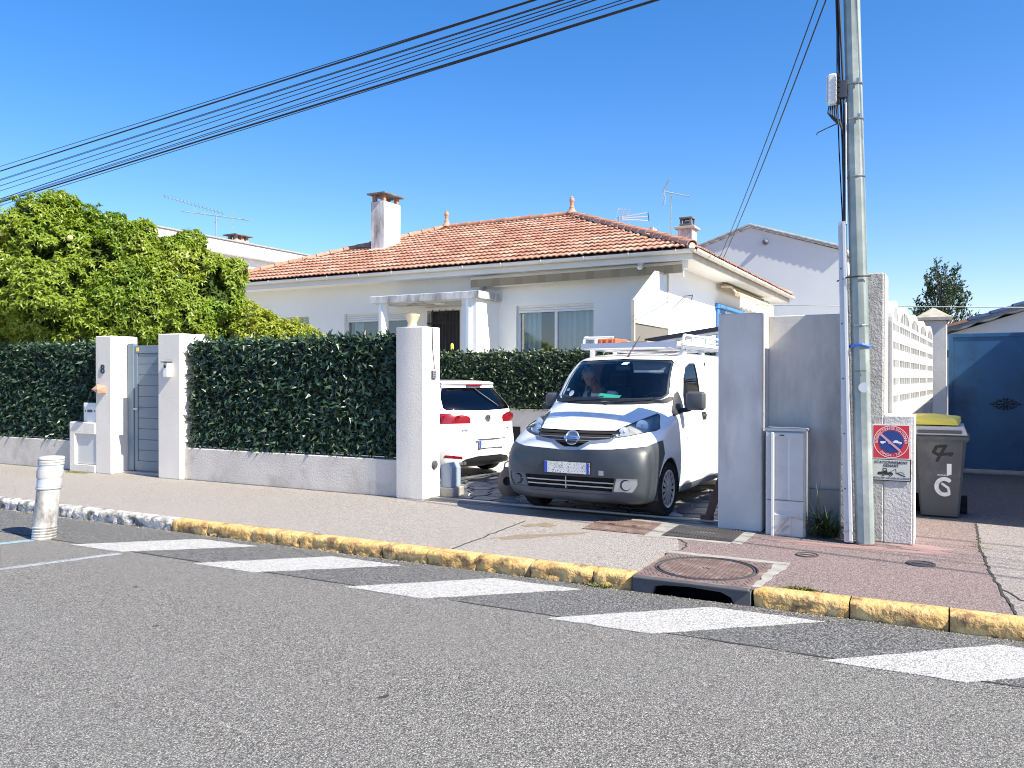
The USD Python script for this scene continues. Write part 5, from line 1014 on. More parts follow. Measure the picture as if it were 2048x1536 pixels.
for i in range(26):
    for j in range(26):
        x_, y_ = cx - .44 + .0345 * i + (.017 if j % 2 else 0), cy - .45 + .0345 * j; d = math.hypot(x_ - cx, y_ - cy); rot = .7 if (i + j) % 2 else -.7
        if d > .412 and DX0 + .02 < x_ < DX1 - .02 and DY0 + .03 < y_ < DY1 - .02: c_, s_ = math.cos(rot), math.sin(rot); studs.append(hullp([(x_ + c_ * .012, y_ + s_ * .012, .006), (x_ - c_ * .012, y_ - s_ * .012, .006), (x_ - s_ * .005, y_ + c_ * .005, .006), (x_ + s_ * .005, y_ - c_ * .005, .006), (x_, y_, .012)]))
for i in range(-10, 11):
    for j in range(-10, 11):
        x_, y_ = cx + .035 * i, cy + .035 * j
        if math.hypot(x_ - cx, y_ - cy) < .338 and math.hypot(x_ - cx, y_ - cy) > .035: st2.append(box(x_ - .011, x_ + .011, y_ - .011, y_ + .011, .005, .0105))
t.part('tread_studs', join(studs), 'cast_iron_dark', kind='stuff'); t.part('tread_studs', join(st2), 'cast_iron', kind='stuff')
t.part('key_hole', extr(sg.box(cx - .03, cy - .006, cx + .03, cy + .006), .005, .008), 'dark_void')
fc = sg.Polygon([(DX0 - .005, -.125), (DX1 + .005, -.125), (DX1 + .005, .002), (DX0 - .005, .002)])
mo = sg.Polygon([(DX0 + .14, -.15), (DX0 + .17, -.06), (DX0 + .24, -.045), (cx, -.035), (DX1 - .20, -.045), (DX1 - .13, -.075), (DX1 - .09, -.15)])
t.part('front_casting', place(extr(fc.difference(mo), -.07, .0), (0, 5.925, 0), *XZ), 'inlet')
t.part('nose', box(DX0 - .005, DX1 + .005, 5.905, 5.99, -.022, .004, .01), 'inlet')
t.part('throat', join([box(DX0 + .06, DX1 - .06, 6.30, 6.32, -.3, -.03), box(DX0 + .06, DX1 - .06, 6.0, 6.3, -.31, -.29), box(DX0, DX0 + .05, 6.0, 6.82, -.3, -.03), box(DX1 - .05, DX1, 6.0, 6.82, -.3, -.03)]), 'dark_void')
t.part('surround', join([box(DX0 - .03, DX1 + .11, DY1 + .003, DY1 + .09, -.02, .0045), extr(wob([(DX1 + .004, 6.0), (DX1 + .06, 6.0), (DX1 + .11, DY1), (DX1 + .004, DY1)], .06, .008, 4), -.02, .0045)]), 'pale_concrete')
# ribbed grates
def grate(name, label, x0, x1, y0, y1, skew, bars, mat):
    t = thing(name, label, 'grate', ((x0 + x1) / 2, (y0 + y1) / 2, 0))
    w = x1 - x0; sk = lambda v: (np.c_[v[0][:, 0] + (v[0][:, 1] - y0) * skew, v[0][:, 1:]], v[1])
    t.part('frame', sk(join([box(x0, x1, y0, y0 + .022, -.01, .010), box(x0, x1, y1 - .022, y1, -.01, .010), box(x0, x0 + .022, y0 + .022, y1 - .022, -.01, .010), box(x1 - .022, x1, y0 + .022, y1 - .022, -.01, .010)])), mat)
    t.part('pit', sk(box(x0, x1, y0, y1, -.012, .0025)), 'cast_iron_dark')
    for k in range(bars):
        c = x0 + .022 + (w - .044) * (k + .5) / bars; hw = (w - .044) / bars * .27
        t.part('bar', sk(box(c - hw, c + hw, y0 + .022, y1 - .022, .0015, .014)), mat)
    return t
g = grate('ribbed_cover', 'brown ribbed cast iron cover with two lifting handles', -3.27, -2.62, 7.52, 8.18, -.06, 22, 'cast_iron')
for x_ in (-3.08, -2.84): g.part('handle', join([extr(sg.Point(x_, 7.84).buffer(.035), .009, .012), box(x_ - .03, x_ + .03, 7.835, 7.85, .012, .02)]), 'cast_iron_dark')
g = grate('ribbed_cover', 'dark ribbed drain grate beside the right pillar', -2.46, -1.80, 7.55, 8.16, -.02, 20, 'cast_iron_dark')
g.part('badge', extr(sg.box(-2.22, 7.83, -2.03, 7.88), .009, .0115), 'cast_iron')
single('grate_surround', join([sheet([(-2.60, 7.44), (-2.47, 7.44), (-2.48, 8.19), (-2.66, 8.19)], .0035), sheet([(-3.0, 8.19), (-1.70, 8.17), (-1.70, 8.30), (-3.0, 8.30)], .0035), sheet([(-1.795, 7.52), (-1.70, 7.48), (-1.70, 8.16), (-1.81, 8.16)], .0035), sheet([(-2.47, 7.46), (-1.80, 7.46), (-1.80, 7.545), (-2.47, 7.545)], .0035)]), 'pale_concrete', 'pale cement strip around the two ribbed covers', 'cement strip')
for k, (x_, y_, r_, lab) in enumerate(((-1.10, 7.30, .095, 'faded round valve cover in the red pavement nearest the cabinet'), (-.24, 7.39, .11, 'dark oval valve cover in the red pavement below the signs'))):
    t = thing('valve_cover', lab, 'valve cover', (x_, y_, 0)); m_ = 'cast_iron_dark' if k else 'pavement_red'
    t.part('plate', extr(sg.Point(x_, y_).buffer(r_), -.01, .005), m_ if k else 'cast_iron'); t.part('ring', extr(sg.Point(x_, y_).buffer(r_ * .98).difference(sg.Point(x_, y_).buffer(r_ * .82)), .004, .010), 'cast_iron_dark')
    t.part('bar', box(x_ - r_ * .6, x_ + r_ * .6, y_ - .012, y_ + .012, .004, .010), 'cast_iron_dark')
# dark carport roof behind the van
t = thing('carport_canopy', 'dark sloping canopy edge seen above the van roof', 'canopy', (-3.6, 14.3, .9))
t.part('roof_panel', hullp([(-4.95, 14.2, 2.14), (-2.6, 14.2, 2.46), (-4.95, 15.6, 2.20), (-2.6, 15.6, 2.52), (-4.95, 14.2, 2.22), (-2.6, 14.2, 2.54), (-4.95, 15.6, 2.28), (-2.6, 15.6, 2.60)]), 'canopy_dark')
t.part('edge_trim', hullp([(-4.95, 14.18, 2.105), (-2.6, 14.18, 2.425), (-4.95, 14.21, 2.105), (-2.6, 14.21, 2.425), (-4.95, 14.18, 2.13), (-2.6, 14.18, 2.45), (-4.95, 14.21, 2.13), (-2.6, 14.21, 2.45)]), 'aluminium')
for x_, z_ in ((-4.7, 2.17), (-2.8, 2.43)):
    for y_ in (14.3, 15.5): t.part('post', box(x_ - .03, x_ + .03, y_ - .03, y_ + .03, .9, z_), 'canopy_dark')
# ================================================================== VEHICLES
def car_hull(L, nz=90, nf=25, ns=14, grow=0.0, z_cut=None):
    """Closed body from horizontal slices: rows of z, front v, front cap depth and power, rear v, cap depth and power, half width."""
    L = A(L, float); z0, z1 = L[0, 0], L[-1, 0]; s = np.linspace(0, 1, nz)
    zz = np.interp(s, [0, .8, 1], [z0, z0 + (z1 - z0) * .88, z1]); C = PchipInterpolator(L[:, 0], L[:, 1:])(zz); rings = []
    for z, (v0, af, pf, v1, ar, pr, w) in zip(zz, C):
        w, v0, v1 = w + grow, v0 - grow, v1 + grow; t = np.linspace(-np.pi / 2, np.pi / 2, 2 * nf + 1); sn, cs = np.sin(t), np.cos(t)
        uf = w * np.sign(sn) * np.abs(sn) ** (2 / pf); vf = v0 + af * (1 - np.abs(cs) ** (2 / pf)); ur = w * np.sign(sn) * np.abs(sn) ** (2 / pr); vr = v1 - ar * (1 - np.abs(cs) ** (2 / pr))
        k = np.linspace(0, 1, ns + 2)[1:-1]; a, b = v0 + af, v1 - ar
        ring = np.vstack([np.c_[uf, vf], np.c_[np.full(ns, w), a + (b - a) * k], np.c_[ur[::-1], vr[::-1]], np.c_[np.full(ns, -w), b + (a - b) * k]])
        rings.append(np.c_[ring, np.full(len(ring), z + (grow if z > (z0 + z1) / 2 else -grow) * (1 if abs(z - z1) < .15 or abs(z - z0) < .15 else 0))])
    n = len(rings[0]); V = np.vstack(rings + [[rings[0].mean(0)], [rings[-1].mean(0)]]); F = []; i = np.arange(n); j = (i + 1) % n
    for r_ in range(nz - 1): a, b = r_ * n, (r_ + 1) * n; F += [np.c_[a + i, a + j, b + j], np.c_[a + i, b + j, b + i]]
    F += [np.c_[i * 0 + nz * n, j, i], np.c_[i * 0 + nz * n + 1, (nz - 1) * n + i, (nz - 1) * n + j]]
    V, F = V, np.vstack(F); tm = trimesh.Trimesh(V, F, process=True); tm.fix_normals()
    return man((tm.vertices, tm.faces))
VAN = [(.20, .14, .32, 3.8, 4.30, .25, 3, .76), (.26, .045, .33, 3.9, 4.36, .25, 3, .80), (.34, .01, .34, 4.0, 4.38, .25, 3, .82), (.55, .00, .36, 4.0, 4.40, .25, 3, .84),
       (.72, .02, .42, 3.4, 4.40, .25, 3, .8475), (.80, .045, .49, 2.9, 4.39, .25, 3, .8475), (.88, .09, .58, 2.5, 4.38, .25, 3, .846), (.95, .16, .66, 2.4, 4.37, .25, 3, .843), (1.0, .29, .70, 2.35, 4.36, .25, 3, .838), (1.05, .46, .70, 2.35, 4.35, .25, 3, .832),
       (1.10, .64, .64, 2.4, 4.34, .25, 3, .825), (1.15, .80, .55, 2.5, 4.33, .25, 3, .815), (1.20, .885, .50, 2.6, 4.32, .25, 3, .805), (1.70, 1.44, .42, 2.7, 4.22, .25, 3, .70), (1.75, 1.56, .42, 2.7, 4.2, .25, 3, .675), (1.79, 1.78, .42, 2.7, 4.15, .3, 3, .63), (1.815, 2.05, .40, 2.7, 4.1, .3, 3, .56), (1.83, 2.4, .3, 2.6, 4.0, .3, 3, .44), (1.838, 2.7, .2, 2.4, 3.9, .3, 3, .28)]
GOLF = [(.17, .18, .35, 2.6, 4.0, .5, 2.5, .72), (.24, .07, .42, 2.4, 4.08, .55, 2.5, .80), (.32, .035, .48, 2.35, 4.14, .6, 2.5, .845), (.50, .0, .52, 2.3, 4.18, .65, 2.4, .875), (.60, .02, .52, 2.3, 4.19, .65, 2.4, .885), (.70, .055, .50, 2.35, 4.17, .7, 2.4, .89), (.86, .07, .50, 2.4, 4.08, .85, 2.3, .885), (.93, .08, .50, 2.4, 3.85, .9, 2.3, .87), (.98, .10, .48, 2.4, 3.5, .8, 2.3, .855), (1.02, .12, .46, 2.5, 3.15, .6, 2.4, .84), (1.06, .145, .44, 2.6, 2.98, .5, 2.5, .825), (1.30, .36, .34, 2.8, 2.45, .4, 2.7, .68), (1.37, .40, .32, 2.8, 2.28, .4, 2.7, .63), (1.42, .36, .30, 2.8, 2.1, .4, 2.7, .58), (1.45, .40, .3, 2.6, 1.95, .4, 2.5, .50), (1.475, .6, .3, 2.4, 1.75, .4, 2.4, .34), (1.48, .8, .2, 2.2, 1.55, .3, 2.2, .2)]
def CS(poly):
    gs = getattr(poly, 'geoms', [poly]) if hasattr(poly, 'geom_type') else [sg.Polygon(poly)]
    out = CrossSection()
    for g in gs:
        g = sg.polygon.orient(g, 1.0); c_ = CrossSection([np.asarray(g.exterior.coords)[:-1]] + [np.asarray(h.coords)[:-1] for h in g.interiors], m3.FillRule.EvenOdd); out = out + c_
    return out
def round_poly(p, r): return sg.Polygon(p).buffer(-r).buffer(2 * r).buffer(-r)
def fprism(poly, v0=-1.0, v1=.9):  # polygon drawn in (u, z), run along v
    m = CS(poly).extrude(v1 - v0); return m.rotate((90, 0, 0)).translate((0, v1, 0))
def sprism(poly, u0, u1):          # polygon drawn in (v, z), run along u
    m = CS(poly).extrude(u1 - u0)  # local (v, z, u)
    return m.transform(A([[0, 0, 1, u0], [1, 0, 0, 0], [0, 1, 0, 0]], float))
def mirror_u(poly): return [(-x, y) for x, y in poly]
class Snap:
    def __init__(self, M): v, f = arr(M); self.m = trimesh.Trimesh(v, f, process=False)
    def front(self, u, z, v=-2.0):
        l, _, _ = self.m.ray.intersects_location([[u, v, z]], [[0, 1, 0]]); return l[np.argmin(l[:, 1])] if len(l) else A([u, 0, z])
    def side(self, v, z, s=1):
        l, _, _ = self.m.ray.intersects_location([[s * 3.0, v, z]], [[-s, 0, 0]]); return l[np.argmax(l[:, 0] * s)] if len(l) else A([s * .8, v, z])
def groove(P, r=.0045): 
    B = [Manifold.hull_points(np.vstack([trimesh.creation.icosphere(0, r).vertices + p, trimesh.creation.icosphere(0, r).vertices + q])) for p, q in zip(P[:-1], P[1:])]
    return Manifold.batch_boolean(B, m3.OpType.Add)
def dense(pts, step=.05):
    pts = A(pts, float); out = [pts[0]]
    for a, b in zip(pts[:-1], pts[1:]):
        n = max(1, int(np.linalg.norm(b - a) / step)); out += [a + (b - a) * (k + 1) / n for k in range(n)]
    return A(out)
def shell(L, g0, g1): return car_hull(L, grow=g0) - car_hull(L, grow=g1)
def wheel(t, u, v, z, r, w, s, spokes, mat='wheel_silver'):
    """s = +1: the visible face looks to +u."""
    P = lambda prof, n=36: lathe(prof, n, (u, v, z), (s, 0, 0))
    h = w / 2
    wh = t.part('wheel', P([(r * .66, -h), (r * .93, -h), (r * .985, -h * .7), (r, -h * .3), (r, h * .3), (r * .985, h * .7), (r * .93, h), (r * .70, h * .96), (r * .66, h * .85)]), 'rubber', smooth=40, label='tyre and wheel')
    wh.part('rim', P([(r * .63, h * .78), (r * .685, h * .95), (r * .66, h * .99), (r * .60, h * .90), (r * .59, h * .5)]), mat, smooth=45)
    wh.part('wheel_back', P([(r * .62, h * .2), (r * .62, h * .25), (0.0, h * .25)]), 'dark_void')
    for k in range(spokes):
        a = 2 * np.pi * k / spokes; c_, s_ = math.cos(a), math.sin(a); ra, rb = r * .10, r * .63; w0, w1 = r * .04, r * .068
        pts = [(s * (h * d), c_ * rr - s_ * ww, s_ * rr + c_ * ww) for rr, ww, dd in ((ra, w0, 1.0), (rb, w1, .86)) for ww in (-ww, ww) for d in (dd, dd - .22)]
        wh.part('spoke', hullp([(u + p[0], v + p[1], z + p[2]) for p in pts]), mat)
    wh.part('hub_cap', P([(r * .16, h * .7), (r * .15, h * 1.04), (r * .08, h * 1.08), (0, h * 1.09)]), mat, smooth=45)
    return wh

def half_liner(R_, s, u0, u1, v_, z_):
    c_ = Manifold.cylinder(u1 - u0, R_ - .002, R_ - .002, 40) - Manifold.cylinder(u1 - u0 + .2, R_ - .010, R_ - .010, 40).translate((0, 0, -.1))
    c_ = c_.rotate((0, 90, 0)).translate((u0 if s > 0 else -u1, v_, z_)); return arr(c_ ^ mbox(-2, 2, -1, 6, .21, 2))
# ---- the van -------------------------------------------------------
van = thing('van', 'white delivery van with a roof rack parked nose out in the driveway', 'van', (-3.585, 7.88, 0), -1.6)
B = car_hull(VAN); Bi = car_hull(VAN, grow=-.03); SN = Snap(B)
WC, WR = ((.78, .30), (3.505, .30)), .345
arches = Manifold.batch_boolean([Manifold.cylinder(.45, WR, WR, 40).rotate((0, 90, 0)).translate((s * .70 - .225, v_, z_)) for v_, z_ in WC for s in (1, -1)], m3.OpType.Add)
guard = Manifold.batch_boolean([Manifold.cylinder(.50, WR + .05, WR + .05, 30).rotate((0, 90, 0)).translate((s * .70 - .25, v_, z_)) for v_, z_ in WC for s in (1, -1)], m3.OpType.Add)
body = B - (Bi - guard - mbox(-1, 1, -1, .70, 0, 1.12) - mbox(-1, 1, -1, 5, 0, .40)) - arches
bumper_pl = sg.Polygon([(-1.1, .1), (-1.1, .86), (-.845, .845), (-.78, .80), (-.58, .768), (-.15, .752), (-.13, .748), (.06, .748), (.08, .752), (.47, .77), (.78, .80), (.845, .845), (1.1, .86), (1.1, .1)])
bump_zone = fprism(bumper_pl, -1, .80) ^ (sprism([(-1, 0), (.37, 0), (.435, .30), (.47, .5), (.60, .70), (.52, .90), (-1, .9)], -1.2, 1.2))
lowgr = round_poly([(-.60, .47), (.52, .478), (.485, .335), (-.565, .335)], .012)
fog = round_poly([(.535, .475), (.75, .48), (.752, .42), (.70, .335), (.50, .335)], .012); fogm = sg.Polygon(mirror_u(list(fog.exterior.coords)))
grille = round_poly([(-.565, .955), (-.30, .958), (0, .952), (.30, .958), (.43, .955), (.395, .872), (.20, .852), (.115, .80), (.075, .775), (-.125, .775), (-.165, .80), (-.25, .85), (-.44, .872)], .006)
grille = round_poly([(-.50, .955), (0, .950), (.50, .955), (.415, .87), (.215, .848), (.13, .80), (.085, .778), (-.085, .778), (-.13, .80), (-.215, .848), (-.415, .87)], .006)
chrome_z = grille.buffer(.034, join_style=2).intersection(sg.box(-.5, .735, .5, .88)).difference(grille)
headR = round_poly([(.415, .865), (.425, .935), (.47, .985), (.60, 1.075), (.66, 1.115), (.695, 1.10), (.80, .965), (.785, .945), (.60, .90)], .008); headL = sg.Polygon(mirror_u(list(headR.exterior.coords)))
windp = round_poly([(-.685, 1.32), (-.64, 1.268), (-.35, 1.243), (0, 1.237), (.35, 1.243), (.64, 1.268), (.685, 1.32), (.645, 1.55), (.615, 1.695), (.58, 1.722), (0, 1.738), (-.58, 1.722), (-.615, 1.695), (-.645, 1.55)], .02)
cowlp = sg.Polygon([(-.76, 1.275), (-.70, 1.225), (-.35, 1.205), (0, 1.20), (.35, 1.205), (.70, 1.225), (.76, 1.275), (.70, 1.30), (.64, 1.265), (0, 1.235), (-.64, 1.265), (-.70, 1.30)])
side_w = round_poly([(1.36, 1.155), (1.40, 1.30), (1.52, 1.50), (1.68, 1.635), (1.86, 1.685), (2.08, 1.69), (2.06, 1.45), (2.02, 1.17)], .025)
quarter = round_poly([(1.00, 1.075), (1.10, 1.17), (1.26, 1.33), (1.33, 1.36), (1.335, 1.15), (1.20, 1.105)], .008)
pf = lambda p, d=.9: fprism(p, -1, d)
cut = [bump_zone, pf(lowgr, .3), pf(grille, .55), pf(chrome_z, .5), pf(headR, 1.05), pf(headL, 1.05), pf(windp, 2.2), pf(cowlp, 1.4)]
for s in (1, -1): cut += [sprism(side_w, s * .3 if s > 0 else -1.2, 1.2 if s > 0 else -.3), sprism(quarter, s * .3 if s > 0 else -1.2, 1.2 if s > 0 else -.3)]
# panel gaps
hood = [SN.front(u_, z_) for u_, z_ in dense([(-.50, .966), (-.3, .969), (0, .963), (.3, .969), (.50, .966)], .05)]
gaps = [groove([p + A([0, -.001, 0]) for p in hood], .004)]
for s in (1, -1):
    gaps.append(groove([SN.front(s * u_, z_) for u_, z_ in dense([(.665, 1.118), (.72, 1.155), (.76, 1.20), (.765, 1.26)], .03)], .004))
    dl = [SN.side(v_, z_, s) for v_, z_ in dense([(1.10, .45), (1.13, .60), (1.06, .90), (.96, 1.06), (1.10, 1.22), (1.28, 1.42), (1.46, 1.60), (1.66, 1.71), (1.90, 1.738), (2.16, 1.738), (2.21, 1.70), (2.22, 1.3), (2.24, .8), (2.24, .42), (1.14, .42)], .06)]
    gaps.append(groove(dl, .0045)); gaps.append(groove([SN.side(v_, z_, s) for v_, z_ in dense([(2.33, 1.70), (3.3, 1.68)], .1)], .004))
    gaps.append(groove([SN.side(v_, z_, s) for v_, z_ in dense([(2.5, .95), (2.62, 1.02), (3.3, 1.04)], .08)], .003))
body = body - Manifold.batch_boolean(cut, m3.OpType.Add) - Manifold.batch_boolean(gaps, m3.OpType.Add)
van.part('body', arr(body), 'van_white', smooth=38)
B4 = car_hull(VAN, grow=-.004); Bb = car_hull(VAN, grow=.003)
bm = (Bb ^ bump_zone) - pf(lowgr, .3) - pf(fog, .3) - pf(fogm, .3) - arches
crease = [groove([SN.front(u_, z_) for u_, z_ in dense([(-.80, .50), (-.62, .50), (-.6, .485), (.52, .492), (.6, .50), (.80, .50)], .05)], .004), groove([SN.front(u_, z_) for u_, z_ in dense([(-.74, .30), (-.5, .305), (0, .305), (.5, .305), (.74, .30)], .05)], .005)]
bmp = van.part('front_bumper', arr(bm - Manifold.batch_boolean(crease, m3.OpType.Add)), 'van_bumper', smooth=38)
bmp.part('lower_grille', arr((car_hull(VAN, grow=-.05) ^ pf(lowgr.buffer(.01), .4))), 'dark_void')
for z_ in (.375, .42): bmp.part('grille_bar', arr((shell(VAN, -.012, -.03)) ^ fprism(sg.box(-.6, z_ - .006, .53, z_ + .006).intersection(lowgr), -1, .4)), 'silver_trim')
bmp.part('grille_bar', arr(shell(VAN, -.010, -.03) ^ fprism(sg.box(-.045, .34, -.035, .47), -1, .4)), 'silver_trim')
for s, fp in ((1, fog), (-1, fogm)):
    fr = fp.difference(sg.Point(s * .625, .408).buffer(.058)); bz = bmp.part('fog_lamp', arr(B4 ^ fprism(fr, -1, .28)), 'silver_trim' if s > 0 else 'dark_plastic', smooth=38)
    c_ = SN.front(s * .625, .408)
    bz.part('bezel', lathe([(.060, .0), (.064, .012), (.050, .030), (.046, .055)], 24, tuple(c_ + A([0, .052, 0])), (s * .25, -1, 0)), 'silver_trim' if s > 0 else 'dark_plastic', smooth=50)
    bz.part('lamp', lathe([(.046, .0), (.040, .012), (.02, .02), (0, .022)], 20, tuple(c_ + A([0, .055, 0])), (s * .25, -1, 0)), 'dark_plastic', smooth=50)
    bz.part('bulb', lathe([(.022, .018), (.018, .026), (0, .028)], 16, tuple(c_ + A([s * .004, .055, 0])), (s * .25, -1, 0)), 'lamp_bowl', smooth=50)
    bz.part('socket', arr(car_hull(VAN, grow=-.075) ^ fprism(sg.Point(s * .625, .408).buffer(.062), -1, .35)), 'dark_void')
bmp.part('tow_cover', arr(shell(VAN, .0045, -.01) ^ fprism(sg.box(.345, .498, .40, .548), -1, .3)), 'silver_trim')
pc = SN.front(-.015, .56)
npl = van.part('number_plate', place(extr(plate(.53, .118, .006), 0, .008), (-.015, pc[1] - .006, .563), *XZ), 'plate_noise', label='blurred white number plate')
for x_ in (-.262, .232): npl.part('blue_band', place(extr(sg.box(-.018, -.058, .018 if x_ < 0 else .010, .058), .008, .0095), (x_, pc[1] - .006, .563), *XZ), 'plate_blue')
npl.part('surround', place(extr(plate(.55, .135, .006), -.004, .004), (-.015, pc[1] - .004, .563), *XZ), 'black_plastic')
gl = van.part('grille', arr(car_hull(VAN, grow=-.045) ^ pf(grille.buffer(.01), .6)), 'dark_void')
for z_ in (.832, .866, .898, .930): gl.part('grille_bar', arr((car_hull(VAN, grow=-.010) - car_hull(VAN, grow=-.05)) ^ fprism(sg.box(-.55, z_ - .010, .55, z_ + .010).intersection(grille), -1, .6)), 'dark_void', smooth=38)
for z_ in (.849, .882): gl.part('grille_bar', arr((car_hull(VAN, grow=-.006) - car_hull(VAN, grow=-.03)) ^ fprism(sg.box(-.55, z_ - .0035, .55, z_ + .0035).intersection(grille), -1, .6)), 'silver_trim')
van.part('grille_surround', arr(Bb ^ pf(chrome_z, .5)), 'silver_trim', smooth=38)
ec = SN.front(0, .87); eo = (-.035, ec[1] + .012, .873); eo = (0, ec[1] + .010, .873)
tiltE = lambda m: rotate(m, -14, (1, 0, 0))
em = van.part('emblem', place(tiltE(join([lathe([(.064, 0), (.0655, .008), (.070, .012), (.078, .012), (.082, .006), (.082, 0)], 32), extr(sg.box(-.092, -.016, .092, .016), .006, .016)])), eo, *XZ), 'chrome', smooth=40)
em.part('lettering', place(tiltE(move(text('NISSAN', .021, .0015, True), (0, -.0105, .016))), eo, *XZ), 'plate_blue')
for s, hp in ((1, headR), (-1, headL)):
    hl = van.part('headlight', arr((shell(VAN, -.001, -.005)) ^ pf(hp, 1.05)), 'lens', smooth=38)
    hl.part('housing', arr(car_hull(VAN, grow=-.07) ^ pf(hp.buffer(.02), 1.2)), 'lamp_house', smooth=38)
    edge = hp.difference(hp.buffer(-.008)); hl.part('edge', arr(shell(VAN, -.002, -.05) ^ pf(edge, 1.05)), 'black_plastic')
    for u_, z_, r_ in ((.53, .945, .052), (.64, 1.0, .062), (.47, .905, .030)):
        c_ = SN.front(s * u_, z_); n_ = (s * .42, -.86, .25)
        hl.part('reflector', lathe([(r_, .0), (r_ * 1.04, .004), (r_ * .9, -.012), (r_ * .55, -.035), (.0, -.045)][::-1], 22, tuple(c_ + A([-s * .014, .030, -.006])), n_), 'lamp_bowl', smooth=60)
        hl.part('bulb', lathe([(.012, -.03), (.014, .0), (.008, .012), (0, .014)], 10, tuple(c_ + A([-s * .014, .030, -.006])), n_), 'lamp_bowl', smooth=50)
    blk = sg.Polygon([(s * .70, 1.12), (s * .66, 1.08), (s * .735, .96), (s * .82, .96)]).intersection(hp); hl.part('side_blinker', arr(shell(VAN, -.006, -.06) ^ pf(blk, 1.2)), 'dark_plastic')
ws = van.part('windscreen', arr(shell(VAN, -.003, -.007) ^ pf(windp, 2.2)), 'windscreen', smooth=38)
frit = windp.difference(windp.buffer(-.026)); frit = frit.union(windp.intersection(sg.box(-1, 1.2, 1, 1.278))); ws.part('black_border', arr(shell(VAN, -.0085, -.011) ^ pf(frit, 2.2)), 'black_plastic')
ws.part('rear_view_mirror', box(-.09, .09, 1.50, 1.53, 1.60, 1.66, .01), 'black_plastic')
ws.part('sticker', arr(shell(VAN, -.012, -.013) ^ pf(sg.box(.02, 1.665, .10, 1.70), 2.2)), 'paper_white'); ws.part('sticker', arr(shell(VAN, -.012, -.013) ^ pf(sg.box(-.60, 1.35, -.555, 1.38), 2.2)), 'paper_white'); ws.part('sticker', arr(shell(VAN, -.012, -.013) ^ pf(sg.Point(-.50, 1.325).buffer(.035), 2.2)), 'paper_white')
cw = van.part('cowl', arr(B4 ^ pf(cowlp, 1.4)), 'black_plastic', smooth=38)
def on_wind(u_, z_, off): p = SN.front(u_, z_); return p + A([0, -off, off * .8])
for (u0, z0, u1, z1) in ((-.60, 1.245, -.02, 1.275), (.02, 1.235, .56, 1.262)):
    P = [on_wind(u0 + (u1 - u0) * k / 8, z0 + (z1 - z0) * k / 8, .020) for k in range(9)]; wp = cw.part('wiper', tube(P, .009, 6), 'black_plastic'); wp.part('arm', tube([on_wind(u0 + .02, z0 - .03, .012), on_wind((u0 + u1) / 2, (z0 + z1) / 2 - .004, .034)], .007, 6), 'black_plastic')
for s in (1, -1):
    U0, U1 = (.3, 1.2) if s > 0 else (-1.2, -.3)
    sw = van.part('side_window', arr(shell(VAN, -.006, -.010) ^ sprism(side_w, U0, U1)), 'tinted', smooth=38)
    sw.part('rubber_seal', arr(shell(VAN, .0015, -.015) ^ sprism(side_w.difference(side_w.buffer(-.018)), U0, U1)), 'black_plastic')
    van.part('quarter_panel', arr(shell(VAN, -.002, -.012) ^ sprism(quarter, U0, U1)), 'black_plastic', smooth=38)
    mc = A([s * 1.0, 1.20, 1.25]) if s > 0 else A([-.86, 1.36, 1.22]); mr = van.part('wing_mirror', arr(man(box(mc[0] - .105, mc[0] + .105, mc[1] - .06, mc[1] + .05, mc[2] - .105, mc[2] + .105, .03)).refine(2)), 'dark_plastic', smooth=60, label='dark grey square wing mirror')
    mr.part('mirror_glass', box(mc[0] - .085, mc[0] + .085, mc[1] + .051, mc[1] + .055, mc[2] - .085, mc[2] + .085), 'chrome')
    mr.part('stalk', hullp([(s * .80, 1.20, 1.11), (s * .80, 1.29, 1.11), (s * .80, 1.22, 1.16), (s * .93, 1.18, 1.13), (s * .93, 1.24, 1.13), (s * .95, 1.21, 1.19)]), 'black_plastic')
    hd = van.part('door_handle', arr(shell(VAN, .0025, -.01) ^ sprism(round_poly([(1.98, 1.00), (2.14, 1.00), (2.14, 1.095), (1.98, 1.095)], .02), U0, U1)), 'black_plastic')
    hc = SN.side(2.06, 1.05, s); hd.part('grip', box(min(hc[0], hc[0] + s * .02), max(hc[0], hc[0] + s * .02), 1.99, 2.13, 1.035, 1.068, .006), 'dark_plastic')
    van.part('sill', arr(shell(VAN, .004, -.02) ^ sprism([(1.17, .2), (3.12, .2), (3.12, .285), (1.15, .285)], U0, U1)), 'silver_trim', smooth=38)
    rp = SN.side(1.35, .82, s); van.part('side_repeater', lathe([(.018, -.002), (.016, .006), (0, .009)], 12, tuple(rp), (s, 0, 0)), 'lamp_bowl', smooth=50)
for v_, z_ in WC:
    for s in (1, -1):
        van.part('wheel_arch', half_liner(WR, s, .385, .83, v_, z_), 'black_plastic', smooth=50)
        wheel(van, s * .745, v_, z_ + .002, .302, .175, s, 14)
van.part('underbody', box(-.62, .62, .5, 4.0, .17, .30), 'dark_void')
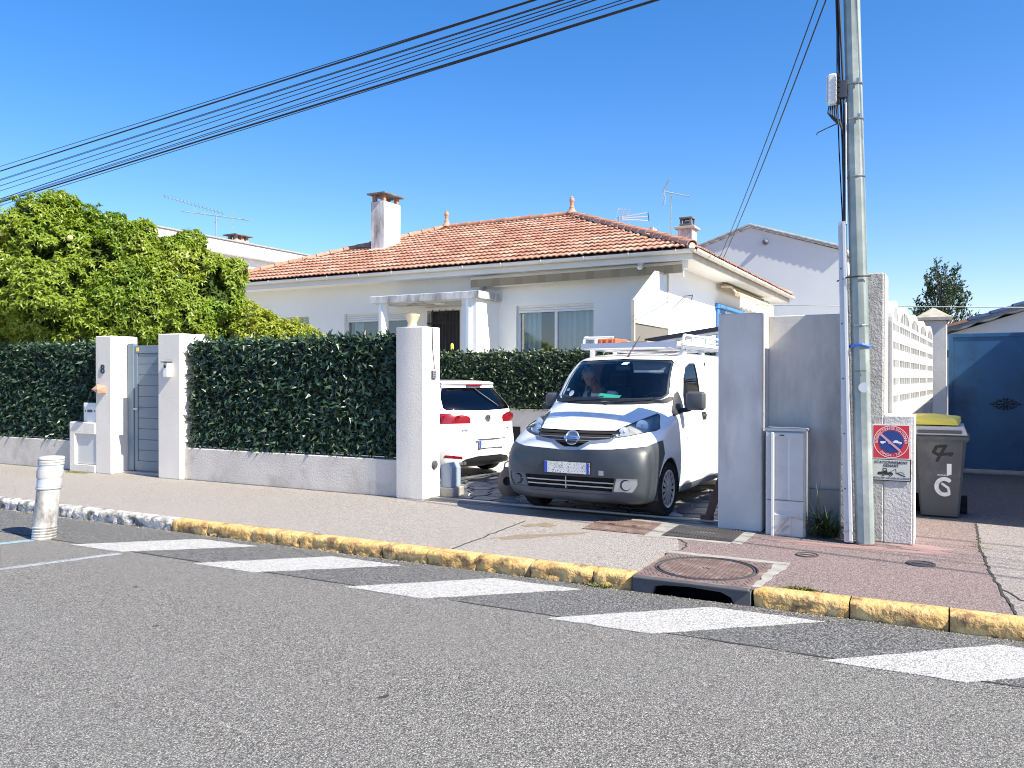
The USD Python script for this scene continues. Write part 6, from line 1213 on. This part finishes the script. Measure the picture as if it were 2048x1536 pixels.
# cabin
ca = van.part('dashboard', hullp([(-.70, .98, 1.12), (.70, .98, 1.12), (-.70, 1.36, 1.20), (.70, 1.36, 1.20), (-.72, 1.40, 1.10), (.72, 1.40, 1.10), (-.70, 1.36, .7), (.70, 1.36, .7), (-.70, .95, .9), (.70, .95, .9)]), 'dash')
ca.part('instrument_hood', hullp([(.20, 1.28, 1.19), (.58, 1.28, 1.19), (.24, 1.32, 1.25), (.54, 1.32, 1.25), (.22, 1.42, 1.22), (.56, 1.42, 1.22)]), 'dash')
st_ = van.part('steering_wheel', place(join([tube([(.185 * math.cos(a), .185 * math.sin(a), 0) for a in np.linspace(0, 2 * np.pi, 33)[:-1]], .015, 8, True), cyl((-.18, 0, 0), (.18, 0, 0), .018, n=8), lathe([(.06, -.02), (.07, .0), (.0, .02)], 16)]), (.38, 1.56, 1.17), (1, 0, 0), (0, .5, .866), (0, -.866, .5)), 'dash', smooth=50)
for u_ in (-.42, .40):
    se = van.part('seat', arr(man(box(u_ - .26, u_ + .26, 1.68, 2.2, .60, .80, .05))), 'seat_cloth'); se.part('backrest', hullp([(u_ - .25, 2.12, .76), (u_ + .25, 2.12, .76), (u_ - .25, 2.25, .76), (u_ + .25, 2.25, .76), (u_ - .22, 2.28, 1.36), (u_ + .22, 2.28, 1.36), (u_ - .22, 2.38, 1.36), (u_ + .22, 2.38, 1.36)]), 'seat_cloth'); se.part('headrest', box(u_ - .12, u_ + .12, 2.30, 2.40, 1.40, 1.60, .03), 'seat_cloth')
van.part('bulkhead', box(-.72, .72, 2.46, 2.48, .42, 1.70), 'seat_cloth')
van.part('cabin_floor', box(-.74, .74, 1.15, 2.46, .40, .44), 'dash')
sv = van.part('sun_visor', hullp([(.10, 1.56, 1.70), (.56, 1.60, 1.69), (.12, 1.54, 1.57), (.54, 1.57, 1.56), (.10, 1.575, 1.70), (.56, 1.615, 1.69), (.12, 1.555, 1.57), (.54, 1.585, 1.56)]), 'visor'); sv.part('label_strip', box(.13, .50, 1.533, 1.538, 1.575, 1.60), 'paper_white')
# roof rack
rk = van.part('roof_rack', join([box(-.66, .66, v_ - .03, v_ + .03, 1.865, 1.895, .006) for v_ in (1.95, 2.7, 3.5)]), 'aluminium', label='white and aluminium roof rack')
rk.part('front_spoiler', hullp([(-.66, 1.70, 1.88), (.60, 1.70, 1.88), (-.66, 1.73, 1.945), (.60, 1.73, 1.945), (-.66, 1.76, 1.94), (.60, 1.76, 1.94), (-.66, 1.74, 1.87), (.60, 1.74, 1.87)]), 'aluminium')
for s in (1, -1):
    rk.part('side_rail', box(s * .655 - .022, s * .655 + .022, 1.74, 4.0, 1.895, 1.94, .008), 'white_metal'); rk.part('side_rail', box(s * .655 - .018, s * .655 + .018, 1.76, 4.0, 1.862, 1.892, .006), 'aluminium')
    rk.part('guard_tube', tube([(s * .655, 1.78, 1.93)] + [(s * .655, 1.86 - .07 * math.cos(a), 1.955 + .07 * math.sin(a)) for a in np.linspace(.1, math.pi / 2, 6)] + [(s * .655, 2.4, 2.025), (s * .655, 3.2, 2.025), (s * .655, 3.9, 2.025), (s * .655, 3.98, 1.93)], .018, 8), 'white_metal', smooth=50)
    for v_ in (2.15, 2.75, 3.4): rk.part('upright', box(s * .655 - .014, s * .655 + .014, v_ - .03, v_ + .03, 1.93, 2.02, .004), 'white_metal')
    for v_ in (1.95, 2.7, 3.5): rk.part('foot', box(s * .60 - .03, s * .60 + .03, v_ - .04, v_ + .04, 1.72, 1.865, .006), 'white_metal')
rk.part('cross_tube', cyl((-.655, 1.80, 2.02), (-.25, 1.80, 2.02), .014, n=8), 'white_metal', smooth=50)
rk.part('cross_tube', cyl((-.655, 3.95, 2.0), (.655, 3.95, 2.0), .014, n=8), 'white_metal', smooth=50)
van.part('aerial', tube([(.02, 1.62, 1.765), (.03, 1.63, 1.80), (.11, 1.78, 2.02)], [.016, .008, .005], 6), 'black_plastic')
# things carried by the van
def VW(p): a = math.radians(-1.6); return A([-3.585 + p[0] * math.cos(a) - p[1] * math.sin(a), 7.88 + p[0] * math.sin(a) + p[1] * math.cos(a), p[2]])
def carried(name, label, cat, o): t = thing(name, label, cat, VW(o), -1.6); t.off = A(o, float); return t
def cpart(t, name, m, mat, **k): v, f = arr(m); return t.part(name, (v - t.off, f), mat, **k)
LIFT = A([.085, .07, .03])
t = carried('tool_case', 'orange red case on the van roof rack behind the bars', 'case', (-.42, 2.2, 1.9)); cpart(t, 'body', box(-.56, -.30, 2.0, 2.4, 1.90, 2.015, .012), 'plastic_orange')
for k in range(3): cpart(t, 'rib', box(-.53 + .08 * k, -.50 + .08 * k, 1.985, 2.0, 1.91, 2.005, .003), 'plastic_orange')
t = carried('timber_plank', 'pale wooden plank lying across the van roof rack', 'plank', (-.05, 2.1, 1.9)); cpart(t, 'board', box(-.24, .12, 2.0, 3.6, 1.945, 1.975, .004), 'wood'); cpart(t, 'batten', box(-.20, -.16, 2.02, 3.6, 1.897, 1.945, .003), 'wood')
t = carried('paper_folder', 'green sheet of paper lying on the van dashboard', 'paper', (-.08, 1.2, 1.2)); u = np.linspace(0, 1, 8); U, Q = np.meshgrid(u, u, indexing='ij')
cpart(t, 'sheet', grid_surface(-.24 + .27 * U + .05 * Q, 1.16 + .10 * Q, 1.215 + .10 * Q + .012 * np.sin(U * 3 + Q * 2)), 'paper_green', smooth=True); cpart(t, 'white_sheet', grid_surface(.0 + .14 * U, 1.14 + .1 * Q, 1.212 + .05 * Q + .01 * np.sin(U * 5)), 'paper_white', smooth=True)

# ---- the person in the van ------------------------------------------
def chain(parts, edge=.018, it=14):
    M = []
    for (p, r1, q, r2) in parts:
        a = trimesh.creation.icosphere(2, r1).vertices + A(p); b = trimesh.creation.icosphere(2, r2).vertices + A(q); M.append(Manifold.hull_points(np.vstack([a, b])))
    U = Manifold.batch_boolean(M, m3.OpType.Add).refine_to_length(edge); v, f = arr(U); m = trimesh.Trimesh(v, f); trimesh.smoothing.filter_taubin(m, .5, .53, it); return m
ho = A([-.60, 1.585, 1.50])
fx, fz = A([.45, -.75, -.48]), A([.12, -.42, .90]); fx = fx / np.linalg.norm(fx); fz = fz - fx * (fz @ fx); fz /= np.linalg.norm(fz); fy = np.cross(fz, fx)
HP = lambda a, b, c_: ho + fx * a + fy * b + fz * c_      # forward, left, up of the head
sk = [(HP(0, 0, .03), .088, HP(.01, 0, .03), .088), (HP(.0, 0, .02), .085, HP(.045, 0, -.06), .058), (HP(.05, 0, -.06), .05, HP(.062, 0, -.085), .030), (HP(.088, 0, .01), .012, HP(.112, 0, -.025), .014), (HP(.085, .03, .03), .014, HP(.085, -.03, .03), .014), (HP(.0, .088, .0), .012, HP(-.005, .092, -.03), .010), (HP(.0, -.088, .0), .012, HP(-.005, -.092, -.03), .010), (HP(.088, .018, -.052), .008, HP(.088, -.018, -.052), .008),
      (HP(-.02, 0, -.03), .052, (-.55, 1.74, 1.33), .058), ((-.55, 1.76, 1.28), .10, (-.50, 1.90, .98), .125), ((-.50, 1.90, .98), .125, (-.48, 1.97, .84), .135), ((-.70, 1.79, 1.25), .058, (-.37, 1.79, 1.25), .058),
      ((-.71, 1.79, 1.24), .056, (-.73, 1.62, 1.02), .044), ((-.73, 1.62, 1.02), .042, (-.60, 1.44, .95), .030), ((-.36, 1.79, 1.24), .056, (-.33, 1.62, 1.02), .044), ((-.33, 1.62, 1.02), .042, (-.44, 1.44, .95), .030),
      ((-.57, 1.96, .86), .085, (-.60, 1.56, .86), .062), ((-.60, 1.56, .86), .060, (-.60, 1.46, .50), .040), ((-.39, 1.96, .86), .085, (-.38, 1.56, .86), .062), ((-.38, 1.56, .86), .060, (-.38, 1.46, .50), .040), ((-.60, 1.48, .47), .038, (-.60, 1.36, .465), .028), ((-.38, 1.48, .47), .038, (-.38, 1.36, .465), .028)]
for s, w_ in ((1, (-.60, 1.44, .95)), (-1, (-.44, 1.44, .95))):
    pw = A(w_); pm_ = pw + A([.03 * s, -.07, -.01]); sk.append((pw, .028, pm_, .030))
    for k, l_ in enumerate((.055, .062, .058, .046)):
        b0 = pm_ + A([(-.024 + .016 * k) * s, -.02, .004]); b1 = b0 + A([.004 * s, -l_ * .55, -.012]); b2 = b1 + A([.004 * s, -l_ * .35, -.022]); sk += [(b0, .0095, b1, .0088), (b1, .0088, b2, .008)]
    sk += [(pw + A([.012 * s, -.02, .01]), .012, pw + A([.055 * s, -.06, .012]), .0095), (pw + A([.055 * s, -.06, .012]), .0095, pw + A([.062 * s, -.095, .002]), .008)]
pe = carried('person', 'person in a white shirt and dark vest sitting in the van passenger seat looking down', 'person', (-.5, 1.8, .44))
bdm = chain(sk, .012, 10); pe.off = pe.off - LIFT; bd = cpart(pe, 'body', bdm, 'skin', smooth=True)
def cpart2(parent, name, m, mat, **k): v, f = arr(m); return parent.part(name, (v - pe.off, f), mat, **k)
cpart2(bd, 'shirt', chain([((-.55, 1.765, 1.285), .075, (-.55, 1.77, 1.24), .118), ((-.55, 1.77, 1.24), .118, (-.49, 1.92, .92), .15), ((-.71, 1.795, 1.245), .070, (-.36, 1.795, 1.245), .070), ((-.715, 1.79, 1.24), .068, (-.735, 1.62, 1.02), .055), ((-.735, 1.62, 1.02), .053, (-.635, 1.49, .965), .043), ((-.355, 1.79, 1.24), .068, (-.325, 1.62, 1.02), .055), ((-.325, 1.62, 1.02), .053, (-.41, 1.49, .965), .043)], .02, 8), 'shirt', smooth=True)
cpart2(bd, 'vest', chain([((-.655, 1.70, 1.27), .030, (-.615, 1.75, .98), .045), ((-.455, 1.70, 1.27), .030, (-.44, 1.75, .98), .045), ((-.655, 1.70, 1.27), .028, (-.64, 1.80, 1.315), .026), ((-.455, 1.70, 1.27), .028, (-.46, 1.80, 1.315), .026)], .02, 6), 'vest', smooth=True)
cpart2(bd, 'trousers', chain([((-.57, 1.96, .86), .10, (-.60, 1.56, .865), .075), ((-.60, 1.56, .865), .072, (-.60, 1.465, .53), .052), ((-.39, 1.96, .86), .10, (-.38, 1.56, .865), .075), ((-.38, 1.56, .865), .072, (-.38, 1.465, .53), .052), ((-.57, 1.98, .87), .11, (-.39, 1.98, .87), .11)], .02, 8), 'trousers', smooth=True)
hr = trimesh.creation.icosphere(4, 1.0); hv = hr.vertices * A([.098, .094, .096]); keep = (hr.vertices[:, 0] * .75 - hr.vertices[:, 2] * .72) < .18; hv = hv * (1 + .06 * (meshkit.fbm(hr.vertices * 6, 3, 2)[:, None] - .4))
hv2 = ho + np.outer(hv[:, 0] - .006, fx) + np.outer(hv[:, 1], fy) + np.outer(hv[:, 2] + .034, fz); fk = keep[hr.faces].all(1); cpart2(bd, 'hair', (hv2, hr.faces[fk]), 'hair', smooth=True)
for s in (1, -1): cpart2(bd, 'eye', trimesh.creation.icosphere(2, .011).apply_translation(HP(.083, s * .031, .006)), 'eye', smooth=True); cpart2(bd, 'eyebrow', tube([HP(.086, s * .012, .026), HP(.092, s * .032, .032), HP(.080, s * .05, .026)], .005, 5), 'hair')
cpart2(bd, 'lips', tube([HP(.086, .022, -.052), HP(.096, 0, -.050), HP(.086, -.022, -.052)], .005, 6), 'lips', smooth=True)

# ---- the parked hatchback --------------------------------------------
GO, GA = GOLF_POSE
car = thing('car', 'white hatchback seen from behind between the pillar and the van', 'car', GO, -GA)
B = car_hull(GOLF); Bi = car_hull(GOLF, grow=-.03); SN = Snap(B)
WCg, WRg = ((.86, .315), (3.42, .315)), .345
arches = Manifold.batch_boolean([Manifold.cylinder(.5, WRg, WRg, 40).rotate((0, 90, 0)).translate((s * .75 - .25, v_, z_)) for v_, z_ in WCg for s in (1, -1)], m3.OpType.Add)
guard = Manifold.batch_boolean([Manifold.cylinder(.55, WRg + .05, WRg + .05, 30).rotate((0, 90, 0)).translate((s * .75 - .27, v_, z_)) for v_, z_ in WCg for s in (1, -1)], m3.OpType.Add)
body = B - (Bi - guard - mbox(-1, 1, -1, 5, 0, .55) - mbox(-1, 1, 2.95, 5, 0, 1.2) - mbox(-1, 1, -1, .30, 0, 1.0)) - arches
rw = round_poly([(-.56, 1.345), (-.40, 1.365), (.40, 1.365), (.56, 1.345), (.66, 1.20), (.715, 1.06), (.68, 1.03), (.0, 1.015), (-.68, 1.03), (-.715, 1.06), (-.66, 1.20)], .02)
lampR = round_poly([(.345, .90), (.37, .935), (.50, .965), (.75, .985), (.90, .975), (.93, .90), (.93, .81), (.75, .80), (.42, .795), (.35, .83)], .012); lampL = sg.Polygon(mirror_u(list(lampR.exterior.coords)))
diff = round_poly([(-.66, .1), (-.62, .20), (-.45, .30), (-.25, .335), (.25, .335), (.45, .30), (.62, .20), (.66, .1)], .02)
sidew = round_poly([(.80, 1.06), (.86, 1.24), (1.05, 1.335), (1.6, 1.385), (2.05, 1.36), (2.40, 1.26), (2.85, 1.075)], .02)
cut = [pf(rw, 1.0), pf(lampR, .62), pf(lampL, .62), pf(diff, .6)] + [sprism(sidew, U0, U1) for U0, U1 in ((.3, 1.2), (-1.2, -.3))]
gaps = [groove([SN.front(u_, z_) for u_, z_ in dense([(-.66, .99), (-.60, 1.02)], .03)], .004)]
tail = dense([(-.70, 1.36 - .36), (-.685, .99), (-.42, .955), (-.38, .80), (-.345, .70), (-.30, .615), (.30, .615), (.345, .70), (.38, .80), (.42, .955), (.685, .99)], .05)
gaps.append(groove([SN.front(u_, z_) for u_, z_ in tail], .004))
for s in (1, -1):
    gaps.append(groove([SN.front(s * u_, z_) for u_, z_ in dense([(.66, .985), (.69, 1.03)], .03)], .004))
    gaps.append(groove([SN.side(v_, z_, s) for v_, z_ in dense([(.40, .62), (.50, .66), (.55, .60)], .05)], .004)); gaps.append(groove([SN.side(v_, z_, s) for v_, z_ in dense([(1.25, 1.03), (1.2, .7), (1.28, .35), (2.35, .33), (2.42, .9), (2.45, 1.04)], .08)], .004))
body = body - Manifold.batch_boolean(cut, m3.OpType.Add) - Manifold.batch_boolean(gaps, m3.OpType.Add)
car.part('body', arr(body), 'car_white', smooth=38)
car.part('spoiler', arr((car_hull(GOLF, grow=.012) - car_hull(GOLF, grow=-.02)) ^ fprism(sg.Polygon([(-.57, 1.36), (.57, 1.36), (.56, 1.46), (-.56, 1.46)]), -1, .62)), 'car_white', smooth=38)
c_ = SN.front(0, 1.40); car.part('brake_light', box(-.16, .16, c_[1] - .022, c_[1] + .01, 1.385, 1.41, .004), 'tail_red')
w_ = car.part('rear_window', arr(shell(GOLF, -.004, -.008) ^ pf(rw, 1.0)), 'tinted', smooth=38)
w_.part('black_border', arr(shell(GOLF, -.009, -.012) ^ pf(rw.difference(rw.buffer(-.035)), 1.0)), 'black_plastic')
w_.part('heating_wires', join([arr(shell(GOLF, -.010, -.0115) ^ fprism(sg.box(-.55, z_ - .0015, .55, z_ + .0015), -1, 1.0)) for z_ in np.arange(1.08, 1.33, .032)]), 'cable_grey')
P = [SN.front(.02 - .0 * k + .30 * k / 8 * 1.0, 1.34 - .27 * k / 8) + A([0, -.015, .004]) for k in range(9)]; w_.part('wiper', tube(P, .008, 6), 'black_plastic')
for s, lp in ((1, lampR), (-1, lampL)):
    tl = car.part('tail_light', arr(car_hull(GOLF, grow=.003) ^ pf(lp.difference(sg.box(-1, .7, 1, .832)), .62)), 'tail_red', smooth=38)
    tl.part('clear_strip', arr(car_hull(GOLF, grow=.002) ^ pf(lp.intersection(sg.box(-1, .7, 1, .832)), .62)), 'tail_clear', smooth=38)
    for u_ in (.55, .74): q = SN.front(s * u_, .905); tl.part('lamp_ring', lathe([(.05, 0), (.048, .004), (.036, .004), (.034, 0)], 20, tuple(q + A([0, -.004, 0])), (s * .25, -1, 0)), 'tail_red')
    car.part('bumper_reflector', arr(shell(GOLF, .003, -.01) ^ fprism(round_poly([(s * .50, .305), (s * .76, .335), (s * .74, .372), (s * .52, .345)], .008), -1, .5)), 'tail_red')
    car.part('side_window', arr(shell(GOLF, -.004, -.008) ^ sprism(sidew, *((.3, 1.2) if s > 0 else (-1.2, -.3)))), 'tinted', smooth=38)
    mc = A([s * .96, 2.55, 1.02]); car.part('wing_mirror', arr(man(box(mc[0] - .10, mc[0] + .10, mc[1] - .05, mc[1] + .06, mc[2] - .06, mc[2] + .07, .03)).refine(2)), 'car_white', smooth=60)
    for v_, z_ in WCg:
        car.part('wheel_arch', half_liner(WRg, s, .445, .865, v_, z_), 'black_plastic', smooth=50); wheel(car, s * .775, v_, z_ + .002, .318, .20, s, 10)
car.part('lower_bumper', arr(car_hull(GOLF, grow=-.006) ^ pf(diff, .6)), 'black_plastic', smooth=38)
car.part('silencer', join([cyl((-.35, .25, .24), (.1, .25, .24), .08, n=16), cyl((-.52, .10, .24), (-.52, .35, .24), .025, n=12), cyl((-.45, .10, .24), (-.45, .35, .24), .025, n=12)]), 'steel', smooth=50)
car.part('underbody', box(-.65, .65, .25, 3.8, .19, .50), 'dark_void')
car.part('seats', join([box(-.6, .6, 1.15, 1.3, .6, 1.12, .04)] + [box(u_ - .11, u_ + .11, 1.12, 1.2, 1.12, 1.27, .03) for u_ in (-.38, .38)] + [box(u_ - .24, u_ + .24, 2.0, 2.14, .6, 1.15, .05) for u_ in (-.38, .38)]), 'seat_cloth')
p_ = SN.front(0, .505); npg = car.part('number_plate', place(extr(plate(.53, .115, .005), 0, .006), (0, p_[1] - .007, .515), *XZ), 'plate_noise', label='blurred white rear number plate')
npg.part('blue_band', place(extr(sg.box(-.02, -.055, .02, .055), .006, .007), (-.243, p_[1] - .007, .515), *XZ), 'plate_blue'); npg.part('light_recess', place(extr(plate(.60, .016), 0, .02), (0, p_[1] - .004, .588), *XZ), 'dark_plastic')
def badge():
    rr = .055; g = [sg.Point(0, 0).buffer(rr, 32).difference(sg.Point(0, 0).buffer(rr - .0075, 32))]
    ins = sg.Point(0, 0).buffer(rr - .004, 32)
    g.append(sg.LineString([(-.023, .055), (0, .008), (.023, .055)]).buffer(.0042).intersection(ins)); g.append(sg.LineString([(-.052, .026), (-.022, -.045), (0, .004), (.022, -.045), (.052, .026)]).buffer(.0042).intersection(ins)); return so.unary_union(g)
q = SN.front(0, .90); lg = car.part('emblem', place(extr(sg.Point(0, 0).buffer(.056, 32), 0, .006), (0, q[1] - .003, .90), *XZ), 'black_plastic'); lg.part('letters', place(extr(badge(), .006, .010), (0, q[1] - .003, .90), *XZ), 'chrome')
q = SN.front(-.45, .735); car.part('model_lettering', place(move(text('GOLF', .030, .004, True), (0, -.015, 0)), (-.46, q[1] - .012, .735), (.97, -.24, 0), (0, 0, 1), (-.24, -.97, 0)), 'dark_plastic')
q = SN.front(.45, .735); car.part('model_lettering', place(move(text('TDI', .028, .004, True), (0, -.015, 0)), (.46, q[1] - .012, .735), (.97, .24, 0), (0, 0, 1), (.24, -.97, 0)), 'dark_plastic')
